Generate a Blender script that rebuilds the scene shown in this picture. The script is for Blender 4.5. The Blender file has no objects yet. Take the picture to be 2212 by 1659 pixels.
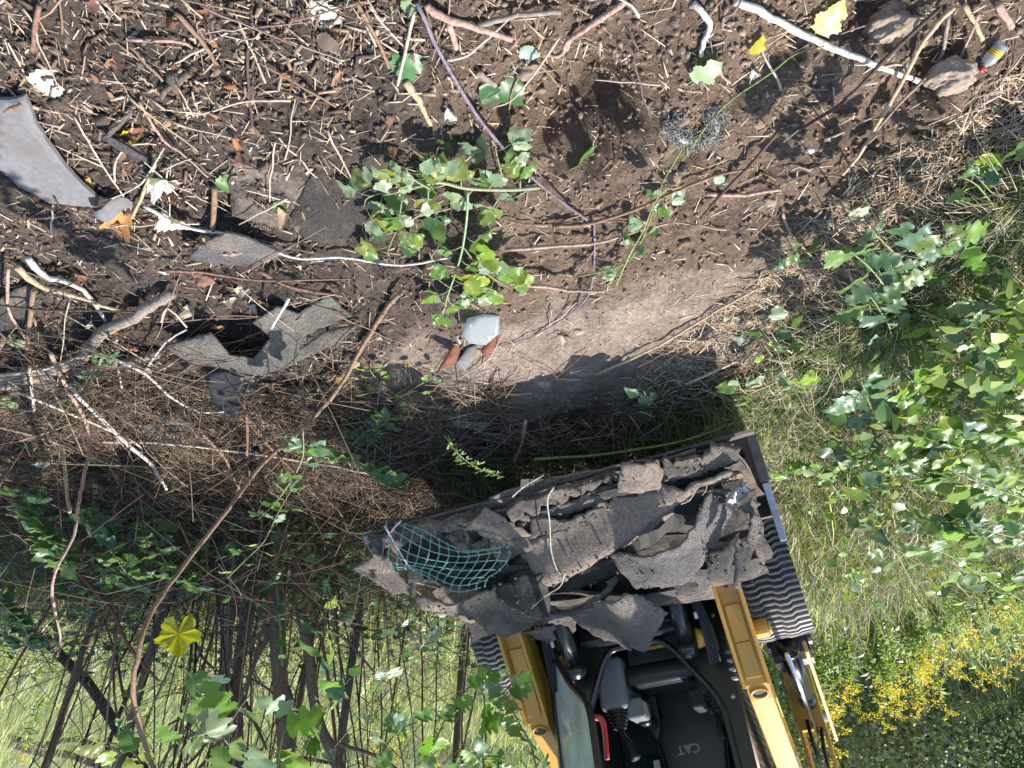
import bpy, bmesh, math, random
import numpy as np
from mathutils import Vector, Matrix
from mathutils.geometry import delaunay_2d_cdt

random.seed(7)
rng = np.random.default_rng(11)
S = bpy.context.scene
COL = S.collection

# ------------------------------------------------------------------ camera, sky, sun, exposure
FPX = 1600.0
TH = math.radians(32.0)
HCAM = 1.65
FWD = np.array([0, math.cos(TH), -math.sin(TH)])
UPV = np.array([0, math.sin(TH), math.cos(TH)])
CAM = np.array([0.0, 0.0, HCAM])
cd = bpy.data.cameras.new('camera')
cd.sensor_width = 36.0
cd.lens = 36.0 * FPX / 2212.0
cd.clip_start = 0.02
cd.clip_end = 400.0
cam = bpy.data.objects.new('camera', cd)
# the photograph was taken with the phone upside down: the camera is rolled by half a turn
rt, up, bk = Vector((-1, 0, 0)), -Vector(UPV), -Vector(FWD)
cam.matrix_world = Matrix(((rt.x, up.x, bk.x, 0), (rt.y, up.y, bk.y, 0), (rt.z, up.z, bk.z, HCAM), (0, 0, 0, 1)))
COL.objects.link(cam)
S.camera = cam

SUN_EL, SUN_AZ = math.radians(57), math.radians(-48)      # azimuth from +Y towards +X
SUN = Vector((math.sin(SUN_AZ) * math.cos(SUN_EL), math.cos(SUN_AZ) * math.cos(SUN_EL), math.sin(SUN_EL)))
w = bpy.data.worlds.new('World')
S.world = w
w.use_nodes = True
nt = w.node_tree
sky = nt.nodes.new('ShaderNodeTexSky')
sky.sky_type = 'NISHITA'
sky.sun_disc = False
sky.sun_elevation = SUN_EL
sky.sun_rotation = SUN_AZ
nt.links.new(sky.outputs[0], nt.nodes['Background'].inputs[0])
nt.nodes['Background'].inputs[1].default_value = 0.15
sl = bpy.data.lights.new('sun', 'SUN')
sl.energy = 4.8
sl.angle = math.radians(0.6)
sl.color = (1.0, 0.955, 0.89)
so = bpy.data.objects.new('sun', sl)
so.rotation_euler = SUN.to_track_quat('Z', 'Y').to_euler()
so.location = (-4, 5, 9)
COL.objects.link(so)
vs = S.view_settings
vs.view_transform = 'Standard'
vs.look = 'None'
vs.gamma = 1.0
vs.use_curve_mapping = False
vs.exposure = 1.05


# ------------------------------------------------------------------ placing helpers
def ray(x, y):
    return FWD + (1106 - x) / FPX * np.array([1.0, 0, 0]) + (y - 829.5) / FPX * UPV

def Pz(x, y, z=0.0):
    d = ray(x, y)
    return CAM + (z - HCAM) / d[2] * d

def Py(x, y, Y):
    d = ray(x, y)
    return CAM + Y / d[1] * d

def proj(p):
    q = np.atleast_2d(p) - CAM
    z = np.maximum(q @ FWD, 0.05)
    return 1106 - FPX * q[:, 0] / z, 829.5 + FPX * (q @ UPV) / z

def c(col, row, x, y):
    return (737.33 * col + x / 3.0, 553.0 * row + y / 3.0)

# machine frame: A along the bucket lip, B backwards
L0 = np.array([-.906, 2.55, 0.0])
YAW, TIP = math.radians(23), math.radians(5.6)      # heading, and the lean of the machine on the rough ground
A = np.array([math.cos(YAW) * math.cos(TIP), math.sin(YAW) * math.cos(TIP), math.sin(TIP)])
B = np.array([-math.sin(YAW), math.cos(YAW), 0])
CC = np.cross(A, B)
BW = 1.72                                            # bucket width
def mloc(p):
    return L0 + p[0] * A + p[1] * B + p[2] * CC
MW = Matrix(((A[0], B[0], CC[0], L0[0]), (A[1], B[1], CC[1], L0[1]), (A[2], B[2], CC[2], L0[2]), (0, 0, 0, 1)))

# ------------------------------------------------------------------ noise
_perm = {}
def perlin(x, y, seed=0):
    if seed not in _perm:
        r = np.random.default_rng(seed + 100)
        p = r.permutation(256); a = r.uniform(0, 2 * np.pi, 256)
        _perm[seed] = (np.concatenate([p, p]), np.cos(a), np.sin(a))
    p, gx, gy = _perm[seed]
    xi = np.floor(x).astype(int); yi = np.floor(y).astype(int)
    xf = x - xi; yf = y - yi
    u = xf * xf * xf * (xf * (xf * 6 - 15) + 10); v = yf * yf * yf * (yf * (yf * 6 - 15) + 10)
    def g(ix, iy, dx, dy):
        h = p[p[ix & 255] + (iy & 255)]
        return gx[h] * dx + gy[h] * dy
    a = g(xi, yi, xf, yf); b = g(xi + 1, yi, xf - 1, yf)
    cc = g(xi, yi + 1, xf, yf - 1); d = g(xi + 1, yi + 1, xf - 1, yf - 1)
    return (a + u * (b - a)) + v * ((cc + u * (d - cc)) - (a + u * (b - a)))

def fbm(x, y, f, o=4, seed=0, billow=False):
    x = np.asarray(x, float); y = np.asarray(y, float)
    r = np.zeros_like(x); a = 1.0
    for i in range(o):
        n = perlin(x * f + 17.3 * i, y * f - 9.1 * i, seed + i)
        r += a * (np.abs(n) * 2 - .5 if billow else n)
        a *= .5; f *= 2.03
    return r

def sstep(a, b, x):
    t = np.clip((x - a) / (b - a), 0, 1)
    return t * t * (3 - 2 * t)

# ------------------------------------------------------------------ ground relief
PITS = [(1215, 235, .2, .24), (1310, 260, .09, .07), (1250, 622, .07, .06), (1890, 45, .09, .10), (2000, 150, .05, .09), (1795, 255, .04, .04), (1700, 115, .05, .03),
        (930, 742, .08, .05), (485, 468, .05, .06), (425, 520, .06, .05), (470, 600, .05, .05), (420, 120, .05, .04), (880, 800, .05, .04),
        (1840, 330, .04, .03), (1560, 470, .06, .03), (1420, 480, .07, .04), (640, 250, .05, .03), (300, 300, .06, .04), (110, 600, .08, .06),
        (1990, 190, .05, .06), (1900, 380, .05, .035), (1640, 380, .04, .03), (1480, 330, .05, .03), (1120, 330, .06, .04), (820, 390, .07, .03)]
BUMPS = [(1390, 120, .17, .07), (1180, 130, .10, .05), (1930, 90, .09, .07), (2050, 170, .10, .06), (1500, 200, .2, .04), (1130, 180, .08, .03), (1750, 320, .12, .03),
         (1560, 560, .25, .02), (700, 250, .2, .03), (1330, 650, .25, .02), (1810, 190, .08, .04), (1640, 210, .07, .03), (1850, 440, .07, .03)]
PITW = [(*Pz(x, y)[:2], r, -d) for x, y, r, d in PITS] + [(*Pz(x, y)[:2], r, d) for x, y, r, d in BUMPS]
PATH = [Pz(x, y)[:2] for x, y in [(1880, 560), (1750, 640), (1600, 690), (1400, 720), (1200, 760), (1050, 800), (930, 830)]]

def path_mask(x, y):
    d = np.full(np.shape(x), 9.0)
    for a, b in zip(PATH[:-1], PATH[1:]):
        ab = b - a
        t = np.clip(((x - a[0]) * ab[0] + (y - a[1]) * ab[1]) / (ab @ ab), 0, 1)
        d = np.minimum(d, np.hypot(x - a[0] - t * ab[0], y - a[1] - t * ab[1]))
    d = d + .12 * fbm(x, y, 3, 3, 40)
    return 1 - sstep(.12, .46, d)

def gz(x, y):
    x = np.asarray(x, float); y = np.asarray(y, float)
    dist = np.hypot(x, y)
    near = 1 - sstep(3.4, 5.5, dist)
    pm = path_mask(x, y)
    z = .05 * fbm(x, y, .55, 2, 3) + .02 * fbm(x, y, 2.3, 2, 5)
    amp = near * (1 - .72 * pm)
    wx = x + .03 * fbm(x, y, 7, 2, 61); wy = y + .03 * fbm(x, y, 7, 2, 63)
    z = z + amp * (.032 * fbm(wx, wy, 4.5, 3, 9) + .013 * fbm(wx, wy, 15, 4, 13) + .007 * fbm(wx, wy, 31, 3, 15, True) + .005 * fbm(x, y, 62, 2, 21))
    # the ground rises under the far side of the machine
    ma = (x - L0[0]) * A[0] + (y - L0[1]) * A[1]; mb = (x - L0[0]) * B[0] + (y - L0[1]) * B[1]
    z = z + np.clip(ma, 0, 1.9) * .098 * sstep(.35, 1.0, mb) * (1 - sstep(2.8, 4.2, mb)) * (1 - sstep(1.9, 2.6, ma))
    # drag marks of the bucket along the path
    dirx, diry = -.55, .84
    s = (x * A[0] + y * A[1])
    z = z + near * pm * (.006 * perlin(s * 22, (x * B[0] + y * B[1]) * 2.0, 33) + .003 * perlin(s * 60, (x * B[0] + y * B[1]) * 3, 35))
    for px, py, r, d in PITW:
        q = ((x - px) ** 2 + (y - py) ** 2) / (r * r) * (1 + .5 * fbm(x, y, 8, 2, 71))
        z = z + d * np.exp(-q)
    return z

def gz1(x, y):
    return float(gz(np.array([x]), np.array([y]))[0])

def G(px, py, off=0.0):
    """point on the ground seen at photo position px, py, lifted by off"""
    p = Pz(px, py, 0)
    for _ in range(3):
        p = Pz(px, py, gz1(p[0], p[1]))
    p[2] += off
    return p

# ------------------------------------------------------------------ objects
def setp(o, label=None, cat=None, group=None, kind=None):
    if label: o['label'] = label
    if cat: o['category'] = cat
    if group: o['group'] = group
    if kind: o['kind'] = kind
    return o

def obj(name, me, mat=None, parent=None, color=None, loc=None):
    o = bpy.data.objects.new(name, me)
    COL.objects.link(o)
    if mat is not None and me is not None and not me.materials:
        me.materials.append(mat)
    if parent is not None: o.parent = parent
    if color is not None: o.color = (*color, 1)
    if loc is not None: o.location = loc
    return o

def empty(name, loc, rotz=0.0, label=None, cat=None, group=None):
    o = bpy.data.objects.new(name, None)
    o.empty_display_size = .1
    COL.objects.link(o)
    o.location = loc
    o.rotation_euler = (0, 0, rotz)
    return setp(o, label, cat, group)

def np_mesh(name, v, f, cols=None, smooth=False):
    """fast mesh: v (n,3); f (m,k) uniform faces; cols (n,3)"""
    me = bpy.data.meshes.new(name)
    v = np.asarray(v, np.float32); f = np.asarray(f, np.int32)
    m, k = f.shape
    me.vertices.add(len(v)); me.vertices.foreach_set('co', v.ravel())
    me.loops.add(m * k); me.loops.foreach_set('vertex_index', f.ravel())
    me.polygons.add(m)
    me.polygons.foreach_set('loop_start', np.arange(0, m * k, k, dtype=np.int32))
    if smooth: me.polygons.foreach_set('use_smooth', np.ones(m, bool))
    if cols is not None:
        at = me.color_attributes.new('Col', 'FLOAT_COLOR', 'POINT')
        cc = np.ones((len(v), 4), np.float32); cc[:, :3] = cols
        at.data.foreach_set('color', cc.ravel())
    me.update(calc_edges=True)
    me.validate()
    return me

class MB:
    def __init__(s): s.v = []; s.f = []
    def add(s, v, f):
        n = len(s.v)
        s.v += [tuple(map(float, p)) for p in v]
        s.f += [tuple(i + n for i in q) for q in f]
        return s
    def box(s, a, b, bev=0.0):
        (x0, y0, z0), (x1, y1, z1) = a, b
        if bev <= 0:
            v = [(x0, y0, z0), (x1, y0, z0), (x1, y1, z0), (x0, y1, z0), (x0, y0, z1), (x1, y0, z1), (x1, y1, z1), (x0, y1, z1)]
            return s.add(v, [(0, 3, 2, 1), (4, 5, 6, 7), (0, 1, 5, 4), (1, 2, 6, 5), (2, 3, 7, 6), (3, 0, 4, 7)])
        bm = bmesh.new()
        bmesh.ops.create_cube(bm, size=1)
        for q in bm.verts:
            q.co = Vector(((x0 + x1) / 2 + q.co.x * (x1 - x0), (y0 + y1) / 2 + q.co.y * (y1 - y0), (z0 + z1) / 2 + q.co.z * (z1 - z0)))
        bmesh.ops.bevel(bm, geom=bm.edges[:], offset=bev, segments=3, profile=.5, affect='EDGES')
        bm.verts.index_update()
        s.add([q.co for q in bm.verts], [[q.index for q in f.verts] for f in bm.faces]); bm.free()
        return s
    def prism(s, poly, axis, a, b):
        """poly of 2D points extruded along axis between a and b"""
        def mk(p, t):
            if axis == 'x': return (t, p[0], p[1])
            if axis == 'y': return (p[0], t, p[1])
            return (p[0], p[1], t)
        n = len(poly)
        v = [mk(p, a) for p in poly] + [mk(p, b) for p in poly]
        f = [tuple(range(n)), tuple(range(2 * n - 1, n - 1, -1))] + [(i, i + n, (i + 1) % n + n, (i + 1) % n) for i in range(n)]
        return s.add(v, f)
    def tube(s, pts, r, sides=8, cap=True, smoothn=0, closed=False):
        v, f = tube_geo(pts, r, sides, cap, smoothn, closed)
        return s.add(v, f)
    def bevel(s, w, seg=2, ang=30):
        bm = bmesh.new()
        vs_ = [bm.verts.new(p) for p in s.v]
        for q in s.f:
            try: bm.faces.new([vs_[i] for i in q])
            except ValueError: pass
        bmesh.ops.recalc_face_normals(bm, faces=bm.faces[:])
        ed = [e for e in bm.edges if len(e.link_faces) == 2 and e.calc_face_angle(0) > math.radians(ang)]
        bmesh.ops.bevel(bm, geom=ed, offset=w, segments=seg, profile=.5, affect='EDGES', clamp_overlap=True)
        bm.verts.index_update()
        s.v = [tuple(q.co) for q in bm.verts]; s.f = [tuple(q.index for q in f.verts) for f in bm.faces]; bm.free()
        return s
    def mesh(s, name, smooth=False, fix=True):
        me = bpy.data.meshes.new(name)
        me.from_pydata(s.v, [], s.f)
        if fix:
            bm = bmesh.new(); bm.from_mesh(me)
            bmesh.ops.recalc_face_normals(bm, faces=bm.faces[:])
            bm.to_mesh(me); bm.free()
        if smooth:
            for p in me.polygons: p.use_smooth = True
        me.update()
        return me
    def obj(s, name, mat, parent=None, smooth=False, color=None):
        o = obj(name, s.mesh(name, smooth), mat, parent, color)
        return o

def catmull(P, n):
    P = np.asarray(P, float)
    if n <= 0 or len(P) < 3: return P
    Q = np.vstack([2 * P[0] - P[1], P, 2 * P[-1] - P[-2]])
    out = []
    for i in range(1, len(Q) - 2):
        for t in np.linspace(0, 1, n, endpoint=False):
            a, b, cc, d = Q[i - 1], Q[i], Q[i + 1], Q[i + 2]
            out.append(.5 * ((2 * b) + (cc - a) * t + (2 * a - 5 * b + 4 * cc - d) * t * t + (3 * b - a - 3 * cc + d) * t ** 3))
    out.append(P[-1])
    return np.array(out)

def tube_geo(pts, r, sides=6, cap=True, smoothn=0, closed=False):
    P = catmull(pts, smoothn)
    n = len(P)
    R = np.interp(np.linspace(0, 1, n), np.linspace(0, 1, len(r)), r) if np.ndim(r) else np.full(n, r)
    T = np.gradient(P, axis=0)
    if closed:
        T = np.roll(P, -1, 0) - np.roll(P, 1, 0)
    T /= np.linalg.norm(T, axis=1)[:, None] + 1e-12
    ref = np.array([0, 0, 1.0]) if abs(T[0][2]) < .9 else np.array([1.0, 0, 0])
    nrm = np.cross(T[0], ref); nrm /= np.linalg.norm(nrm)
    V = []
    an = np.linspace(0, 2 * np.pi, sides, endpoint=False)
    for i in range(n):
        nrm = nrm - T[i] * (nrm @ T[i]); nrm /= np.linalg.norm(nrm) + 1e-12
        bi = np.cross(T[i], nrm)
        V.append(P[i] + R[i] * (np.cos(an)[:, None] * nrm + np.sin(an)[:, None] * bi))
    V = np.concatenate(V)
    F = []
    m = n if closed else n - 1
    for i in range(m):
        for j in range(sides):
            a = i * sides + j; b = i * sides + (j + 1) % sides
            i2 = (i + 1) % n
            F.append((a, b, i2 * sides + (j + 1) % sides, i2 * sides + j))
    if cap and not closed:
        F.append(tuple(range(sides - 1, -1, -1))); F.append(tuple((n - 1) * sides + j for j in range(sides)))
    return V, F

# ------------------------------------------------------------------ materials
def new_mat(name):
    m = bpy.data.materials.new(name); m.use_nodes = True
    n = m.node_tree.nodes
    return m, n, m.node_tree.links, n['Principled BSDF']

def val(nodes, links, kind, scale, detail=6, rough=.6, vec=None):
    t = nodes.new('ShaderNodeTexNoise')
    t.inputs['Scale'].default_value = scale; t.inputs['Detail'].default_value = detail; t.inputs['Roughness'].default_value = rough
    if vec is not None: links.new(vec, t.inputs['Vector'])
    return t.outputs['Fac']

def ramp(nodes, links, fac, stops):
    r = nodes.new('ShaderNodeValToRGB')
    e = r.color_ramp.elements
    while len(e) < len(stops): e.new(.5)
    for q, (p, col) in zip(e, stops):
        q.position = p; q.color = (*col, 1) if len(col) == 3 else col
    links.new(fac, r.inputs[0])
    return r.outputs[0]

def mix(nodes, links, fac, a, b, mode='MIX'):
    m = nodes.new('ShaderNodeMix'); m.data_type = 'RGBA'; m.blend_type = mode
    for s_, q in ((m.inputs[0], fac), (m.inputs[6], a), (m.inputs[7], b)):
        if hasattr(q, 'node'): links.new(q, s_)
        else: s_.default_value = q if not isinstance(q, tuple) else (*q, 1)
    return m.outputs[2]

def objcoord(nodes):
    return nodes.new('ShaderNodeTexCoord').outputs['Object']

def bump(nodes, links, bsdf, h, strength=.5, dist=.01, prev=None):
    b = nodes.new('ShaderNodeBump')
    b.inputs['Strength'].default_value = strength; b.inputs['Distance'].default_value = dist
    links.new(h, b.inputs['Height'])
    if prev is not None: links.new(prev, b.inputs['Normal'])
    links.new(b.outputs[0], bsdf.inputs['Normal'])
    return b.outputs[0]

def mat_attr_soil():
    m, n, l, b = new_mat('soil')
    at = n.new('ShaderNodeAttribute'); at.attribute_name = 'Col'
    oc = objcoord(n)
    f1 = val(n, l, 0, 55, 8, .7, oc); f2 = val(n, l, 0, 9, 5, .6, oc); f3 = val(n, l, 0, 240, 3, .6, oc)
    c1 = ramp(n, l, f1, [(.28, (.5, .47, .45)), (.5, (1, 1, 1)), (.72, (1.5, 1.48, 1.42))])
    c2 = ramp(n, l, f2, [(.3, (.75, .72, .7)), (.7, (1.2, 1.2, 1.18))])
    col = mix(n, l, 1.0, at.outputs['Color'], c1, 'MULTIPLY')
    col = mix(n, l, 1.0, col, c2, 'MULTIPLY')
    l.new(col, b.inputs['Base Color'])
    b.inputs['Roughness'].default_value = .95
    b.inputs['Specular IOR Level'].default_value = .15
    p = bump(n, l, b, f1, .9, .02)
    bump(n, l, b, f3, .7, .006, p)
    return m

def mat_attr(name, rough=.85, spec=.2, trans=0.0, nscale=30, use_obj=False, noise=.35, back=None, bumpd=0.0, gloss=0.0):
    """colour from the Col attribute or the object's colour, noise on top; trans mixes a translucent lobe"""
    m, n, l, b = new_mat(name)
    if use_obj:
        src = n.new('ShaderNodeObjectInfo').outputs['Color']
    else:
        at = n.new('ShaderNodeAttribute'); at.attribute_name = 'Col'; src = at.outputs['Color']
    f1 = val(n, l, 0, nscale, 5, .6, objcoord(n))
    c1 = ramp(n, l, f1, [(.3, (1 - noise,) * 3), (.7, (1 + noise,) * 3)])
    col = mix(n, l, 1.0, src, c1, 'MULTIPLY')
    if back is not None:
        geo = n.new('ShaderNodeNewGeometry')
        pal = mix(n, l, .28, col, back)
        col = mix(n, l, geo.outputs['Backfacing'], col, pal)
    l.new(col, b.inputs['Base Color'])
    b.inputs['Roughness'].default_value = rough
    b.inputs['Specular IOR Level'].default_value = spec
    if bumpd: bump(n, l, b, f1, .6, bumpd)
    if trans:
        t = n.new('ShaderNodeBsdfTranslucent')
        tc = mix(n, l, 1.0, col, (1.5, 1.6, .75), 'MULTIPLY')
        l.new(tc, t.inputs['Color'])
        mx = n.new('ShaderNodeMixShader'); mx.inputs[0].default_value = trans
        l.new(b.outputs[0], mx.inputs[1]); l.new(t.outputs[0], mx.inputs[2])
        l.new(mx.outputs[0], n['Material Output'].inputs['Surface'])
    return m

def mat_plain(name, col, rough=.5, metal=0.0, spec=.5, noise=.15, nscale=12, bumpd=0.0, dirt=None, dscale=6, dlo=.55, dhi=.7, coat=0.0):
    m, n, l, b = new_mat(name)
    oc = objcoord(n)
    f1 = val(n, l, 0, nscale, 6, .65, oc)
    cc = ramp(n, l, f1, [(.3, tuple(x * (1 - noise) for x in col)), (.7, tuple(min(1, x * (1 + noise)) for x in col))])
    rr = None
    if dirt:
        f2 = val(n, l, 0, dscale, 8, .7, oc)
        d = ramp(n, l, f2, [(dlo, (0, 0, 0)), (dhi, (1, 1, 1))])
        cc = mix(n, l, d, cc, dirt)
        rr = mix(n, l, d, (rough,) * 3, (.95,) * 3)
    l.new(cc, b.inputs['Base Color'])
    if rr is not None: l.new(rr, b.inputs['Roughness'])
    else: b.inputs['Roughness'].default_value = rough
    b.inputs['Metallic'].default_value = metal
    b.inputs['Specular IOR Level'].default_value = spec
    b.inputs['Coat Weight'].default_value = coat
    if bumpd: bump(n, l, b, f1, .6, bumpd)
    return m

def mat_shingle(name, base, dirt, dlo, dhi):
    """roofing felt with mineral granules; soil caked on parts of it"""
    m, n, l, b = new_mat(name)
    oc = objcoord(n)
    oi = n.new('ShaderNodeObjectInfo')
    v = n.new('ShaderNodeTexVoronoi'); v.inputs['Scale'].default_value = 420
    l.new(oc, v.inputs['Vector'])
    sp = ramp(n, l, v.outputs['Color'], [(.15, tuple(x * .5 for x in base)), (.6, base), (.93, tuple(x * 1.6 for x in base))])
    f2 = val(n, l, 0, 5, 9, .72, oc)
    f3 = val(n, l, 0, 70, 5, .7, oc)
    worn = ramp(n, l, val(n, l, 0, 3.1, 5, .6, oc), [(.35, (.55, .55, .57)), (.65, (1.3, 1.28, 1.25))])
    cc = mix(n, l, 1.0, sp, worn, 'MULTIPLY')
    cc = mix(n, l, 1.0, cc, oi.outputs['Color'], 'MULTIPLY')
    d = ramp(n, l, f2, [(dlo, (0, 0, 0)), (dhi, (1, 1, 1))])
    dc = ramp(n, l, f3, [(.3, tuple(x * .55 for x in dirt)), (.7, tuple(x * 1.4 for x in dirt))])
    cc = mix(n, l, d, cc, dc)
    l.new(cc, b.inputs['Base Color'])
    b.inputs['Roughness'].default_value = .88
    b.inputs['Specular IOR Level'].default_value = .3
    p = bump(n, l, b, v.outputs['Distance'], .35, .003)
    p2 = bump(n, l, b, f3, .9, .012, p)
    bump(n, l, b, f2, .8, .05, p2)
    return m

def mat_glass():
    m, n, l, b = new_mat('door_glass')
    b.inputs['Base Color'].default_value = (.85, .93, .9, 1)
    b.inputs['Roughness'].default_value = .08
    b.inputs['IOR'].default_value = 1.3
    t = n.new('ShaderNodeBsdfTransparent'); t.inputs[0].default_value = (.74, .8, .78, 1)
    f = val(n, l, 0, 5, 6, .6, objcoord(n))
    fa = ramp(n, l, f, [(.4, (.3,) * 3), (.7, (.5,) * 3)])
    mx = n.new('ShaderNodeMixShader')
    l.new(fa, mx.inputs[0]); l.new(t.outputs[0], mx.inputs[1]); l.new(b.outputs[0], mx.inputs[2])
    l.new(mx.outputs[0], n['Material Output'].inputs['Surface'])
    return m

M = {}
M['soil'] = mat_attr_soil()
M['crumb'] = mat_attr('soil_crumb', .95, .1, 0, 160, False, .45, None, .004)
M['straw'] = mat_attr('straw', .75, .25, .12, 60, False, .25)
M['grass'] = mat_attr('grass_blade', .42, .45, .38, 4, False, .2)
M['leaf_mass'] = mat_attr('leaf_mass', .42, .5, .34, 6, False, .2)
M['leaf'] = mat_attr('leaf', .4, .5, .36, 45, True, .22, (.42, .5, .42))
M['leaf_matte'] = mat_attr('dry_leaf', .8, .2, .15, 60, True, .4)
M['bark'] = mat_attr('bark', .8, .25, 0, 90, True, .45, None, .004)
M['stem'] = mat_attr('green_stem', .5, .4, 0, 60, True, .25)
M['stone'] = mat_attr('stone', .9, .2, 0, 60, True, .35, None, .006)
M['shingle'] = mat_shingle('granule_shingle', (.105, .096, .088), (.2, .155, .12), .54, .62)
M['shingle_dirty'] = mat_shingle('soil_caked_shingle', (.15, .138, .128), (.235, .185, .15), .40, .58)
M['shingle_earth'] = mat_shingle('earth_crusted_shingle', (.2, .175, .155), (.27, .21, .165), .30, .52)
M['shingle_ground'] = mat_shingle('weathered_shingle', (.13, .123, .112), (.13, .1, .075), .60, .8)
M['felt'] = mat_plain('smooth_felt', (.024, .023, .023), .68, 0, .25, .4, 9, .004, (.13, .1, .08), 5, .54, .7)
M['yellow'] = mat_plain('yellow_paint', (.56, .30, .045), .36, 0, .5, .06, 3, 0, (.28, .19, .09), 7, .62, .9, .25)
M['yellow_bright'] = mat_plain('bright_yellow_print', (.75, .6, .02), .45)
M['black'] = mat_plain('black_paint', (.012, .013, .015), .28, 0, .5, .2, 6, 0, (.06, .05, .042), 4, .62, .85, .2)
M['black_matte'] = mat_plain('black_plastic', (.016, .017, .019), .55, 0, .4, .2, 20, .001)
M['vinyl'] = mat_plain('seat_vinyl', (.016, .017, .02), .36, 0, .5, .12, 200, .0006)
M['grey_plastic'] = mat_plain('grey_plastic', (.2, .205, .215), .6, 0, .35, .06, 15)
M['rubber'] = mat_plain('track_rubber', (.045, .045, .046), .62, 0, .4, .3, 25, .002, (.2, .175, .15), 9, .5, .75)
M['lug'] = mat_plain('sunlit_rubber_lug', (.21, .2, .195), .5, 0, .5, .25, 40, .002, (.3, .26, .22), 14, .5, .7)  # pale grey puts the sunlit bar tops into the colour; brown is dirt
M['steel'] = mat_plain('worn_steel', (.38, .37, .36), .42, .75, .5, .25, 20, .002, (.2, .15, .12), 9, .55, .75)
M['rust'] = mat_plain('muddy_steel', (.09, .075, .066), .6, .3, .4, .35, 14, .004, (.15, .115, .09), 6, .45, .65)
M['chrome'] = mat_plain('chrome', (.7, .7, .7), .15, 1.0)
M['red'] = mat_plain('red_plastic', (.42, .03, .03), .4)
M['hose'] = mat_plain('purple_hose', (.12, .02, .05), .5)
M['white'] = mat_plain('white_plastic', (.75, .75, .73), .5)
M['net'] = mat_plain('green_plastic_net', (.16, .34, .27), .4, 0, .5, .2, 30)
M['fluff'] = mat_plain('dirty_fluff', (.25, .235, .215), .95, 0, .1, .3, 40, .01)
M['slab'] = mat_plain('grey_slab', (.15, .146, .15), .85, 0, .3, .2, 50, .002, (.13, .105, .088), 7, .48, .7)
M['terracotta'] = mat_plain('terracotta', (.15, .05, .03), .7, 0, .3, .25, 40, .002)
M['yellow_label'] = mat_plain('label_yellow', (.72, .55, .03), .5)
M['logo'] = mat_plain('logo_grey', (.33, .33, .33), .5)
M['print_dark'] = mat_plain('print_black', (.02, .02, .02), .5)
M['glass'] = mat_glass()
M['felt_clean'] = mat_plain('clean_black_felt', (.016, .017, .019), .5, 0, .4, .3, 30, .002)
def mat_shard():
    m, n, l, b = new_mat('shard_glass')
    b.inputs['Base Color'].default_value = (.42, .45, .45, 1); b.inputs['Roughness'].default_value = .25
    t = n.new('ShaderNodeBsdfTransparent'); t.inputs[0].default_value = (.8, .85, .85, 1)
    mx = n.new('ShaderNodeMixShader'); mx.inputs[0].default_value = .5
    l.new(t.outputs[0], mx.inputs[1]); l.new(b.outputs[0], mx.inputs[2]); l.new(mx.outputs[0], n['Material Output'].inputs['Surface'])
    return m
M['shard'] = mat_shard()

# ------------------------------------------------------------------ the ground: one sheet out to the horizon
def axis(lo, hi, step, far_lo, far_hi):
    a = list(np.arange(lo, hi + 1e-6, step))
    s = step
    while a[-1] < far_hi:
        s *= 1.13; a.append(a[-1] + s)
    s = step
    while a[0] > far_lo:
        s *= 1.13; a.insert(0, a[0] - s)
    return np.array(a)

gx = axis(-2.1, 2.5, .0105, -150, 150)
gy = axis(.55, 4.2, .0105, -60, 220)
XX, YY = np.meshgrid(gx, gy)
ZZ = gz(XX, YY)
nx, ny = len(gx), len(gy)
gv = np.stack([XX.ravel(), YY.ravel(), ZZ.ravel()], 1)
ii = np.arange(nx * ny).reshape(ny, nx)
gf = np.stack([ii[:-1, :-1].ravel(), ii[:-1, 1:].ravel(), ii[1:, 1:].ravel(), ii[1:, :-1].ravel()], 1)
def ground_col(x, y):
    """soil colour by place: tan drag path, red-brown subsoil, black humus, thatch-brown under the thicket"""
    pm = path_mask(x, y)[:, None]
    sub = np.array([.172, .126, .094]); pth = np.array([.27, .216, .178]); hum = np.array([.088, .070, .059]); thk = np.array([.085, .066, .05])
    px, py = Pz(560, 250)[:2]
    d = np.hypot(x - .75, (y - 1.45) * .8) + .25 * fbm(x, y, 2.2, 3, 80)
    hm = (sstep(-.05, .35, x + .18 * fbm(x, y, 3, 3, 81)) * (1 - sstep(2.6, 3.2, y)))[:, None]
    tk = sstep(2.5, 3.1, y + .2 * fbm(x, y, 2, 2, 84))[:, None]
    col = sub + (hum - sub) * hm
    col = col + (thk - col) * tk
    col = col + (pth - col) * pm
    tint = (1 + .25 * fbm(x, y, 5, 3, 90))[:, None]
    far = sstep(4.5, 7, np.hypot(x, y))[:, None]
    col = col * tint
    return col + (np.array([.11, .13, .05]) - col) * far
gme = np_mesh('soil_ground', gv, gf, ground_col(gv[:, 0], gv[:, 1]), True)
setp(obj('soil_ground', gme, M['soil']), 'bare churned brown soil sheet running out to the field', None, None, 'structure')

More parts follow.
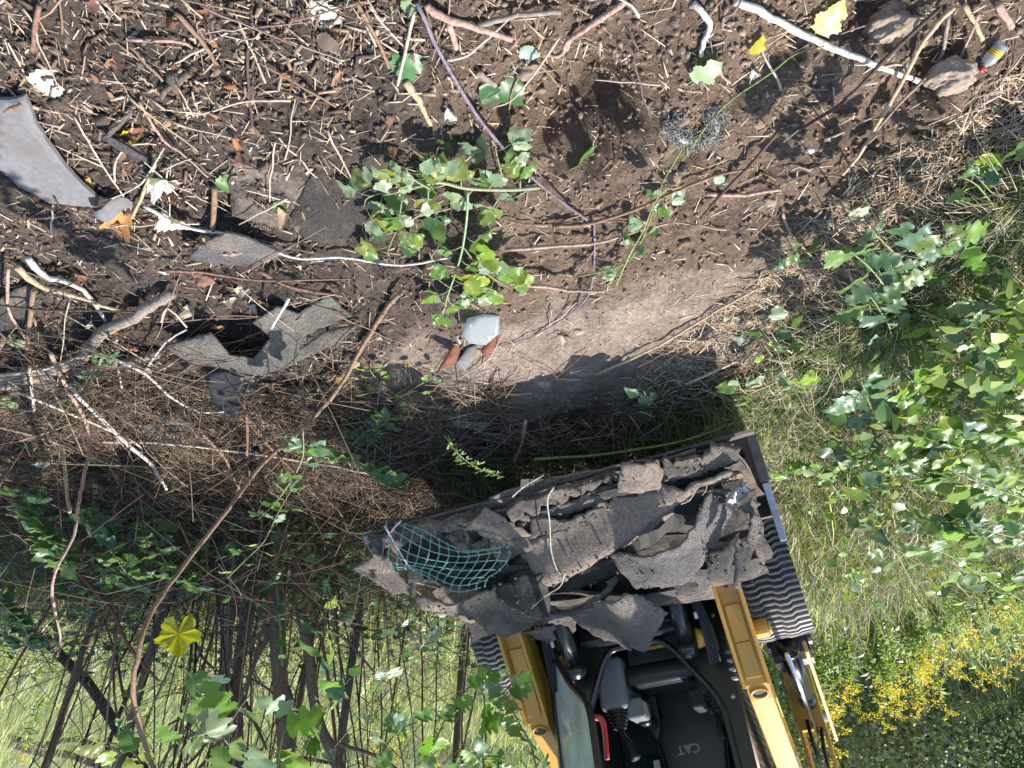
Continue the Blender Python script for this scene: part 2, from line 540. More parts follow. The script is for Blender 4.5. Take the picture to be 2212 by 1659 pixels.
# ------------------------------------------------------------------ scatter of many small pieces
def rotz_tilt(yaw, tx, ty):
    n = len(yaw)
    cz, sz = np.cos(yaw), np.sin(yaw); cx, sx = np.cos(tx), np.sin(tx); cy, sy = np.cos(ty), np.sin(ty)
    Rz = np.zeros((n, 3, 3)); Rz[:, 0, 0] = cz; Rz[:, 0, 1] = -sz; Rz[:, 1, 0] = sz; Rz[:, 1, 1] = cz; Rz[:, 2, 2] = 1
    Rx = np.zeros((n, 3, 3)); Rx[:, 0, 0] = 1; Rx[:, 1, 1] = cx; Rx[:, 1, 2] = -sx; Rx[:, 2, 1] = sx; Rx[:, 2, 2] = cx
    Ry = np.zeros((n, 3, 3)); Ry[:, 1, 1] = 1; Ry[:, 0, 0] = cy; Ry[:, 0, 2] = sy; Ry[:, 2, 0] = -sy; Ry[:, 2, 2] = cy
    return Rz @ Rx @ Ry

def scatter(tv, tf, pos, R, scale, cols):
    n, k = len(pos), len(tv)
    sc = scale if np.ndim(scale) == 2 else np.repeat(np.asarray(scale)[:, None], 3, 1)
    loc = tv[None] * sc[:, None, :]
    V = np.einsum('nij,nkj->nki', R, loc) + pos[:, None]
    F = (tf[None] + (np.arange(n) * k)[:, None, None]).reshape(-1, tf.shape[1])
    return V.reshape(-1, 3), F, np.repeat(cols, k, 0)

def photo_pts(n, cond, ymax=12):
    """random ground points, even over the picture, kept where cond(px, py) holds"""
    out = []
    while sum(len(o) for o in out) < n:
        px = rng.uniform(-120, 2330, 4000); py = rng.uniform(-80, 1700, 4000)
        k = cond(px, py)
        px, py = px[k], py[k]
        dy = FWD[2] + (py - 829.5) / FPX * UPV[2]
        t = -HCAM / dy
        x = t * (1106 - px) / FPX; y = t * (FWD[1] + (py - 829.5) / FPX * UPV[1])
        g = (dy < -.05) & (y < ymax)
        out.append(np.stack([x[g], y[g]], 1))
    return np.concatenate(out)[:n]

BND = np.array([(1100, 1140), (1450, 960), (1560, 870), (1700, 745), (1860, 590), (2000, 520), (2120, 400), (2260, 300)], float)
def grass_side(px, py, off=0):
    return py > np.interp(px, BND[:, 0], BND[:, 1], left=1140) + off

# soil crumbs
bm = bmesh.new(); bmesh.ops.create_icosphere(bm, subdivisions=1, radius=1)
ICO_V = np.array([v.co for v in bm.verts]); ICO_F = np.array([[v.index for v in f.verts] for f in bm.faces]); bm.free()
ICO_V = ICO_V * (1 + .35 * rng.standard_normal((len(ICO_V), 1)).clip(-1, 1))
n = 22000
xy = photo_pts(n, lambda px, py: (~grass_side(px, py, -60)) & (py < 1050), 4.6)
sz = .0018 + .008 * rng.random(n) ** 5
sz *= np.where(path_mask(xy[:, 0], xy[:, 1]) > .5, .55, 1.0)
pos = np.stack([xy[:, 0], xy[:, 1], gz(xy[:, 0], xy[:, 1]) + sz * .3], 1)
R = rotz_tilt(rng.uniform(0, 6.28, n), rng.uniform(-1, 1, n), rng.uniform(-1, 1, n))
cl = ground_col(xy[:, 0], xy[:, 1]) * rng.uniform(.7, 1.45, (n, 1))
v_, f_, c_ = scatter(ICO_V, ICO_F, pos, R, np.stack([sz, sz * rng.uniform(.7, 1.2, n), sz * .75], 1), c_ if False else cl)
setp(obj('soil_crumbs', np_mesh('soil_crumbs', v_, f_, c_, True), M['crumb']), 'loose brown crumbs and clods of soil strewn over the bare earth', 'soil crumbs', None, 'stuff')

# clods large enough to cast shadows
n = 200
xy = photo_pts(n, lambda px, py: (~grass_side(px, py, -40)) & (py < 900) & ((px > 1000) | (rng.random(len(px)) < .35)), 4.0)
xy = xy[path_mask(xy[:, 0], xy[:, 1]) < .4]; n = len(xy)
sz = .007 + .02 * rng.random(n) ** 3
pos = np.stack([xy[:, 0], xy[:, 1], gz(xy[:, 0], xy[:, 1]) + sz * .2], 1)
bm = bmesh.new(); bmesh.ops.create_icosphere(bm, subdivisions=2, radius=1)
I2V = np.array([v.co for v in bm.verts]); I2F = np.array([[v.index for v in f.verts] for f in bm.faces]); bm.free()
I2V = I2V * (1 + .9 * fbm(I2V[:, 0] * 1.3 + 4, I2V[:, 1] * 1.3 + I2V[:, 2] * 2, 1.2, 4, 55))[:, None]
v_, f_, c_ = scatter(I2V, I2F, pos, rotz_tilt(rng.uniform(0, 6.28, n), rng.uniform(-3, 3, n), rng.uniform(-1, 1, n)),
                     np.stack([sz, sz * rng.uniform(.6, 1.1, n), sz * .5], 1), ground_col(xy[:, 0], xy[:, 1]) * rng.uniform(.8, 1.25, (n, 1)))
setp(obj('soil_clods', np_mesh('soil_clods', v_, f_, c_, True), M['crumb']), 'bigger rounded lumps of brown earth among the crumbs', 'soil clods', None, 'stuff')

# wood chips and straw bits on the soil
box_v = np.array([(x, y, z) for z in (0, 1) for y in (-.5, .5) for x in (-.5, .5)], float)
box_f = np.array([(0, 2, 3, 1), (4, 5, 7, 6), (0, 1, 5, 4), (1, 3, 7, 5), (3, 2, 6, 7), (2, 0, 4, 6)])
def chips(name, n, cond, lmin, lmax, wmin, wmax, palette, label, cat, tilt=.18, lift=.004, ymax=5.0, powr=2.0):
    xy = photo_pts(n, cond, ymax)
    L = lmin + (lmax - lmin) * rng.random(n) ** powr
    W = wmin + (wmax - wmin) * rng.random(n) ** 2
    pos = np.stack([xy[:, 0], xy[:, 1], gz(xy[:, 0], xy[:, 1]) + lift * rng.random(n)], 1)
    R = rotz_tilt(rng.uniform(0, 6.28, n), rng.normal(0, tilt, n), rng.normal(0, tilt, n))
    pal = np.array(palette)
    cl = pal[rng.integers(0, len(pal), n)] * rng.uniform(.7, 1.3, (n, 1))
    v_, f_, c_ = scatter(box_v, box_f, pos, R, np.stack([L, W, W * .55], 1), cl)
    setp(obj(name, np_mesh(name, v_, f_, c_), M['straw']), label, cat, None, 'stuff')
HUMUS = lambda px, py: (px < 900 + 120 * np.sin(py / 90)) & (py < 900) & (rng.random(len(px)) < 1.0 - .75 * ((px > 520) & (py > 250) & (py < 480)))
PAL_CHIP = [(.22, .155, .1), (.15, .1, .07), (.34, .26, .18), (.11, .07, .05), (.42, .35, .27), (.2, .13, .095), (.13, .09, .07)]
chips('wood_chips', 3000, lambda px, py: HUMUS(px, py) & (fbm(px / 160, py / 160, 1, 3, 31) > -.15), .010, .055, .0015, .009, PAL_CHIP, 'brown wood chips and bark splinters over the dark humus', 'wood chips', .25, .008)
chips('straw_bits', 3300, lambda px, py: (~grass_side(px, py, -30)) & (py < 950) & (rng.random(len(px)) < np.where(px < 900, 1, .5)), .015, .09, .0012, .0035,
      [(.5, .42, .3), (.42, .33, .22), (.6, .53, .42), (.3, .2, .14)], 'pale straw bits and stalk pieces lying on the soil', 'straw', .15, .008)
chips('edge_straw', 3600, lambda px, py: (px > 1380) & (abs(py - np.interp(px, BND[:, 0], BND[:, 1]) + 90) < 130 + 0 * px) & (py < 900), .03, .16, .0015, .004,
      [(.45, .36, .25), (.55, .46, .34), (.34, .25, .17), (.28, .2, .14)], 'dry grey straw combed flat along the edge of the grass', 'straw', .18, .015)
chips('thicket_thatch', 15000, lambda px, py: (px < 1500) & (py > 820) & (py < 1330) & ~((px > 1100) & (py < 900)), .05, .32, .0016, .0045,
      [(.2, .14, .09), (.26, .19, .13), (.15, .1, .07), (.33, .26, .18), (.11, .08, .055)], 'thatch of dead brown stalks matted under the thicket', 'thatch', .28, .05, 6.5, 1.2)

# ------------------------------------------------------------------ grass
def blades(name, xy, L, W, bend, cols, label, cat, mat='grass', lean=None):
    n = len(xy)
    yaw = rng.uniform(0, 6.28, n) if lean is None else rng.normal(lean, .7, n)
    d = np.stack([np.cos(yaw), np.sin(yaw), np.zeros(n)], 1); s = np.stack([-d[:, 1], d[:, 0], np.zeros(n)], 1)
    base = np.stack([xy[:, 0], xy[:, 1], gz(xy[:, 0], xy[:, 1]) - .01], 1)
    V = np.zeros((n, 8, 3))
    for k, t in enumerate((0, .38, .72, 1.0)):
        ang = bend * t
        out = L * (1 - np.cos(ang)) / np.maximum(bend, .05); hh = L * np.sin(ang) / np.maximum(bend, .05)
        p = base + d * out[:, None] + np.array([0, 0, 1.0]) * hh[:, None]
        wd = W * (1 - .85 * t ** 1.6)
        V[:, 2 * k] = p - s * (wd / 2)[:, None]; V[:, 2 * k + 1] = p + s * (wd / 2)[:, None]
    tf = np.array([(0, 1, 3, 2), (2, 3, 5, 4), (4, 5, 7, 6)])
    F = (tf[None] + (np.arange(n) * 8)[:, None, None]).reshape(-1, 4)
    setp(obj(name, np_mesh(name, V.reshape(-1, 3), F, np.repeat(cols, 8, 0), True), M[mat]), label, cat, None, 'stuff')

def palpick(pal, n, lo=.75, hi=1.3):
    pal = np.array(pal)
    return pal[rng.integers(0, len(pal), n)] * rng.uniform(lo, hi, (n, 1))

def out_machine(xy, m=.05):
    q = xy - L0[:2]
    a = q @ A[:2]; b = q @ B[:2]
    return ~((a > -.02 - m) & (a < 1.74 + m) & (b > .95) & (b < 3.0))
GREEN = [(.10, .16, .035), (.13, .18, .05), (.08, .14, .045), (.17, .21, .065), (.12, .15, .06), (.22, .26, .1)]
STRAW = [(.40, .34, .23), (.47, .41, .29), (.33, .27, .18), (.28, .23, .15), (.6, .55, .43)]
FIELD = [(.26, .30, .12), (.33, .36, .16), (.2, .26, .09), (.5, .47, .32), (.56, .53, .39), (.3, .34, .18)]
n = 26000
xy = photo_pts(n, lambda px, py: grass_side(px, py, 10) & (px > 1450) & (py < 1420), 7.5); xy = xy[out_machine(xy)]; n = len(xy)
blades('meadow_grass', xy, rng.uniform(.08, .3, n), rng.uniform(.003, .0065, n), rng.uniform(.5, 2.3, n), palpick(GREEN, n, .6, 1.6), 'sunlit green grass beside the bare soil', 'grass')
n = 17000
xy = photo_pts(n, lambda px, py: grass_side(px, py, -10) & (px > 1450) & (py < 1400), 7.5); xy = xy[out_machine(xy)]; n = len(xy)
blades('dead_grass', xy, rng.uniform(.12, .4, n), rng.uniform(.002, .004, n), rng.uniform(1.6, 3.0, n), palpick(STRAW, n, .6, 1.4), 'bent over dry straw grass tangled in the green', 'grass', 'straw')
n = 30000
xy = np.stack([rng.uniform(-9, 12, n), 5.5 + 16 * rng.random(n) ** 1.5], 1)
xy = xy[out_machine(xy, .3)]; pxx, pyy = proj(np.c_[xy, np.zeros(len(xy))]); xy = xy[(pxx > -200) & (pxx < 2450)]; n = len(xy)
blades('field_grass', xy, rng.uniform(.15, .55, n), rng.uniform(.006, .016, n), rng.uniform(.4, 2.2, n), palpick(FIELD, n, .8, 1.3), 'tall bright field grass beyond the thicket and machine', 'grass')
n = 4200
xy = photo_pts(n, lambda px, py: (px < 1350) & (py > 1120) & (py < 1420), 7.0); xy = xy[out_machine(xy)]; n = len(xy)
blades('thicket_grass', xy, rng.uniform(.1, .4, n), rng.uniform(.003, .006, n), rng.uniform(.3, 2.0, n), palpick([(.06, .1, .03), (.08, .11, .04), (.2, .16, .1), (.14, .11, .07)], n, .7, 1.2), 'thin shaded grass between the thicket stems', 'grass')  # green blades darker than the meadow's: thicket shade put into their colours
n = 2500
xy = photo_pts(n, lambda px, py: (px > 950) & (px < 1700) & (py > np.interp(px, [900, 1250, 1480, 1600], [985, 925, 860, 800]) + 10) & (py < 1150), 6.0); n = len(xy)
blades('shadow_grass', xy, rng.uniform(.06, .25, n), rng.uniform(.003, .006, n), rng.uniform(.8, 2.6, n), palpick(GREEN, n, .7, 1.1), 'grass in the deep shadow under the bucket', 'grass')

n = 5200
ab = np.c_[rng.uniform(-.9, -.02, n), rng.uniform(.85, 3.4, n)]
xy = L0[:2] + ab[:, :1] * A[:2] + ab[:, 1:] * B[:2]
blades('verge_grass', xy, np.where(ab[:, 1] < 1.15, rng.uniform(.15, .35, n), rng.uniform(.2, .62, n) ** 1.2), rng.uniform(.004, .008, n), rng.uniform(.6, 2.6, n), palpick(GREEN + STRAW, n, .6, 1.4), 'taller grass growing up beside the track', 'grass')

def leaf6():
    v = np.array([(0, 0, 0), (.3, .25, .06), (.34, .55, .05), (0, 1, -.12), (-.34, .55, .05), (-.3, .25, .06), (0, .5, -.02)], float)
    return v, np.array([(0, 1, 2, 6), (6, 2, 3, 4), (0, 6, 4, 5)])
L6V, L6F = leaf6()
def undergrowth(name, n, cond, zlo, zhi, size, pal, label):
    xy = photo_pts(n, cond, 7.5); xy = xy[out_machine(xy, .1)]; n = len(xy)
    keep = fbm(xy[:, 0], xy[:, 1], 2.2, 3, 501) > -.12
    xy = xy[keep]; n = len(xy)
    z = gz(xy[:, 0], xy[:, 1]) + zlo + (zhi - zlo) * rng.random(n) ** 1.3
    v_, f_, c_ = scatter(L6V, L6F, np.c_[xy, z], rotz_tilt(rng.uniform(0, 6.28, n), rng.normal(-.2, .45, n), rng.normal(0, .45, n)), rng.uniform(*size, n), palpick(pal, n, .65, 1.4))
    setp(obj(name, np_mesh(name, v_, f_, c_, True), M['leaf_mass']), label, 'undergrowth', None, 'stuff')
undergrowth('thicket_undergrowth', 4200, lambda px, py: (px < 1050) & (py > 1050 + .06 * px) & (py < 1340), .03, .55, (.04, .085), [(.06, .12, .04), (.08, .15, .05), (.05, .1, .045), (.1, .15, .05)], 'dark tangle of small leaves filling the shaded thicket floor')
undergrowth('meadow_undergrowth', 2600, lambda px, py: grass_side(px, py, 30) & (px > 1650) & (py < 1230) & (rng.random(len(px)) < np.clip((px - 1600) / 420, .15, 1)), .05, .5, (.04, .08), [(.10, .18, .04), (.14, .22, .05), (.09, .15, .07), (.2, .26, .05)], 'dense sunlit small leaves growing through the grass at the picture edge')
# dark brush: thin crooked twigs crossing in every direction
bv = []; bf = []; off = 0
for i in range(900):
    q = G(rng.uniform(-60, 1000), rng.uniform(980, 1340)) if i < 650 else G(rng.uniform(-60, 700), rng.uniform(700, 1050))
    h = rng.uniform(.02, .75 if i < 650 else .18)
    d = rng.normal(0, 1, 3) * np.array([1, .7, .55]); d /= np.linalg.norm(d); L = rng.uniform(.12, .5)
    p = q + np.array([0, 0, h])
    v_, f_ = tube_geo(catmull(np.array([p - d * L, p + rng.normal(0, .03, 3), p + d * L * .6 + rng.normal(0, .04, 3), p + d * L + rng.normal(0, .05, 3)]), 2), [.0024, .0012], 3, False)
    v_[:, 2] = np.maximum(v_[:, 2], q[2] + .004)
    bv.append(v_); bf.append(np.array(f_) + off); off += len(v_)
bc = palpick([(.1, .07, .05), (.06, .045, .035), (.15, .11, .08), (.1, .05, .035), (.25, .2, .15)], 900)
setp(obj('brush_tangle', np_mesh('brush_tangle', np.concatenate(bv), np.concatenate(bf), np.concatenate([np.repeat(bc[i:i + 1], len(bv[i]), 0) for i in range(900)]), True), M['straw']), 'tangle of thin dark crooked twigs through the thicket floor', 'brush', None, 'stuff')

# ------------------------------------------------------------------ compact track loader (local axes: x along the bucket, y backwards, z up)
mc = empty('track_loader', (0, 0, 0), 0, 'yellow and black compact track loader with its bucket heaped with old roofing', 'track loader')
mc.matrix_world = MW

# --- undercarriage: belt loop in the y-z plane with separate lugs
LOOP = [(1.14, .0), (1.01, .07), (.95, .2), (.965, .36), (1.02, .53), (1.11, .66), (1.22, .735), (1.34, .735), (1.55, .66), (1.95, .52), (2.3, .40), (2.45, .25), (2.42, .1), (2.3, .0), (1.7, -.005)]
def loop_dense(n):
    q = catmull(np.array(LOOP + LOOP[:1]), 24)[:-1]
    d = np.r_[0, np.cumsum(np.linalg.norm(np.diff(np.vstack([q, q[:1]]), axis=0), axis=1))]
    s = np.linspace(0, d[-1], n, endpoint=False)
    qq = np.vstack([q, q[:1]])
    return np.stack([np.interp(s, d, qq[:, 0]), np.interp(s, d, qq[:, 1])], 1), d[-1]
def lug_mesh():
    """zig-zag tread bar across the belt: x from 0 to .32, y along the belt, z outwards"""
    m = MB()
    xs = [0, .055, .075, .115, .135, .185, .205, .245, .265, .32]
    ys = [0, 0, .011, .011, 0, 0, .011, .011, 0, 0]
    hs = [.016, .02, .023, .023, .02, .02, .023, .023, .02, .016]
    V = []
    for x, y, h in zip(xs, ys, hs):
        V += [(x, y - .0085, -.004), (x, y - .0055, h), (x, y + .0055, h), (x, y + .0085, -.004)]
    F = []
    for i in range(len(xs) - 1):
        for j in range(3):
            F.append((4 * i + j, 4 * i + j + 1, 4 * i + 5 + j, 4 * i + 4 + j))
    F += [(0, 3, 2, 1), (36, 37, 38, 39)]
    return m.add(V, F).mesh('lug')
LUG = lug_mesh(); LUG.materials.append(M['lug'])
def track(x0, n_lugs, single):
    q, _ = loop_dense(120)
    t = np.roll(q, -1, 0) - np.roll(q, 1, 0); t /= np.linalg.norm(t, axis=1)[:, None]
    nr = np.stack([-t[:, 1], t[:, 0]], 1)
    cen = q.mean(0)
    if ((q - cen) * nr).sum() < 0: nr = -nr
    inn = q - nr * .03
    V = []; F = []
    for i in range(120):
        V += [(x0, *q[i]), (x0 + .32, *q[i]), (x0 + .32, *inn[i]), (x0, *inn[i])]
        a, b = 4 * i, 4 * ((i + 1) % 120)
        for j in range(4): F.append((a + j, a + (j + 1) % 4, b + (j + 1) % 4, b + j))
    tr = MB().add(V, F).obj('rubber_track', M['rubber'], mc)
    ql, L = loop_dense(n_lugs)
    tl = np.roll(ql, -1, 0) - np.roll(ql, 1, 0); tl /= np.linalg.norm(tl, axis=1)[:, None]
    sgn = 1 if ((ql - cen) * np.stack([-tl[:, 1], tl[:, 0]], 1)).sum() > 0 else -1
    allm = MB()
    for i in range(n_lugs):
        ty, tz = tl[i]; ny_, nz_ = -tl[i][1] * sgn, tl[i][0] * sgn
        mt = Matrix(((1, 0, 0, x0), (0, ty, ny_, ql[i][0]), (0, tz, nz_, ql[i][1]), (0, 0, 0, 1)))
        if single:
            o = obj('lug', LUG, None, tr); o.matrix_local = mt
        else:
            allm.add([mt @ v.co for v in LUG.vertices], [tuple(p.vertices) for p in LUG.polygons])
    if not single:
        o = allm.obj('lugs', M['lug'], tr); setp(o, kind='stuff')
    for (y, z, r) in ((1.24, .26, .21), (2.25, .52, .22), (1.5, .13, .12), (1.78, .13, .12), (2.06, .13, .12), (2.34, .2, .18)):
        k = MB()
        for a, b, rr in ((x0 + .05, x0 + .27, r), (x0 + .03, x0 + .29, r * .45)):
            an = np.linspace(0, 2 * np.pi, 24, endpoint=False)
            k.prism([(y + rr * math.cos(u), z + rr * math.sin(u)) for u in an], 'x', a, b)
        k.obj('track_wheel', M['black'], tr)
    cv = MB(); cv.prism([tuple(p) for p in inn[::4]], 'x', x0 + .012, x0 + .02); cv.obj('track_side_panel', M['black_matte'], tr)  # flat black panel closing the belt loop's side, hiding the wheels
    fr = MB(); fr.prism([(1.2, .18), (1.35, .12), (2.3, .12), (2.4, .3), (2.1, .55), (1.4, .55), (1.2, .36)], 'x', x0 + .09, x0 + .24); fr.obj('track_frame', M['black'], tr)
track(.0, 128, True)
track(1.40, 128, False)
NEWFRAME = set(mc.children_recursive)

def mat_roof():
    m, n, l, b = new_mat('roof_window_glass')
    t = n.new('ShaderNodeBsdfTransparent'); t.inputs[0].default_value = (.92, .93, .92, 1)
    b.inputs['Roughness'].default_value = .1
    mx = n.new('ShaderNodeMixShader'); mx.inputs[0].default_value = .08
    l.new(t.outputs[0], mx.inputs[1]); l.new(b.outputs[0], mx.inputs[2]); l.new(mx.outputs[0], n['Material Output'].inputs['Surface'])
    return m
M['roof_glass'] = mat_roof()
M['dark_glass'] = mat_plain('dark_tinted_glass', (.012, .03, .027), .06, 0, .5, .1, 5)
# --- body
b = MB(); b.box((.53, 1.12, .2), (1.47, 2.55, .66), .03); b.box((.6, 2.2, .6), (1.4, 2.62, 1.15), .06)
b.obj('chassis', M['black'], mc)
# rear towers of the lift arms
for x0, sgn in ((.19, 1), (1.70, -1)):
    t = MB()
    poly = [(2.2, .42), (2.55, .38), (2.72, .8), (2.62, 1.3), (2.42, 1.52), (2.3, 1.3), (2.3, .9)]
    t.prism(poly, 'x', x0, x0 + .02); t.prism(poly, 'x', x0 + .15, x0 + .17)
    t.prism([(2.2, .42), (2.3, .42), (2.4, .9), (2.4, 1.1), (2.3, 1.1), (2.3, .9)], 'x', x0 + .021, x0 + .149)
    t.obj('rear_tower', M['yellow'], mc)
    cy = MB(); cy.tube([(x0 + .06, 1.55, .80), (x0 + .06, 2.15, .92)], .055, 14); cy.tube([(x0 + .06, 2.15, .92), (x0 + .06, 2.45, .98)], .05, 14)
    cy.tube([(x0 + .06, 1.53, .797), (x0 + .06, 1.57, .805)], .062, 14)
    cy.obj('lift_cylinder', M['black'], mc, True)
    rd = MB(); rd.tube([(x0 + .06, 1.2, .9), (x0 + .06, 2.3, 1.13)], .014, 10); rd.obj('lift_rod', M['chrome'], mc, True)
    lk = MB(); lk.prism([(1.35, .82), (1.75, .9), (2.3, 1.12), (2.32, 1.18), (1.72, .99), (1.33, .88)], 'x', x0 - .05, x0 - .03); lk.bevel(.004); lk.obj('lower_link', M['yellow'], mc)
    hs = MB(); hs.tube([(x0 + .1, 2.34, 1.02), (x0 + .1, 2.2, 1.2), (x0 + .08, 2.5, 1.5)], .012, 8, smoothn=6); hs.tube([(x0 + .02, 2.36, 1.05), (x0 + .05, 2.22, 1.25), (x0 + .05, 2.5, 1.55)], .012, 8, smoothn=6)
    hs.obj('hydraulic_hose', M['black_matte'], mc, True)
    pn = MB(); pn.tube([(x0 - .02, 2.6, 1.0), (x0 + .19, 2.6, 1.0)], .035, 14); pn.obj('tower_pin', M['steel'], mc, True)

# --- lift arms
def arm(x0, x1, name='lift_arm'):
    a = MB()
    # box section beam: foot at the coupler, knee, upper beam running up and back
    side = [(.70, .43), (.80, .40), (.93, .52), (1.28, .98), (1.62, 1.17), (2.6, 1.74), (2.6, 1.93), (1.62, 1.365), (1.14, 1.085), (1.07, 1.03), (.98, .86), (.86, .66), (.74, .55)]
    a.prism(side, 'x', x0, x1).bevel(.008, 2)
    o = a.obj(name, M['yellow'], mc)
    # raised cover plate on the front of the lower beam, with its lip at the knee
    def along(p0, p1, xw0, xw1, off, th, nm, mat):
        (y0, z0), (y1, z1) = p0, p1
        d = np.array([y1 - y0, z1 - z0]); d /= np.linalg.norm(d); nn = np.array([-d[1], d[0]])
        if nn[0] > 0: nn = -nn
        q = [np.array(p0) + nn * off, np.array(p1) + nn * off, np.array(p1) + nn * (off + th), np.array(p0) + nn * (off + th)]
        return MB().prism([tuple(s_) for s_ in q], 'x', xw0, xw1).bevel(.003, 2).obj(nm, mat, o)
    along((.885, .705), (.975, .85), x0 + .022, x1 - .018, .001, .012, 'cover_plate', M['yellow'])
    along((.979, .857), (1.055, 1.0), x0 + .022, x1 - .018, .001, .010, 'cover_plate', M['yellow'])
    # flanges either side
    along((.75, .575), (1.07, 1.035), x0 - .012, x0 + .006, -.04, .055, 'flange', M['yellow'])
    along((.75, .575), (1.07, 1.035), x1 - .006, x1 + .012, -.04, .055, 'flange', M['yellow'])
    # ellipse boss and dark hole at the knee
    xm = (x0 + x1) / 2
    h = MB()
    an = np.linspace(0, 2 * np.pi, 28, endpoint=False)
    d = np.array([1.14 - 1.07, 1.085 - 1.03]); d /= np.linalg.norm(d); nn = np.array([-d[1], d[0]])
    cen = np.array([1.108, 1.062])
    ring = [(xm + .042 * math.cos(u), *(cen + d * .026 * math.sin(u) + nn * .004)) for u in an]
    h.tube(ring, .006, 6, False, 0, True)
    h.obj('boss_ring', M['yellow'], o, True)
    k = MB(); k.add([(xm + .037 * math.cos(u), *(cen + d * .022 * math.sin(u) + nn * .0025)) for u in an], [tuple(range(28))]); k.obj('boss_hole', M['rust'], o)
    # bolt holes and small screws on the front
    for yy, zz in ((.82, .632),):
        hh = MB(); r_ = .012
        d2 = np.array([.98 - .86, .86 - .66]); d2 /= np.linalg.norm(d2); n2 = np.array([-d2[1], d2[0]])
        cc_ = np.array([yy, zz]) + n2 * .014
        hh.add([(xm + r_ * math.cos(u), *(cc_ + d2 * r_ * math.sin(u))) for u in an], [tuple(range(28))]); hh.obj('bolt_hole', M['rust'], o)
    for fx in (x0 - .006, x1 + .006):
        for fz in (.45,):
            pass
    pin = MB(); pin.tube([(x0 - .045, .83, .53), (x1 + .045, .83, .53)], .034, 16); pin.obj('coupler_pin', M['steel'], o, True)
    return o
armL = arm(.37, .49)
armR = arm(1.588, 1.71)
# stop boss on the outer side of the arm, decal strip, print
k = MB(); k.tube([(.30, 1.12, .78), (.37, 1.12, .78)], .045, 16); k.tube([(.285, 1.12, .78), (.30, 1.12, .78)], .03, 16); k.bevel(.006).obj('arm_stop', M['yellow'], armL)
k = MB(); k.prism([(1.30, 1.045), (1.42, 1.115), (1.41, 1.135), (1.29, 1.065)], 'x', .3665, .3685); k.obj('safety_print', M['yellow_bright'], armL)
k = MB(); k.prism([(1.62, 1.26), (1.72, 1.315), (1.70, 1.345), (1.66, 1.34), (1.61, 1.29)], 'x', .3665, .3685); k.obj('arm_decal', M['logo'], armL)

# tilt cylinders and coupler
for xc in (.70, 1.374):
    s_ = 1 if xc < 1 else -1
    cy = MB(); cy.tube([(xc, .72, .46), (xc + .02 * s_, .98, .83)], .045, 18); cy.tube([(xc - .002, .70, .435), (xc, .74, .49)], .052, 18); cy.tube([(xc + .019 * s_, .965, .81), (xc + .021 * s_, 1.0, .86)], .054, 18)
    o = cy.obj('tilt_cylinder', M['black'], mc, True)
    k = MB(); k.tube([(xc, .665, .50), (xc, .70, .55)], .012, 12); k.tube([(xc - .06, .80, .545), (xc + .03, .90, .66)], .004, 6); k.obj('cylinder_pipe', M['steel'], o, True)
    k = MB(); k.tube([(xc - .1 * s_, 1.02, .80), (xc - .03 * s_, .985, .80)], [.03, .05], 18, True); k.tube([(xc - .13 * s_, 1.02, .80), (xc - .1 * s_, 1.02, .80)], .062, 18); k.obj('yellow_pivot', M['yellow'], mc, True)
    hs = MB()
    for j, dx in enumerate((-.085, -.1, -.115)):
        hs.tube([(xc + dx * s_, .80, .5), (xc + (dx + .015) * s_, .86, .62), (xc + (dx - .01) * s_, .92, .74), (xc + (dx - .01) * s_, .99, .92)], .009, 8, smoothn=6)
    hs.obj('hydraulic_hose', M['black_matte'], mc, True)
    hs = MB().tube([(xc - .07 * s_, .81, .5), (xc - .06 * s_, .87, .62), (xc - .085 * s_, .93, .74), (xc - .08 * s_, 1.0, .92)], .008, 8, smoothn=6); hs.obj('hydraulic_hose', M['hose'], mc, True)
    for (yy, zz) in ((.862, .605), (.918, .72)):
        MB().tube([(xc - .07 * s_, yy - .012, zz - .02), (xc - .07 * s_, yy + .004, zz + .006)], .011, 8).obj('hose_clamp', M['white'], mc, True)
k = MB(); k.box((.36, .70, .28), (1.64, .80, .40), .02); k.box((.5, .72, .38), (.57, .82, .56), .01); k.box((1.43, .72, .38), (1.5, .82, .56), .01); k.obj('coupler', M['black'], mc)

# --- bucket
bk_ = MB()
sh = [(0, .300), (.30, .262), (.55, .235), (.64, .28), (.675, .36), (.68, .38), (.66, .38), (.65, .36), (.62, .30), (.54, .256), (.30, .283), (.0, .312)]
bk_.prism(sh, 'x', .014, 1.986)
bk_.v = [(.01 + (p[0] - .014) / 1.972 * (BW - .02), p[1], p[2]) for p in bk_.v]
bucket = bk_.obj('bucket', M['rust'], mc)
for x0, x1 in ((0, .013), (BW - .013, BW)):
    sp = [(.012, .300), (.085, .445), (.20, .642), (.222, .64), (.3, .56), (.5, .5), (.675, .46), (.64, .27), (.55, .225), (.3, .25)]
    if x0 > 1: sp = [(.012, .300), (.06, .37), (.15, .42), (.682, .45), (.64, .27), (.55, .225), (.3, .25)]
    MB().prism(sp, 'x', x0, x1).obj('side_plate', M['rust'], bucket)
    x_in = (x0 - .012, x1 + .014)
    if x0 > 1:
        MB().prism([(-.05, .292), (.03, .294), (.075, .36), (.04, .372)], 'x', *x_in).bevel(.004).obj('side_cutter', M['steel'], bucket)
        continue
    e = MB(); e.prism([(-.02, .29), (.025, .292), (.115, .44), (.085, .462)], 'x', *x_in).bevel(.004); e.obj('side_cutter', M['rust'], bucket)
    t = MB(); t.prism([(.088, .466), (.116, .446), (.228, .642), (.20, .664)], 'x', x0 - .006, x1 + .008).bevel(.003); t.obj('side_top_bar', M['steel'], bucket)
MB().prism([(-.05, .297), (.06, .287), (.06, .297), (-.04, .305)], 'x', -.008, BW + .008).obj('cutting_edge', M['rust'], bucket)

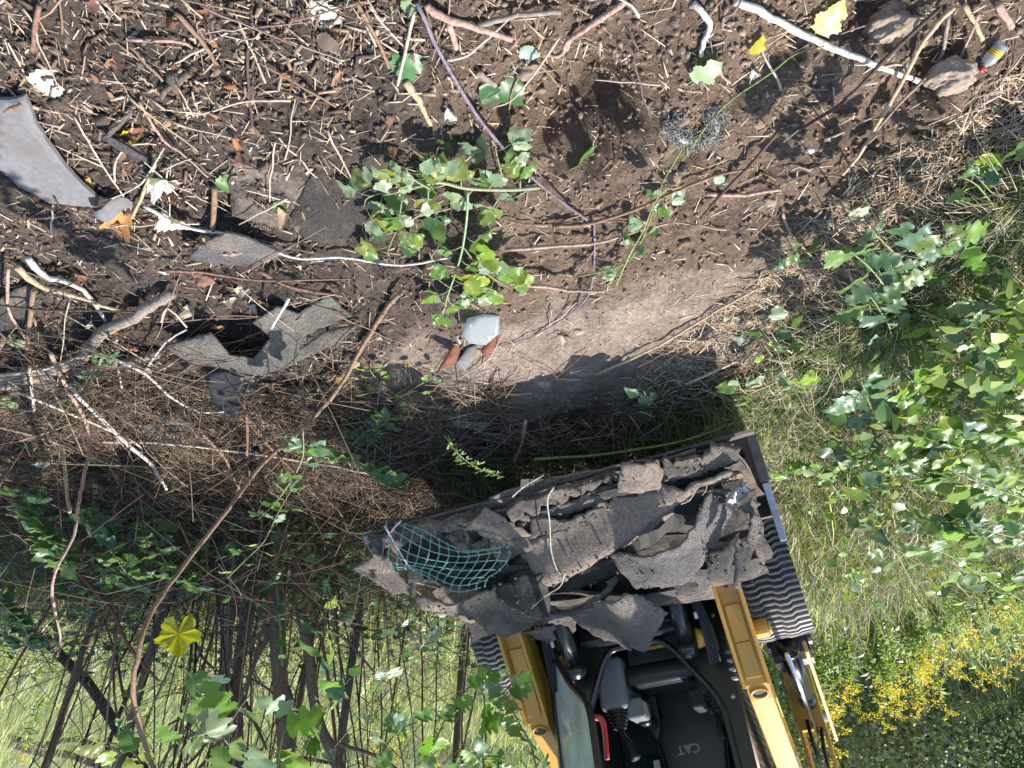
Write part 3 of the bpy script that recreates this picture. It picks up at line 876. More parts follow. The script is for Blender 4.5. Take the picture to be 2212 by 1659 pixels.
# --- cab: front face ring with the trapezoid door opening
OPEN = [(.885, .745), (1.165, .745), (1.225, .80), (1.345, 1.02), (1.375, 1.10), (1.39, 1.78), (.61, 1.78), (.625, 1.10), (.66, 1.02), (.82, .80)]
OUT = [(.53, .60), (1.47, .60), (1.47, .80), (1.47, 1.0), (1.47, 1.15), (1.47, 1.85), (.53, 1.85), (.53, 1.15), (.53, 1.0), (.53, .80)]
def rounded(poly, r, n=5):
    out = []
    m = len(poly)
    for i in range(m):
        p0, p1, p2 = (np.array(poly[j % m], float) for j in (i - 1, i, i + 1))
        a, b_ = p0 - p1, p2 - p1
        la, lb = np.linalg.norm(a), np.linalg.norm(b_)
        k_ = min(r, la * .45, lb * .45)
        s0, s1 = p1 + a / la * k_, p1 + b_ / lb * k_
        for t in np.linspace(0, 1, n):
            out.append(tuple((1 - t) ** 2 * s0 + 2 * t * (1 - t) * p1 + t * t * s1))
    return out
f = MB()
n_ = len(OPEN)
V = [(x, 1.10, z) for x, z in OPEN] + [(x, 1.10, z) for x, z in OUT] + [(x, 1.15, z) for x, z in OPEN] + [(x, 1.15, z) for x, z in OUT]
# pair each opening vertex with the outline vertex of matching place
F = []
for i in range(n_):
    j = (i + 1) % n_
    F += [(i, j, n_ + j, n_ + i), (2 * n_ + i, 3 * n_ + i, 3 * n_ + j, 2 * n_ + j), (i, 2 * n_ + i, 2 * n_ + j, j), (n_ + i, n_ + j, 3 * n_ + j, 3 * n_ + i)]
f.add(V, F)
cab = f.obj('cab', M['black'], mc)
g = MB(); g.tube([(x, 1.093, z) for x, z in rounded(OPEN, .07)], .017, 10, False, 0, True); g.obj('door_seal', M['black'], cab, True)
k = MB(); k.box((.70, 1.02, .63), (1.33, 1.099, .735), .03); k.box((.78, 1.0, .66), (.82, 1.03, .69), .008); k.box((1.2, 1.0, .66), (1.24, 1.03, .69), .008); k.obj('cab_sill', M['black'], cab)
k = MB()
for zz in (.86, .90, .94, .98): k.box((.515, 1.07, zz), (.548, 1.099, zz + .014), .002)
k.obj('hinge_bolt', M['steel'], cab)
k = MB()
for xx, zz in ((.565, 1.06), (.565, .68), (1.43, .70)):
    k.tube([(xx, 1.098, zz), (xx, 1.088, zz)], .012, 12)
k.obj('cab_bolt', M['steel'], cab, True)
# pillars, side walls, floor, rear wall, roof
k = MB(); k.box((.53, 1.151, .60), (.56, 1.21, 1.85)); k.box((.53, 2.0, .66), (.56, 2.12, 1.85)); k.box((.53, 1.211, .60), (.556, 1.999, .92)); k.box((.53, 1.211, 1.70), (.556, 1.999, 1.85))
k.box((1.44, 1.151, .60), (1.47, 1.21, 1.85)); k.box((1.44, 2.0, .66), (1.47, 2.12, 1.85)); k.box((1.444, 1.211, .60), (1.47, 1.999, .92)); k.box((1.444, 1.211, 1.70), (1.47, 1.999, 1.85))
k.obj('cab_frame', M['black'], cab)
k = MB(); k.box((.5, 1.06, 1.852), (.60, 2.3, 1.93), .02); k.box((1.40, 1.06, 1.852), (1.5, 2.3, 1.93), .02); k.box((.601, 1.095, 1.856), (1.399, 1.14, 1.926), .01); k.box((.601, 1.95, 1.856), (1.399, 2.29, 1.926), .02); k.obj('cab_roof', M['black'], cab)
k = MB(); k.box((.602, 1.152, 1.885), (1.398, 1.948, 1.891)); k.obj('roof_window', M['roof_glass'], cab)
k = MB(); k.box((.561, 1.16, .58), (1.439, 1.99, .64)); k.obj('cab_floor', M['black_matte'], cab)
k = MB(); k.box((.661, 1.955, 1.141), (1.339, 1.965, 1.839)); k.obj('rear_window', M['dark_glass'], cab)
k = MB(); k.box((.561, 1.93, .66), (1.439, 1.99, 1.14)); k.box((.561, 1.93, 1.14), (.66, 1.99, 1.84)); k.box((1.34, 1.93, 1.14), (1.439, 1.99, 1.84)); k.obj('rear_wall', M['black_matte'], cab)
# expanded metal side screens: diamond lattice
k = MB(); k.box((1.446, 1.2115, .9205), (1.452, 1.9985, 1.6995)); k.obj('side_window', M['dark_glass'], cab)
k = MB(); k.box((.549, 1.2115, .9205), (.553, 1.9985, 1.6995)); k.obj('side_window', M['dark_glass'], cab)
for xs in (.541, 1.459):
    lat = MB(); y0, y1, z0, z1 = 1.212, 1.998, .921, 1.699
    dy = .044; slope = .55
    r_ = .0028
    for sg in (1, -1):
        for i in range(-30, 40):
            ys = y0 + i * dy
            pts = []
            za, zb = z0, z1
            ya, yb = (ys, ys + sg * (z1 - z0) * slope)
            lo, hi = 0.0, 1.0
            d = yb - ya
            t0, t1 = sorted(((y0 - ya) / d, (y1 - ya) / d))
            lo = max(lo, t0); hi = min(hi, t1)
            if hi - lo < .02: continue
            lat.tube([(xs + .0015 * sg, ya + d * lo, z0 + (z1 - z0) * lo), (xs + .0015 * sg, ya + d * hi, z0 + (z1 - z0) * hi)], r_, 4)
    o = lat.obj('side_screen', M['steel'], cab); setp(o, kind='stuff')
# inside: seat, console, joystick, grab handle
seat = empty('seat', (0, 0, 0)); seat.parent = mc
k = MB(); k.box((.74, 1.28, .80), (1.24, 1.78, .905), .035); k.obj('cushion', M['vinyl'], seat, True)
k = MB(); k.box((.78, 1.3, .64), (1.2, 1.8, .8), .01); k.obj('seat_base', M['black_matte'], seat)
bkp = rounded([(.79, .86), (1.21, .86), (1.225, 1.05), (1.17, 1.33), (.83, 1.33), (.775, 1.05)], .06, 6)
k = MB(); k.prism([(x, z) for x, z in bkp], 'y', 1.70, 1.80).bevel(.022, 4, 40); bs = k.obj('backrest', M['vinyl'], seat, True)
k = MB(); k.tube([(x, 1.70, z) for x, z in bkp], .0065, 6, False, 0, True); k.obj('backrest_piping', M['black'], seat, True)
for xx in (.80, 1.20):
    k = MB(); k.box((xx - .04, 1.42, 1.0), (xx + .04, 1.76, 1.07), .03); k.obj('armrest', M['vinyl'], seat, True)
k = MB(); k.prism(rounded([(1.18, .86), (1.235, .9), (1.24, 1.05), (1.19, 1.13), (1.15, 1.05), (1.15, .9)], .03, 4), 'y', 1.62, 1.70).bevel(.02, 3, 40); k.obj('side_bolster', M['vinyl'], seat, True)
k = MB(); k.prism(rounded([(.82, .86), (.765, .9), (.76, 1.05), (.81, 1.13), (.85, 1.05), (.85, .9)], .03, 4), 'y', 1.62, 1.70).bevel(.02, 3, 40); k.obj('side_bolster', M['vinyl'], seat, True)
tc = bpy.data.curves.new('seat_lettering', 'FONT'); tc.body = 'CAT'; tc.size = .062; tc.extrude = .0008; tc.align_x = 'CENTER'; tc.offset = .0016
to = bpy.data.objects.new('seat_lettering', tc); COL.objects.link(to); tc.materials.append(M['logo'])
to.parent = seat; to.location = (1.03, 1.697, 1.155); to.rotation_euler = (math.radians(90), 0, 0)
k = MB(); k.add([(1.011, 1.6952, 1.156), (1.049, 1.6952, 1.156), (1.03, 1.6952, 1.178)], [(0, 1, 2)]); k.obj('lettering_triangle', M['logo'], seat)
yb = MB(); yb.tube([(.80, 1.26, .735), (1.08, 1.26, .735)], .011, 10); yb.obj('seat_bar', M['yellow'], seat, True)
for xc in (1.25, .68):
    cn = MB(); s_ = 1 if xc > 1 else -1
    cn.box((xc - .085, 1.25, .74), (xc + .085, 1.62, 1.0), .03); cn.box((xc - .1 * s_ - .05, 1.3, .95), (xc - .1 * s_ + .05, 1.5, 1.05), .018)
    co = cn.obj('control_console', M['grey_plastic'] if xc > 1 else M['black_matte'], mc)
    bo = MB()
    for i in range(5):
        r0 = .062 - .006 * i
        an = np.linspace(0, 2 * np.pi, 18, endpoint=False)
        bo.prism([(xc + r0 * math.cos(u), 1.31 + r0 * math.sin(u)) for u in an], 'z', 1.0 + i * .018, 1.013 + i * .018)
        bo.prism([(xc + (r0 - .012) * math.cos(u), 1.31 + (r0 - .012) * math.sin(u)) for u in an], 'z', 1.013 + i * .018, 1.018 + i * .018)
    bo.obj('joystick_boot', M['black_matte'], co)
    js = MB(); js.tube([(xc, 1.31, 1.08), (xc - .02, 1.29, 1.13), (xc - .055, 1.27, 1.18), (xc - .075, 1.26, 1.235)], [.018, .021, .026, .027], 14, True, 5); js.obj('joystick', M['black_matte'], co, True)
k = MB(); k.box((1.185, 1.27, .905), (1.205, 1.29, .95), .004); k.obj('red_switch', M['red'], mc)
k = MB(); k.tube([(.705, 1.35, 1.06), (.69, 1.3, 1.13), (.69, 1.28, 1.2)], .024, 12, smoothn=4); k.obj('grip', M['black_matte'], mc, True)
k = MB(); k.tube([(.69, 1.80, 1.22), (.65, 1.72, 1.23), (.65, 1.72, 1.31), (.69, 1.80, 1.32)], .008, 8, smoothn=4); k.obj('grab_handle', M['steel'], mc, True)
wl = MB(); wl.box((1.2, 1.92, 1.25), (1.31, 1.928, 1.315)); wo = wl.obj('warning_label', M['yellow_label'], cab)
k = MB(); k.add([(1.215, 1.9185, 1.262), (1.25, 1.9185, 1.262), (1.2325, 1.9185, 1.3)], [(0, 1, 2)]); k.obj('warning_triangle', M['print_dark'], wo)
k = MB(); k.add([(1.221, 1.9175, 1.2655), (1.244, 1.9175, 1.2655), (1.2325, 1.9175, 1.291)], [(0, 1, 2)]); k.obj('triangle_inner', M['yellow_label'], wo)
k = MB()
for i in range(4): k.box((1.262, 1.9165, 1.262 + i * .0105), (1.3, 1.919, 1.266 + i * .0105))
k.obj('label_lines', M['print_dark'], wo)
k = MB(); k.box((1.21, 1.92, 1.18), (1.25, 1.928, 1.235)); k.obj('white_label', M['white'], cab)

# --- door: hinged on the far pillar, swung half open
NEWFRAME |= {bucket} | set(bucket.children_recursive)
dr = empty('door', (1.305, 1.085, -.04)); dr.parent = mc
ang = math.radians(60)
dr.rotation_euler = (0, 0, ang)     # door plane runs from the hinge along -x, then swung towards the camera
DO = [(-.02, .78), (-.24, .76), (-.36, .9), (-.56, 1.06), (-.75, 1.12), (-.77, 1.75), (-.02, 1.75)]
DO = [(-.015, .80), (-.16, .775), (-.42, .955), (-.70, 1.09), (-.74, 1.15), (-.74, 1.78), (-.015, 1.78)]
DR = rounded(DO, .06, 5)
k = MB(); k.tube([(x, 0, z) for x, z in DR], .016, 10, False, 0, True); k.obj('door_gasket', M['black'], dr, True)
k = MB(); k.add([(x, -.003, z) for x, z in DR] + [(x, .003, z) for x, z in DR], [tuple(range(len(DR))), tuple(range(2 * len(DR) - 1, len(DR) - 1, -1))]); k.obj('door_glass', M['glass'], dr)
k = MB(); k.box((-.04, -.016, .82), (.02, .016, 1.78), .006); k.obj('door_hinge_post', M['black'], dr)
k = MB(); k.tube([(-.69, .0, 1.15), (-.69, .05, 1.155), (-.69, .06, 1.2), (-.70, .05, 1.31)], [.013, .013, .011, .011], 12, True, 5); k.obj('door_handle', M['red'], dr, True)
k = MB(); k.box((-.755, -.03, 1.36), (-.64, .07, 1.56), .02); k.obj('door_latch', M['black_matte'], dr)
NEWFRAME |= {dr} | set(dr.children_recursive)
_map = Matrix(((.895, 0, 0, -.07), (0, 1, 0, 0), (0, 0, 1, -.04), (0, 0, 0, 1)))
for o in mc.children_recursive:
    if o in NEWFRAME: continue
    if o.type == 'MESH': o.data.transform(_map)
seat.location = (-.055, 0, 0)
to.location = (1.03 * .895 - .07, 1.697, 1.115)


# lettering as a mesh
_dg = bpy.context.evaluated_depsgraph_get()
_lm = bpy.data.meshes.new_from_object(to.evaluated_get(_dg))
_lo = obj('seat_lettering', _lm, M['logo'], seat); _lo.location = to.location; _lo.rotation_euler = to.rotation_euler
bpy.data.objects.remove(to); _lo.name = 'seat_lettering'

# ------------------------------------------------------------------ roofing sheets
def soften(poly, step, jit, seed):
    """cut the outline into short pieces and fray it a little"""
    r = np.random.default_rng(seed)
    out = []
    m = len(poly)
    for i in range(m):
        p, q = np.array(poly[i], float), np.array(poly[(i + 1) % m], float)
        k = max(1, int(round(np.linalg.norm(q - p) / step)))
        nn = np.array([-(q - p)[1], (q - p)[0]]) / (np.linalg.norm(q - p) + 1e-9)
        for j in range(k):
            t = j / k
            out.append(p + (q - p) * t + (nn * r.normal(0, jit) if j else 0))
    return np.array(out)

def sheet(name, uv, zf, thick, mat, color, label, cat, group=None, step=.03, jit=.003, seed=0, frame=True, parent=None):
    """uv outline in metres -> triangulated sheet lifted by zf(u, v), given a real thickness. frame: machine axes, else world axes"""
    P = soften(uv, step, jit, seed)
    mn, mxx = P.min(0), P.max(0)
    gu, gv_ = np.meshgrid(np.arange(mn[0] + step / 2, mxx[0], step), np.arange(mn[1] + step / 2, mxx[1], step))
    gp = np.stack([gu.ravel(), gv_.ravel()], 1)
    gp += np.random.default_rng(seed + 1).uniform(-.2, .2, gp.shape) * step
    # keep interior points away from the outline
    x, y = gp[:, 0:1], gp[:, 1:2]
    a, b_ = P, np.roll(P, -1, 0)
    cr = ((a[:, 1] > y) != (b_[:, 1] > y)) & (x < (b_[:, 0] - a[:, 0]) * (y - a[:, 1]) / (b_[:, 1] - a[:, 1] + 1e-12) + a[:, 0])
    ins = cr.sum(1) % 2 == 1
    dmin = np.sqrt(((gp[:, None] - P[None]) ** 2).sum(2)).min(1)
    gp = gp[ins & (dmin > step * .45)]
    allp = np.vstack([P, gp])
    nb = len(P)
    v2, e2, f2 = delaunay_2d_cdt([Vector(p) for p in allp], [(i, (i + 1) % nb) for i in range(nb)], [list(range(nb))], 1, 1e-6)[:3]
    v2 = np.array([tuple(p) for p in v2])
    z = zf(v2[:, 0], v2[:, 1])
    V = np.c_[v2, z]
    if frame:
        V = L0 + V[:, :1] * A + V[:, 1:2] * B + V[:, 2:3] * CC
    F = []
    for q in f2:
        q = list(q)
        nrm = np.cross(V[q[1]] - V[q[0]], V[q[2]] - V[q[0]])
        F.append(q if nrm[2] > 0 else q[::-1])
    VN = np.zeros_like(V)
    for q in F:
        nrm = np.cross(V[q[1]] - V[q[0]], V[q[2]] - V[q[0]])
        for i in q: VN[i] += nrm
    VN /= np.linalg.norm(VN, axis=1)[:, None] + 1e-12
    n0 = len(V)
    W = V - VN * thick
    cnt = {}
    for q in F:
        for i in range(len(q)):
            cnt[(q[i], q[(i + 1) % len(q)])] = 1
    side = [(i, i + n0, j + n0, j) for (i, j) in cnt if (j, i) not in cnt]
    side = [(j, i, i + n0, j + n0) for (i, i2, j2, j) in side]
    cen = V.mean(0)
    me = bpy.data.meshes.new(name)
    me.from_pydata([tuple(p) for p in np.vstack([V, W]) - cen], [], [tuple(q) for q in F] + [tuple(i + n0 for i in q[::-1]) for q in F] + side)
    me.polygons.foreach_set('use_smooth', np.r_[np.ones(2 * len(F), bool), np.zeros(len(side), bool)])
    me.update()
    o = obj(name, me, mat, parent, color, tuple(cen))
    setp(o, label, cat, group)
    o['_n'] = n0
    SHEETV.append(V)
    del o['_n']
    return o
SHEETV = []

PZ0, PSL = .335, .50
def Ppile(x, y, off=0.0, z0=PZ0, sl=PSL):
    """photo point on the sloping face of the heap, in machine axes"""
    d = ray(x, y)
    q0 = CAM - L0
    # z = z0 + sl*ly + off
    t = (z0 + off + sl * (q0 @ B) - q0 @ CC) / (d @ CC - sl * (d @ B))
    q = q0 + t * d
    return np.array([q @ A, q @ B, q @ CC])
c1 = lambda x, y: (1097.2 + .3224 * x, 905.2 + .3224 * y)
c3 = lambda x, y: (713.2 + .2645 * x, 932.6 + .2645 * y)

def pile_sheet(name, cf, pts, off, zb, label, mat='shingle', color=(1, 1, 1), thick=.006, cat='shingle', group=None, jit=.004, step=.019, seed=0):
    uv = [Ppile(*cf(*p), off)[:2] for p in pts]
    cen = np.mean(uv, 0)
    def zf(u, v):
        base = PZ0 + PSL * v + off
        return base + .022 * fbm(u, v, 3.5, 3, 200 + seed) + .005 * fbm(u, v, 12, 3, 220 + seed) + .002 * fbm(u, v, 40, 2, 240 + seed) + zb(u - cen[0], v - cen[1])
    return sheet(name, uv, zf, thick, M[mat], color, label, cat, group, step, jit, seed)
flat = lambda u, v: 0 * u
GRP = 'old roofing pieces heaped in the bucket'

# hidden core of the heap: strips lying every way under the top sheets
strip_me = []
for k in range(10):
    r = np.random.default_rng(300 + k)
    L, W = r.uniform(.35, 1.0), r.uniform(.12, .3)
    nx_, ny_ = 12, 4
    V = []; F = []
    a1, p1, a2 = r.uniform(.005, .03), r.uniform(0, 6), r.uniform(-.05, .05)
    for i in range(nx_):
        for j in range(ny_):
            x = (i / (nx_ - 1) - .5) * L; y = (j / (ny_ - 1) - .5) * W
            if j in (0, ny_ - 1): y += r.normal(0, .006)
            if i in (0, nx_ - 1): x += r.normal(0, .012)
            V.append((x, y, a1 * math.sin(x * 7 + p1) + a2 * y + r.normal(0, .002)))
    n0 = len(V)
    V += [(x, y, z - .006) for x, y, z in V]
    for i in range(nx_ - 1):
        for j in range(ny_ - 1):
            q = (i * ny_ + j, (i + 1) * ny_ + j, (i + 1) * ny_ + j + 1, i * ny_ + j + 1)
            F += [q, tuple(x + n0 for x in q[::-1])]
    for i in range(nx_ - 1):
        for j in (0, ny_ - 1):
            q = (i * ny_ + j, (i + 1) * ny_ + j, (i + 1) * ny_ + j + n0, i * ny_ + j + n0); F.append(q if j else q[::-1])
    for j in range(ny_ - 1):
        for i in (0, nx_ - 1):
            q = (i * ny_ + j, i * ny_ + j + 1, i * ny_ + j + 1 + n0, i * ny_ + j + n0); F.append(q if not i else q[::-1])
    me = bpy.data.meshes.new('shingle_strip'); me.from_pydata(V, [], F); me.update(); strip_me.append((me, L, W))
mats_strip = [M['shingle'], M['shingle_dirty'], M['felt']]
for i, (me, L, W) in enumerate(strip_me): me.materials.append(mats_strip[(0, 1, 0, 2, 1, 0, 1, 2, 1, 0)[i]])
Mw = MW
r = np.random.default_rng(77)
for i in range(74):
    me, L, W = strip_me[i % 10]
    lx = r.uniform(.06 + L / 2, 1.66 - L / 2); ly = r.uniform(.1, .66)
    depth = r.uniform(.012, .13) if i > 20 else r.uniform(.05, .16)
    z = max(PZ0 + PSL * ly - depth, .30 + W * .1)
    o = obj('shingle_strip', me, None, None, (r.uniform(.6, 1.2),) * 3)
    o.matrix_world = Mw @ Matrix.Translation((lx, ly, z)) @ Matrix.Rotation(r.normal(0, .16), 4, 'Z') @ Matrix.Rotation(math.atan(PSL) + r.normal(-.1, .2), 4, 'X') @ Matrix.Rotation(r.normal(0, .06), 4, 'Y')
    setp(o, 'dark shingle strip jammed in the crevices between the larger sheets of the bucket heap', 'shingle', 'shingle strips packed inside the heap')
# layered strips along the lip, their edges towards the viewer
for i in range(16):
    me, L, W = strip_me[(1, 4, 6, 8, 0, 5)[i % 6]]
    row = i // 4
    sc_ = min(1.25, .62 / L + .35); lx = float(np.clip((.35, .7, 1.05, 1.4)[i % 4] + r.normal(0, .06), .06 + L * sc_ / 2, 1.66 - L * sc_ / 2)); ly = .11 + .02 * row + r.uniform(-.015, .03)
    o = obj('layered_shingle', me, None, None, (r.uniform(.8, 1.25),) * 3)
    o.matrix_world = Mw @ Matrix.Translation((lx, ly, .318 + .017 * row + r.uniform(0, .006))) @ Matrix.Rotation(r.normal(0, .04), 4, 'Z') @ Matrix.Rotation(.16 + r.normal(0, .05), 4, 'X') @ Matrix.Scale(sc_, 4)
    setp(o, 'earth covered shingle lying flat in the layers along the bucket lip', 'shingle', 'shingles layered along the bucket lip')

D1 = (1.0, .97, .93)
pile_sheet('long_shingle', c1, [(25, 915), (480, 660), (740, 510), (870, 480), (1010, 478), (1200, 430), (1480, 285), (1525, 335), (1600, 440), (1450, 505), (1360, 560), (1200, 690), (980, 780), (860, 810), (700, 905), (560, 965), (400, 995), (280, 1015), (150, 975)], .052,
           lambda u, v: .085 * np.exp(-((v - .30 * u + .02) / .075) ** 2) + .03 * np.sin(u * 6) - .03, 'longest sheet across the middle of the heap, crusted with pale dry earth', 'shingle_earth', (1.5, 1.45, 1.4), .009, jit=.006, seed=1)
pile_sheet('square_shingle', c1, [(760, 290), (975, 280), (1040, 335), (1020, 475), (730, 500)], .085, lambda u, v: .012 * np.cos(u * 14) + 0 * v, 'small square tab with a crack, lying across the layers at the bucket lip', 'shingle_earth', (1.5, 1.45, 1.38), .007, seed=2)
pile_sheet('flat_shingle', c1, [(1035, 300), (1260, 250), (1440, 175), (1565, 200), (1560, 265), (1480, 290), (1230, 390), (1045, 420)], .04, flat, 'thick soil caked piece at the grass end of the bucket lip', 'shingle_dirty', (1.0, .95, .9), .02, seed=3, jit=.008)
pile_sheet('wavy_shingle', c1, [(680, 930), (790, 845), (990, 770), (1130, 770), (1270, 700), (1340, 600), (1390, 560), (1470, 580), (1560, 605), (1530, 740), (1440, 870), (1300, 960), (1170, 990), (940, 1010), (850, 1095), (760, 1040)], .13,
           lambda u, v: .07 * np.sin(u * 9 + .6) + .4 * v * v, 'wavy dark grey sheet bent like a saddle, two grooves along its edge', 'shingle', (1.75, 1.75, 1.8), .008, seed=4)
for k, dy in enumerate((0, 40)):
    pts = [mloc(Ppile(*c1(x, y + dy), .14) + np.array([0, 0, .008])) for x, y in [(950, 980), (1060, 915), (1250, 880), (1370, 760), (1500, 660)]]
pile_sheet('torn_tab', c1, [(960, 965), (1170, 990), (1190, 1000), (1230, 1075), (1140, 1105), (1025, 1130)], .16, lambda u, v: -.3 * v * (v < 0), 'square granular tab hanging from the lower side of the wavy sheet', 'shingle', (1.5, 1.5, 1.55), .008, seed=5)
pile_sheet('torn_tab', c1, [(840, 1090), (940, 1035), (1005, 1120), (910, 1128)], .135, flat, 'little folded flap tucked behind the wavy sheet above the cylinder', 'shingle', (1.4, 1.35, 1.3), .006, seed=6)
pile_sheet('wood_offcut', c1, [(1460, 545), (1580, 450), (1640, 512), (1540, 595)], .125, lambda u, v: .25 * u, 'light striped board piece near the steel side of the bucket', 'shard_board' if False else 'steel', (1, 1, 1), .012, cat='board', seed=7)
pile_sheet('torn_tab', c1, [(1555, 600), (1640, 540), (1702, 590), (1650, 655), (1600, 640)], .15, lambda u, v: .2 * u, 'grey bent corner piece poking out beside the light striped board', 'shingle', (1.6, 1.6, 1.6), .008, seed=8)
pile_sheet('hanging_shingle', c1, [(1640, 630), (1685, 660), (1712, 760), (1620, 900), (1565, 990), (1490, 1032), (1508, 930), (1540, 790), (1570, 870), (1622, 770)], .2, lambda u, v: .5 * (v > 0) * v, 'torn forked strip hanging over the yellow arm and the track', 'shingle', (1.6, 1.55, 1.5), .008, seed=9)
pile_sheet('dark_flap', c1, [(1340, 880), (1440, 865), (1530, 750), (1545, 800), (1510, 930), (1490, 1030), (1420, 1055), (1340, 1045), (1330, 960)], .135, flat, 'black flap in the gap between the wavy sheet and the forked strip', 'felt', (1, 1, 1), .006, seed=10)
pile_sheet('back_shingle', c1, [(400, 1320), (560, 1215), (760, 1045), (900, 1130), (1070, 1280), (990, 1340), (880, 1395), (745, 1375), (800, 1415), (640, 1445), (500, 1400)], .105,
           lambda u, v: .09 * np.exp(-((u + .05) / .10) ** 2) + .2 * (v > 0) * v, 'big grey diamond shaped sheet standing at the top in front of the cab', 'shingle', (1.8, 1.72, 1.68), .008, seed=11)
pile_sheet('curled_shingle', c1, [(270, 1260), (450, 1235), (610, 1130), (722, 1052), (735, 1062), (620, 1190), (420, 1310), (340, 1300)], .085, lambda u, v: .03 * np.cos(v * 18), 'narrow curled dark strip below the diamond shaped sheet', 'shingle', (1.0, 1, 1), .007, seed=12)
pile_sheet('long_back_shingle', c3, [(640, 1200), (1000, 1285), (1460, 1335), (1640, 1385), (1900, 1470), (2060, 1575), (1980, 1650), (1820, 1605), (1460, 1570), (1200, 1490), (900, 1435), (740, 1320)], .09,
           lambda u, v: .05 * np.sin(u * 7) + .03 * np.sin(v * 25) + .3 * (v > 0) * v, 'long crumpled sheet along the back of the heap, earth in its folds', 'shingle_dirty', (1.1, 1.05, 1.05), .008, jit=.008, seed=13)
pile_sheet('torn_tab', c1, [(0, 1350), (130, 1420), (310, 1400), (305, 1500), (180, 1460)], .13, flat, 'ragged end piece drooping behind the heap over the second arm', 'shingle_dirty', (.9, .9, .9), .007, seed=14)
pile_sheet('corner_shingle', c3, [(165, 1180), (380, 985), (470, 1000), (520, 1100), (600, 1200), (640, 1310), (520, 1330), (400, 1285)], .07, lambda u, v: -.15 * u, 'pointed brown sheet sticking out at the thicket end of the bucket', 'shingle_dirty', (1.1, 1.05, 1.0), .008, seed=15)
pile_sheet('black_felt', c3, [(1430, 1175), (1560, 1085), (1640, 1112), (1780, 1112), (1782, 1420), (1650, 1395), (1350, 1335), (1350, 1225)], .085, lambda u, v: .05 * np.cos(u * 9) + 0 * v, 'smooth black felt bent round like a pipe beside the longest sheet', 'felt', (1, 1, 1), .006, seed=16)
pile_sheet('angled_shingle', c3, [(1110, 760), (1260, 620), (1400, 705), (1650, 865), (1460, 885), (1290, 860)], .06, lambda u, v: .12 * u, 'tan triangular piece leaning against the layers next to the green netting', 'shingle_earth', (1.25, 1.2, 1.1), .008, seed=17)
pile_sheet('angled_shingle', c3, [(1295, 865), (1600, 855), (1655, 960), (1420, 1045), (1400, 1100), (1310, 955)], .045, flat, 'brown piece half covered between the netting and the longest sheet', 'shingle_dirty', (.95, .9, .85), .008, seed=18)
pile_sheet('angled_shingle', c1, [(150, 692), (400, 672), (560, 590), (640, 560), (440, 705), (285, 805), (150, 835)], .055, lambda u, v: -.1 * u, 'grey granular wedge under the upper end of the longest sheet', 'shingle', (1.5, 1.45, 1.4), .008, seed=19)
pile_sheet('layered_roofing', c1, [(0, 575), (350, 470), (720, 360), (735, 400), (400, 545), (0, 690)], .035, flat, 'long earthy slab of stuck layers along the lip at the thicket half', 'shingle_dirty', (.75, .72, .7), .025, seed=20, jit=.008)
pile_sheet('layered_roofing', c1, [(60, 660), (420, 560), (725, 430), (735, 510), (480, 620), (150, 690)], .03, flat, 'thin rolled sheet with a light upper edge behind the long earthy slab', 'shingle_dirty', (1.0, .95, .9), .012, seed=21)
pile_sheet('layered_roofing', c3, [(300, 880), (700, 790), (1240, 665), (1300, 690), (1120, 760), (800, 860), (320, 965)], .03, flat, 'stack of brown layers at the thicket end behind the netting', 'shingle_dirty', (.9, .86, .82), .03, seed=22, jit=.006)
pile_sheet('layered_roofing', c1, [(280, 1015), (560, 965), (700, 910), (770, 1010), (560, 1100), (290, 1180)], .03, flat, 'dark layered stack sloping below the longest sheet', 'shingle', (.6, .58, .56), .03, seed=23, jit=.006)
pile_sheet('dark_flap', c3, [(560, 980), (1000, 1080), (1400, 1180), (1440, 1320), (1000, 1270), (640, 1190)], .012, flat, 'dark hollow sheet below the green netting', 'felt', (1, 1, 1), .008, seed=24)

# crumbs of earth lying on the roofing
AV = np.concatenate(SHEETV)
n = 1700
pk = AV[rng.integers(0, len(AV), n)] + np.c_[rng.normal(0, .012, (n, 2)), np.full(n, .004)]
sz = .002 + .006 * rng.random(n) ** 3
k_ = (fbm(pk[:, 0], pk[:, 1], 5, 3, 410) > -.05)
pk, sz = pk[k_], sz[k_]; n = len(pk)
v_, f_, c_ = scatter(ICO_V, ICO_F, pk, rotz_tilt(rng.uniform(0, 6, n), rng.uniform(-1, 1, n), rng.uniform(-1, 1, n)), np.stack([sz, sz, sz * .7], 1), np.array([.19, .145, .115]) * rng.uniform(.6, 1.3, (n, 1)))
setp(obj('heap_crumbs', np_mesh('heap_crumbs', v_, f_, c_, True), M['crumb']), 'crumbs of earth lying on the roofing heap', 'soil crumbs', None, 'stuff')

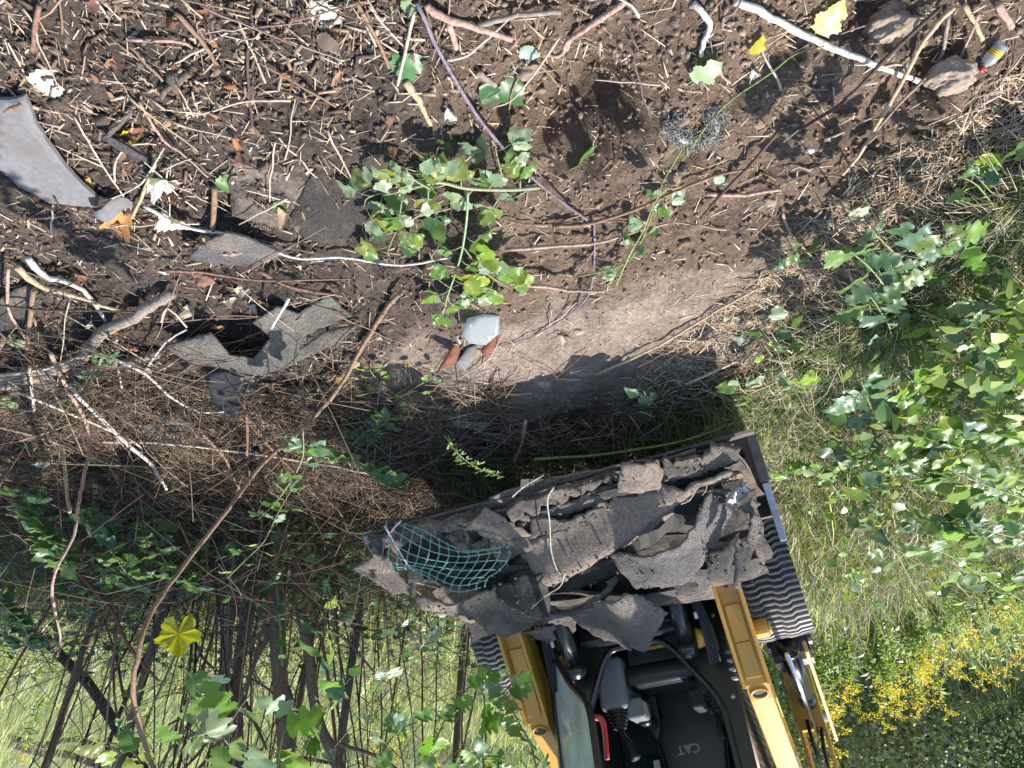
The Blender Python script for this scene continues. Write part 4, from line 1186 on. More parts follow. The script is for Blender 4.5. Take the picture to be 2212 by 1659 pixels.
# ------------------------------------------------------------------ green plastic netting on the heap: curled grid with thick knots
def net():
    m = MB()
    p0 = Ppile(*c3(520, 900), .06); p1 = Ppile(*c3(1370, 1080), .07)
    ax = p1 - p0; Lx = np.linalg.norm(ax); ax /= Lx
    e2 = np.array([ax[1], -ax[0], 0]); e2 /= np.linalg.norm(e2)          # towards the viewer side
    if e2[1] > 0: e2 = -e2
    e3 = np.cross(ax, e2);
    if e3[2] < 0: e3 = -e3
    nu, nv = 13, 8
    def S_(u, v):
        th = -1.0 + v * 3.5 + .25 * math.sin(u * 5)
        rad = .085 + .02 * math.sin(u * 7 + v * 3) - .015 * u
        if v > .8: rad += (v - .8) * .25
        sag = .03 * math.sin(u * 3.1)
        q = p0 + ax * (u * Lx * (1 + .08 * math.sin(v * 5))) + e2 * rad * 1.25 * math.cos(th) + e3 * (rad * math.sin(th) * .9 + sag)
        return mloc(q)
    for i in range(nu):
        m.tube([S_(i / (nu - 1), v) for v in np.linspace(0, 1 - .12 * (i % 3 == 1), 30)], .0021, 5)
    for j in range(nv):
        m.tube([S_(u, j / (nv - 1)) for u in np.linspace(0, 1 - .04 * (j % 3), 40)], .0021, 5)
    for i in range(nu):
        for j in range(nv):
            q = S_(i / (nu - 1), j / (nv - 1)); m.box(q - .0042, q + .0042)
    o = m.obj('plastic_netting', M['net'], None)
    setp(o, 'green plastic garden netting curled up on the roofing heap', 'netting')
net()

# ------------------------------------------------------------------ leaves
def leaf_geo(kind, seed=0):
    """one leaf, base at the origin, blade along +Y up to 1, upper side +Z"""
    r = np.random.default_rng(500 + seed)
    N = {'ovate': 15, 'lobed': 25, 'lance': 13, 'maple': 21, 'elder': 15}[kind]
    ts = np.linspace(0, 1, N)
    def wd(t, k, sd):
        if kind == 'ovate': b_ = .40 * math.sin(math.pi * t ** .72) ** .8 * (1 - .15 * t); return b_ * (1 + (.09 if k % 2 else -.07))
        if kind == 'elder': b_ = .33 * math.sin(math.pi * t ** .8) ** .85; return b_ * (1 + (.16 if k % 4 == 2 else -.06))
        if kind == 'lance': return .17 * math.sin(math.pi * t ** .75) ** .9 * (1 + (.04 if k % 2 else -.03))
        if kind == 'maple':
            b_ = .52 * math.sin(math.pi * min(1, t * .93 + .07) ** .62) ** .7
            return b_ * (.62 + .38 * abs(math.cos(math.pi * (t * 2.6 + .1)))) * (1 + (.07 if k % 2 else -.07))
        b_ = .46 * math.sin(math.pi * min(1, t * .95 + .05) ** .75) ** .7 * (1 - .2 * t)
        return b_ * (.30 + .70 * abs(math.sin(math.pi * (t * 3.0 + .12 + .05 * sd))) ** .8) * (1 + (.06 if k % 2 else -.06))
    fold, droop, curl, tw = r.uniform(.15, .5), r.uniform(.05, .35), r.uniform(-.3, .3), r.uniform(-.25, .25)
    V = []; F = []
    for k, t in enumerate(ts):
        zc = -droop * t * t + .03 * math.sin(t * 9 + seed)
        for sd in (-1, -.5, 0, .5, 1):
            wv = wd(t, k, sd) if 0 < k < N - 1 else (.004 if k == N - 1 else .02)
            fwd = .10 * abs(sd) * wv if kind in ('lobed', 'maple', 'elder') else 0
            x = sd * wv
            V.append((x + curl * .15 * t * t, t + fwd, zc + fold * abs(x) * (1 - .6 * abs(sd)) + tw * x * t + .02 * math.sin(t * 14 + sd * 3 + seed)))
    for k in range(N - 1):
        for j in range(4):
            a = k * 5 + j; F.append((a, a + 1, a + 6, a + 5))
    n0 = len(V)
    V += [(-.012, 0, 0), (.012, 0, 0), (.01, -.22, .02), (-.01, -.22, .02)]; F.append((n0, n0 + 3, n0 + 2, n0 + 1))
    me = bpy.data.meshes.new('leaf'); me.from_pydata(V, [], F)
    for p in me.polygons: p.use_smooth = True
    me.update()
    return me
def dead_geo(seed):
    me = leaf_geo(('ovate', 'elder', 'lance', 'maple')[seed % 4], seed + 50)
    r = np.random.default_rng(900 + seed); cx = r.uniform(1.5, 4.5); tw = r.uniform(-1, 1)
    for v in me.vertices:
        v.co.z += cx * v.co.x ** 2 * (1 + .4 * math.sin(v.co.y * 7)) + .25 * (v.co.y - .5) ** 2 * tw + .05 * math.sin(v.co.y * 15 + v.co.x * 12)
    me.update(); return me
LEAF = {k: [leaf_geo(k, s_) for s_ in range(5)] for k in ('ovate', 'lobed', 'lance', 'maple', 'elder')}
DEAD = [dead_geo(s_) for s_ in range(8)]
for k in LEAF:
    for me in LEAF[k]: me.materials.append(M['leaf'])
for me in DEAD: me.materials.append(M['leaf_matte'])

def basis(d, upv):
    d = Vector(d).normalized(); upv = Vector(upv)
    x = d.cross(upv)
    if x.length < 1e-4: x = d.cross(Vector((1, 0, .3)))
    x.normalize(); z = x.cross(d)
    return Matrix((x, d, z)).transposed().to_4x4()

GR = {'mid': (.085, .16, .03), 'dark': (.06, .13, .045), 'yel': (.2, .27, .03), 'blue': (.075, .14, .07), 'lime': (.14, .25, .03), 'pale': (.22, .29, .17), 'gold': (.42, .34, .03), 'olive': (.16, .19, .04)}
def gcol(keys, r):
    cbase = np.array(GR[keys[int(r.integers(0, len(keys)))]])
    return tuple(cbase * r.uniform(.75, 1.3) * np.array([r.uniform(.85, 1.15), 1, r.uniform(.85, 1.15)]))

def plant(name, label, cat, group, path, rad, kind='ovate', nodes=6, size=(.05, .08), cols=('mid',), tri=0, pet=.05, tmin=.15, stemcol=(.12, .17, .05), seed=0, spread=1.0, stemmat='stem', sm=6, facing=None, side=None):
    """stem along world points with leaves at its nodes; tri: leaflets per node"""
    r = np.random.default_rng(1000 + seed)
    P = catmull(np.array(path), sm)
    base = P[0].copy()
    e = empty(name, tuple(base), 0, label, cat, group)
    m = MB(); m.tube(P - base, [rad, rad * .85, rad * .45], 7)
    T = np.gradient(P, axis=0); T /= np.linalg.norm(T, axis=1)[:, None] + 1e-9
    leaves = []
    for k in range(nodes):
        t = tmin + (1 - tmin) * (k + r.uniform(.0, .6)) / nodes
        i = min(len(P) - 1, int(t * (len(P) - 1)))
        p, tg = P[i], T[i]
        sd = (1 if k % 2 else -1)
        sv = np.cross(tg, [0, 0, 1.0]); sv /= np.linalg.norm(sv) + 1e-9
        out = sv * sd * spread + tg * r.uniform(.2, .8) + np.array([0, 0, r.uniform(-.1, .6)]) + r.normal(0, .25, 3)
        out /= np.linalg.norm(out)
        q = p + out * pet * r.uniform(.6, 1.4)
        if pet > .01: m.tube([p - base, (p + q) / 2 - base + np.array([0, 0, .004]), q - base], [rad * .4, rad * .3], 5)
        nl = tri if tri else 1
        for j in range(nl):
            a = (0, .95, -.95, 1.7, -1.7)[j] if nl > 1 else r.normal(0, .3)
            ca, sa = math.cos(a), math.sin(a)
            pr = np.cross([0, 0, 1.0], out); pr /= np.linalg.norm(pr) + 1e-9
            d = out * ca + pr * sa + np.array([0, 0, r.uniform(-.35, .1)])
            nrm = np.array([r.normal(0, .35), r.normal(0, .35), 1.0]) if facing is None else np.array(facing) + r.normal(0, .35, 3)
            s_ = r.uniform(*size) * (1 if j == 0 else .85)
            leaves.append((q, d, nrm, s_, gcol(cols, r)))
    st = m.mesh('stem', True); so_ = obj('stem', st, M[stemmat], e, stemcol)
    meshes = LEAF[kind]
    for q, d, nrm, s_, cl in leaves:
        o = obj('leaf', meshes[int(r.integers(0, len(meshes)))], None, e, cl)
        o.matrix_local = Matrix.Translation(Vector(q - base)) @ basis(d, nrm) @ Matrix.Scale(s_, 4)
    return e

def GP(pts):
    """photo points with heights above ground -> world"""
    out = []
    for p in pts:
        if len(p) == 2: out.append(G(p[0], p[1], .004))
        else: out.append(Pz(p[0], p[1], p[2]))
    return np.array(out)
def UP(pts, dY=0.0, ext=True, top=2.5):
    """first photo point stands on the ground, the others rise in an upright plane there; carried on above the frame"""
    b0 = G(*pts[0], -.02)
    out = [b0]
    for i, p in enumerate(pts[1:]):
        out.append(Py(p[0], p[1], b0[1] + dY * (i + 1)))
    if ext:
        d = out[-1] - out[-2]; d = d / max(abs(d[2]), .05)
        if d[2] > 0 and out[-1][2] < top:
            out.append(out[-1] + d * (top - out[-1][2]) * .5 + np.array([.03, 0, 0])); out.append(out[-1] + d * (top - out[-1][2]) * .9)
    return np.array(out)
"""split"""

# ------------------------------------------------------------------ branches and canes lying about (hand placed): label, colour, width in photo pixels, photo points (height optional)
BK = {'pale': (.42, .355, .28), 'white': (.48, .45, .40), 'pink': (.33, .22, .17), 'red': (.19, .11, .08), 'brown': (.2, .13, .085), 'dark': (.075, .052, .042), 'purple': (.17, .14, .17), 'grey': (.22, .175, .145), 'tan': (.38, .29, .18), 'green': (.16, .22, .07), 'soil': (.12, .09, .07)}
def stick(label, colr, wpx, pts, cat='branch', name='branch', taper=.6, lift=.006, group=None, z=None, sm=5, mat='bark', lump=.06):
    P = []
    for i, p in enumerate(pts):
        if len(p) == 3: P.append(Pz(*p))
        else: P.append(G(p[0], p[1], lift))
    P = catmull(np.array(P), sm)
    if len(P) < 6: P = np.array([P[0] + (P[-1] - P[0]) * t for t in np.linspace(0, 1, 7)]) if len(P) == 2 else P
    dist = np.linalg.norm(P - CAM, axis=1).mean()
    rad = wpx / 2 / FPX * dist
    if z is None and not any(len(p) == 3 for p in pts):
        # stiff wood: follow the ground only loosely, never below it
        g = gz(P[:, 0], P[:, 1]) + rad * .7 + lift
        sm_ = np.convolve(np.r_[[g[0]] * 6, g, [g[-1]] * 6], np.ones(13) / 13, 'valid')
        P[:, 2] = np.maximum(sm_, g)
        P[:, 2] = np.convolve(np.r_[[P[0, 2]] * 3, P[:, 2], [P[-1, 2]] * 3], np.ones(7) / 7, 'valid')
    s_ = len(STK); r = np.random.default_rng(2000 + s_)
    n_ = len(P)
    rr = rad * np.linspace(1, taper, n_) * (1 + lump * r.standard_normal(n_)) 
    P = P + r.normal(0, rad * .12, P.shape)
    base = P[0].copy()
    m = MB(); m.tube(P - base, rr, 8 if wpx > 9 else 6)
    o = obj(name, m.mesh(name, True), M[mat], None, BK[colr], tuple(base))
    setp(o, label, cat, group); STK.append(o)
    return o
STK = []
C = c
stick('long straight bluish purple cane crossing the bare soil to the small leafy branch', 'purple', 8, [(903, -10), (985, 165), (1060, 270), (1150, 370), (1276, 470)], 'cane', 'cane', .7, .02)
stick('thin purple vine running from the end of the bluish cane across the drag path', 'purple', 5, [(1282, 468), (1283, 560), (1268, 620), (1215, 687), (1120, 733), (960, 757)], 'vine', 'vine', .5)
stick('thick white peeled stick below the yellow leaf', 'white', 15, [C(2, 0, 330, -20), C(2, 0, 480, 35), C(2, 0, 600, 100), C(2, 0, 900, 250), C(2, 0, 1200, 390), C(2, 0, 1490, 432)], 'stick', 'stick', .75, .012)
stick('dark straight stick half lit, crossing over the thick white stick', 'dark', 8, [C(2, 0, 1640, -10), C(2, 0, 1300, 330), C(2, 0, 1010, 620), C(2, 0, 730, 770)], 'stick', 'stick', .8, .03)
stick('longest tan split cane beside the plastic bottle with the red cap', 'tan', 9, [C(2, 0, 1720, -30), C(2, 0, 1550, 230), C(2, 0, 1300, 640), C(2, 0, 1110, 930), C(2, 0, 1015, 1075)], 'cane', 'cane', .7, .03)
stick('thorny grey cane running close along the longest tan cane', 'grey', 7, [C(2, 0, 1690, 30), C(2, 0, 1600, 330), C(2, 0, 1300, 700), C(2, 0, 1100, 930)], 'cane', 'cane', .6, .03)
stick('dark purple thorny stem lying past the grey fluff', 'dark', 8, [C(2, 0, 630, 785), C(2, 0, 450, 1000), C(2, 0, 240, 1230), C(2, 0, 110, 1370)], 'stem', 'stem', .8, .02)
stick('short pinkish stick meeting the end of the dark thorny stem', 'pink', 9, [C(2, 0, 150, 1240), C(2, 0, 400, 1228), C(2, 0, 632, 1215)], 'stick', 'stick', .8)
stick('crooked whitish branch with an elbow beside the pit rim', 'white', 13, [C(2, 0, 60, -20), C(2, 0, 170, 130), C(2, 0, 130, 240), C(2, 0, 118, 360)], 'branch', 'branch', .7, .01, sm=3)
stick('knobbly reddish white branch sloping down to the dark pit', 'pink', 12, [C(1, 0, 1830, -10), C(1, 0, 1500, 220), C(1, 0, 1420, 300), C(1, 0, 1330, 345)], 'branch', 'branch', .7, .015)
stick('thickest reddish branch at the edge of the photo beside the purple cane', 'pink', 16, [C(1, 0, 560, -10), C(1, 0, 630, 70), C(1, 0, 900, 150), C(1, 0, 1110, 225)], 'branch', 'branch', .75, .012)
stick('pale brown branch with a bulge lying level behind the thickest reddish one', 'grey', 12, [C(1, 0, 885, 135), C(1, 0, 1150, 60), C(1, 0, 1420, 45)], 'branch', 'branch', .8, .015)
stick('thin forked beige twig between the purple cane and the thick branch', 'pale', 7, [C(1, 0, 690, 352), C(1, 0, 820, 312), C(1, 0, 960, 188), C(1, 0, 1090, 90)], 'twig', 'twig', .6, .02)
stick('pale straight stick lying over a torn green leaf', 'pale', 7, [C(1, 0, 482, 25), C(1, 0, 430, 250), C(1, 0, 370, 512)], 'stick', 'stick', .9, .02)
stick('bleached twig pointing over the pit to the two green leaflets', 'pale', 5, [C(1, 0, 1412, 200), C(1, 0, 1130, 500), C(1, 0, 980, 630)], 'twig', 'twig', .5, .05)
stick('brown bowed tendril looping round the pit', 'brown', 5, [C(1, 0, 1455, 575), C(1, 0, 1400, 465), C(1, 0, 1270, 420), C(1, 0, 1130, 500), C(1, 0, 1090, 700), C(1, 0, 1170, 870), C(1, 0, 1430, 1005)], 'tendril', 'tendril', .7, .03)
stick('brown bare stick above the torn green leaf', 'brown', 9, [C(1, 0, 100, -10), C(1, 0, 220, 220), C(1, 0, 315, 412)], 'stick', 'stick', .8, .01)
stick('thin beige straight stem next to the brown bare stick', 'pale', 6, [C(1, 0, 185, 5), C(1, 0, 280, 150), C(1, 0, 405, 275)], 'stem', 'stem', .7, .01)
stick('stubby chunk of branch standing against the thick reddish branch', 'pink', 14, [C(1, 0, 700, 130), C(1, 0, 745, 290)], 'branch', 'branch', .85, .008, sm=0)
stick('grey broken stub beside the two dark green leaflets', 'grey', 14, [C(1, 0, 880, 440), C(1, 0, 1000, 515)], 'branch', 'branch', .9, .01, sm=0)
stick('rotten orange brown splinter of wood in the middle of the chips', 'tan', 17, [C(1, 0, 420, 500), C(1, 0, 500, 640), C(1, 0, 580, 778)], 'splinter', 'splinter', .5, .004)
stick('long brown branch across the hollow ending near the drag path', 'brown', 9, [C(1, 0, 1370, 1425), C(1, 0, 1600, 1405), C(1, 0, 1900, 1290), C(1, 0, 2212, 1180), C(2, 0, 200, 1100), C(2, 0, 455, 1050)], 'branch', 'branch', .6, .02)
stick('grey purple branch just below the long brown one', 'pink', 8, [C(1, 0, 1060, 1590), C(1, 0, 1600, 1530), C(1, 0, 1880, 1470), C(1, 0, 2110, 1395)], 'branch', 'branch', .6, .02)
stick('thin reddish stem passing under the leafy branch', 'red', 5, [C(1, 0, 740, 1300), C(1, 0, 980, 1370), C(1, 0, 1240, 1420), C(1, 0, 1600, 1400), C(1, 0, 1900, 1385)], 'stem', 'stem', .6, .015)
stick('bent brown limb of the leafy branch lying over the mossy hole', 'pink', 10, [C(1, 1, 960, -30), C(1, 1, 1150, 80), C(1, 1, 1300, 110), C(1, 1, 1500, 115), C(1, 1, 1700, 155)], 'branch', 'branch', .6, .05)
stick('long bleached cane reaching from the bare heap to the leafy branch', 'white', 8, [(317, 427), (400, 463), (533, 500), (640, 527), (737, 541), (870, 548), (977, 537)], 'cane', 'cane', .6, .03)
stick('pale pinkish twig with a broken end in the middle of the humus', 'pink', 6, [C(0, 0, 910, 640), C(0, 0, 1080, 850), C(0, 0, 1200, 980), C(0, 0, 1355, 1130)], 'twig', 'twig', .5, .012)
stick('straw thin straight stem running past the grey slab tip', 'pale', 4, [C(0, 0, 500, 720), C(0, 0, 640, 1000), C(0, 0, 800, 1230), C(0, 0, 885, 1365)], 'stem', 'stem', .8, .014)
stick('pale hooped stem bowing over the buried shingle corner', 'pale', 4, [C(0, 0, 680, 1252), C(0, 0, 900, 1170), C(0, 0, 1000, 1040), C(0, 0, 1085, 900)], 'stem', 'stem', .8, .03)
stick('loop of dry stem next to the pale hooped one', 'pale', 4, [C(0, 0, 770, 1120), C(0, 0, 770, 1000), C(0, 0, 850, 890), C(0, 0, 960, 872), C(0, 0, 1030, 885)], 'stem', 'stem', .8, .03)
stick('reddish stub with a cut end near the corner of the bare soil', 'red', 9, [C(0, 0, 275, -10), C(0, 0, 240, 280)], 'stick', 'stick', .9, .02, sm=0)
stick('rust red stick poking over the top of the grey slab', 'red', 9, [C(0, 0, -20, 705), C(0, 0, 90, 650), C(0, 0, 180, 605)], 'stick', 'stick', .9, .03)
stick('brown stick slanting towards the dark hole in the humus', 'brown', 10, [C(0, 0, 1150, 60), C(0, 0, 1300, 220), C(0, 0, 1425, 412)], 'stick', 'stick', .75, .01)
stick('level beige stick with a bent tip above the dark hole', 'pink', 7, [C(0, 0, 838, 232), C(0, 0, 1190, 240), C(0, 0, 1295, 335)], 'stick', 'stick', .8, .012)
stick('earthy crooked root bridging the dark hole', 'soil', 13, [C(0, 0, 1240, 430), C(0, 0, 1180, 495), C(0, 0, 1090, 555), C(0, 0, 1060, 600)], 'root', 'root', .7, .012)
stick('thin dark root hanging straight through the chips', 'dark', 6, [C(0, 0, 1650, 210), C(0, 0, 1610, 330), C(0, 0, 1615, 560), C(0, 0, 1640, 820)], 'root', 'root', 1.0, .006)
stick('bowed white twig from the small crumpled leaf', 'pale', 5, [C(0, 0, 1890, 628), C(0, 0, 1600, 640), C(0, 0, 1400, 680), C(0, 0, 1275, 722)], 'twig', 'twig', .6, .012)
stick('dark wet stick beside the rotten splinter', 'dark', 7, [C(0, 0, 1790, 560), C(0, 0, 2000, 632), C(0, 0, 2230, 652)], 'stick', 'stick', .8, .004)
stick('brown broken stalk standing up between the yellow leaf and the green leaf', 'brown', 12, [C(0, 0, 1400, 1180), C(0, 0, 1405, 1420)], 'stalk', 'stalk', .8, .02, sm=0)
stick('tan stick leaning against the hooped stem', 'tan', 8, [C(0, 0, 1020, 1020), C(0, 0, 950, 1200), C(0, 0, 870, 1370)], 'stick', 'stick', .7, .016)
stick('splintered grey log lying at an angle beside the big torn shingle', 'grey', 20, [(378, 612), (330, 640), (300, 662), (233, 696), (205, 725), (180, 753), (140, 772), (100, 783), (0, 803), (-60, 815)], 'log', 'log', 1.05, .03, lump=.09)
stick('second grey log half under the splintered one', 'grey', 16, [C(0, 1, 1040, 600), C(0, 1, 800, 660), C(0, 1, 500, 720), C(0, 1, 200, 770), C(0, 1, 0, 830)], 'log', 'log', 1.1, .01)
stick('yellow splintered length of split wood', 'tan', 13, [C(0, 1, 130, 10), C(0, 1, 300, 100), C(0, 1, 550, 225), C(0, 1, 800, 300), C(0, 1, 985, 340)], 'split wood', 'split_wood', .3, .03)
stick('whitish fibrous branch next to the yellow split wood', 'white', 13, [C(0, 1, 190, -10), C(0, 1, 330, 60), C(0, 1, 500, 140), C(0, 1, 620, 250), C(0, 1, 700, 375)], 'branch', 'branch', .5, .02)
o_ = stick('white zigzag twig ending at the tip of the big torn shingle', 'white', 6, [C(0, 1, 760, 568), C(0, 1, 970, 650), C(0, 1, 1120, 800), C(0, 1, 1330, 900), C(0, 1, 1545, 910)], 'twig', 'twig', .6, .07, sm=2)
stick('short white fork reaching back from the zigzag twig', 'white', 5, [C(0, 1, 972, 640), C(0, 1, 1100, 460), C(0, 1, 1235, 380)], 'twig', 'twig', .7, .07, sm=2)
stick('stub of white twig hanging off the start of the zigzag twig', 'pale', 5, [C(0, 1, 770, 570), C(0, 1, 795, 680), C(0, 1, 822, 760)], 'twig', 'twig', .8, .06, sm=2)
stick('arched pale stem running into the zigzag twig', 'pale', 6, [C(0, 1, -20, 690), C(0, 1, 330, 620), C(0, 1, 560, 548), C(0, 1, 680, 540), C(0, 1, 765, 570)], 'stem', 'stem', .8, .07)
stick('white whip bending down to a club shaped tip', 'white', 8, [C(0, 1, 500, 690), C(0, 1, 700, 910), C(0, 1, 880, 1080), C(0, 1, 1020, 1220), C(0, 1, 1112, 1390)], 'whip', 'whip', .9, .1)
stick('straight grey stem crossing under the white whip', 'pale', 6, [C(0, 1, 150, 780), C(0, 1, 540, 950), C(0, 1, 900, 1110), C(0, 1, 965, 1222)], 'stem', 'stem', .7, .07)
stick('long pale thorny cane lying along the shaded thatch', 'pale', 6, [C(0, 1, 660, 1130), C(0, 1, 1100, 1140), C(0, 1, 1600, 1190), C(0, 1, 2000, 1260), C(1, 1, 0, 1310), C(1, 1, 200, 1350)], 'cane', 'cane', .7, .05)
stick('jointed brown stem rising from the thatch to the yellow grape leaf side', 'pink', 8, [(*C(0, 1, 325, 630), .12), (*C(0, 1, 440, 870), .12), (*C(0, 1, 550, 1060), .16), (*C(0, 1, 580, 1230), .25), (*C(0, 1, 530, 1500), .5), (*C(0, 2, 500, 0), .62), (*C(0, 2, 480, 150), .7), (*C(0, 2, 340, 470), .85), (*C(0, 2, 390, 800), .92), (*C(0, 2, 370, 940), 1.0)], 'stem', 'stem', .5)
stick('long brown vine climbing from the soil through the thicket', 'brown', 9, [(*C(1, 1, 405, 215), .03), (*C(1, 1, 280, 360), .03), (*C(1, 1, 130, 600), .05), (*C(1, 1, 0, 830), .08), (*C(0, 1, 2000, 1080), .15), (*C(0, 1, 1700, 1350), .3), (*C(0, 1, 1480, 1640), .5), (*C(0, 2, 1250, 270), .68), (*C(0, 2, 1000, 620), .9), (*C(0, 2, 900, 900), 1.05), (*C(0, 2, 870, 1250), 1.2), (*C(0, 2, 1000, 1680), 1.36), (*C(0, 2, 1050, 1850), 1.5)], 'vine', 'vine', 1.2)
stick('thorny red stem standing at the tip of the big torn shingle', 'red', 7, [(*C(0, 1, 1575, 905), .06), (*C(0, 1, 1600, 1080), .12), (*C(0, 1, 1600, 1290), .2)], 'stem', 'stem', .8)
stick('dark red whip crossing behind the thorny red stem', 'dark', 5, [C(0, 1, 1560, 912), C(0, 1, 1490, 1100), C(0, 1, 1475, 1235)], 'whip', 'whip', .8, .05)
stick('straight rusty stick slanting to the shaded bramble', 'red', 6, [C(0, 1, 1660, 985), C(0, 1, 1750, 1130), C(0, 1, 1915, 1322)], 'stick', 'stick', .8, .06)
stick('dark brown stem in the shade below the long thorny cane', 'brown', 6, [C(0, 1, 1300, 1030), C(0, 1, 1480, 1240), C(0, 1, 1560, 1430), C(0, 1, 1720, 1660)], 'stem', 'stem', .8, .06)
stick('grey branch entering at the picture edge above the shaded slab', 'grey', 7, [C(0, 1, -20, 1005), C(0, 1, 260, 1110), C(0, 1, 440, 1152)], 'branch', 'branch', .8, .05)
stick('upright beige stick in the shaded thatch', 'tan', 7, [(*C(0, 1, 402, 1185), .03), (*C(0, 1, 430, 1500), .25), (*C(0, 1, 452, 1660), .4)], 'stick', 'stick', .8)
stick('short jointed stub hanging beside the arched pale stem', 'pale', 6, [C(0, 1, 242, 590), C(0, 1, 265, 905)], 'stub', 'stub', .9, .07, sm=0)
stick('straight brown stick standing by the yellow split wood', 'brown', 9, [C(0, 1, 268, 100), C(0, 1, 205, 530)], 'stick', 'stick', .9, .05, sm=0)
stick('curved bare stem at the picture edge by the split wood', 'pink', 6, [C(0, 1, 95, -10), C(0, 1, 85, 180), C(0, 1, 100, 300), C(0, 1, 200, 445)], 'stem', 'stem', .8, .05)
stick('long reddish whip over the earth lump behind the torn shingle', 'red', 6, [C(0, 1, 1080, 35), C(0, 1, 1350, 45), C(0, 1, 1700, 80), C(0, 1, 2212, 90)], 'whip', 'whip', .7, .04)
stick('reddish brown branch pointing at the notch of the torn shingle', 'red', 8, [C(0, 1, 1690, 40), C(0, 1, 1900, 130), C(0, 1, 2230, 215)], 'branch', 'branch', .8, .03)
stick('white twig leaning on the notched edge of the torn shingle', 'white', 7, [C(0, 1, 1905, 100), C(0, 1, 1855, 210), C(0, 1, 1795, 312)], 'twig', 'twig', .8, .1, sm=2)
stick('dark purple bramble whip crossing the split wood', 'dark', 5, [C(0, 1, -20, 212), C(0, 1, 350, 230), C(0, 1, 700, 262), C(0, 1, 930, 278)], 'whip', 'whip', .7, .06)
stick('forked white twig rising from the dark litter by the log', 'pale', 5, [C(0, 1, 1070, 350), C(0, 1, 1110, 255), C(0, 1, 1235, 372)], 'twig', 'twig', .7, .05, sm=2)
stick('long green cane lying along the shadow of the bucket', 'green', 7, [(1153, 953), (1300, 938), (1475, 908), (1575, 873), (1681, 836), (1758, 766)], 'cane', 'cane', .6, .09)
stick('straight tan stalk along the rim of the drag path', 'tan', 6, [(1290, 802), (1420, 740), (1550, 660), (1640, 612)], 'stalk', 'stalk', .7, .012)
stick('bent dry stalk bordering the drag path and the grass', 'pale', 6, [(1480, 815), (1600, 760), (1680, 715), (1800, 660), (1870, 660)], 'stalk', 'stalk', .6, .03)
stick('pale stub with a broken end in the corner near the plastic bottle', 'pink', 13, [C(2, 0, 2020, -20), C(2, 0, 2060, 60), C(2, 0, 2110, 130)], 'stick', 'stick', .8, .02)
stick('yellowish stalk pointing at the plastic bottle', 'tan', 9, [C(2, 0, 1800, -20), C(2, 0, 1870, 110), C(2, 0, 1930, 230)], 'stalk', 'stalk', .8, .02)
stick('pink twig between the two tan canes and the grassy edge', 'pink', 6, [C(2, 0, 1900, 40), C(2, 0, 1840, 200), C(2, 0, 1775, 375)], 'twig', 'twig', .8, .02)
stick('green yellow stalk stretching across the soil past the pale green leaf', 'green', 4, [C(2, 0, -20, 960), C(2, 0, 250, 650), C(2, 0, 560, 400), C(2, 0, 720, 285), C(2, 0, 900, 255)], 'stalk', 'stalk', .5, .03)
stick('slim green tendril climbing from the hollow to the soil rim', 'green', 4, [C(1, 1, 1500, 60), C(1, 0, 1830, 1640), C(1, 0, 1960, 1400), C(1, 0, 2060, 1150), C(1, 0, 2212, 900), C(2, 0, 20, 930)], 'tendril', 'tendril', .6, .04)
stick('brown curved stem by the drag path stones', 'pink', 6, [C(2, 0, 640, 1350), C(2, 0, 680, 1460), C(2, 0, 760, 1560), C(2, 0, 850, 1659)], 'stem', 'stem', .7, .015)
stick('bare brown stick in the bucket shadow edge', 'pink', 7, [C(1, 1, 1195, 985), C(1, 1, 1170, 1150), C(1, 1, 1120, 1260)], 'stick', 'stick', .8, .05)
# the twigs on the heap
def pile_stick(label, colr, wpx, cf, pts, off, cat='twig'):
    P = catmull(np.array([mloc(Ppile(*cf(*p), off)) for p in pts]), 5)
    dist = np.linalg.norm(P - CAM, axis=1).mean(); rad = wpx / 2 / FPX * dist
    base = P[0].copy()
    o = obj('twig', MB().tube(P - base, [rad, rad * .6], 6).mesh('twig', True), M['bark'], None, BK[colr], tuple(base)); setp(o, label, cat)
pile_stick('thin beige twig lying over the longest sheet of the heap', 'pale', 4, c1, [(308, 455), (265, 540), (280, 700), (290, 880), (330, 1010), (400, 1080)], .13)
pile_stick('crooked twig sticking out at the bucket lip', 'pale', 4, c1, [(30, 520), (110, 450), (240, 375)], .09)
pile_stick('grey white twig crossing the end of the green netting', 'white', 5, c3, [(445, 768), (520, 900), (590, 1020), (655, 1115)], .2)
pile_stick('dark curved twig crossed over the grey white one on the netting', 'purple', 5, c3, [(578, 722), (500, 810), (440, 920), (422, 1055)], .2)
pile_stick('thin pale root curling over the black felt', 'pale', 3, c3, [(1915, 1150), (1880, 1260), (1760, 1340), (1640, 1445)], .16, 'root')
pile_stick('yellow rootlet looping on the flat end of the longest sheet', 'tan', 3, c1, [(1160, 570), (1220, 540), (1270, 460), (1330, 445), (1320, 490), (1300, 510)], .15, 'root')
pile_stick('short straw on the long crumpled back sheet', 'pale', 3, c3, [(680, 1225), (850, 1270), (975, 1310)], .13, 'straw')

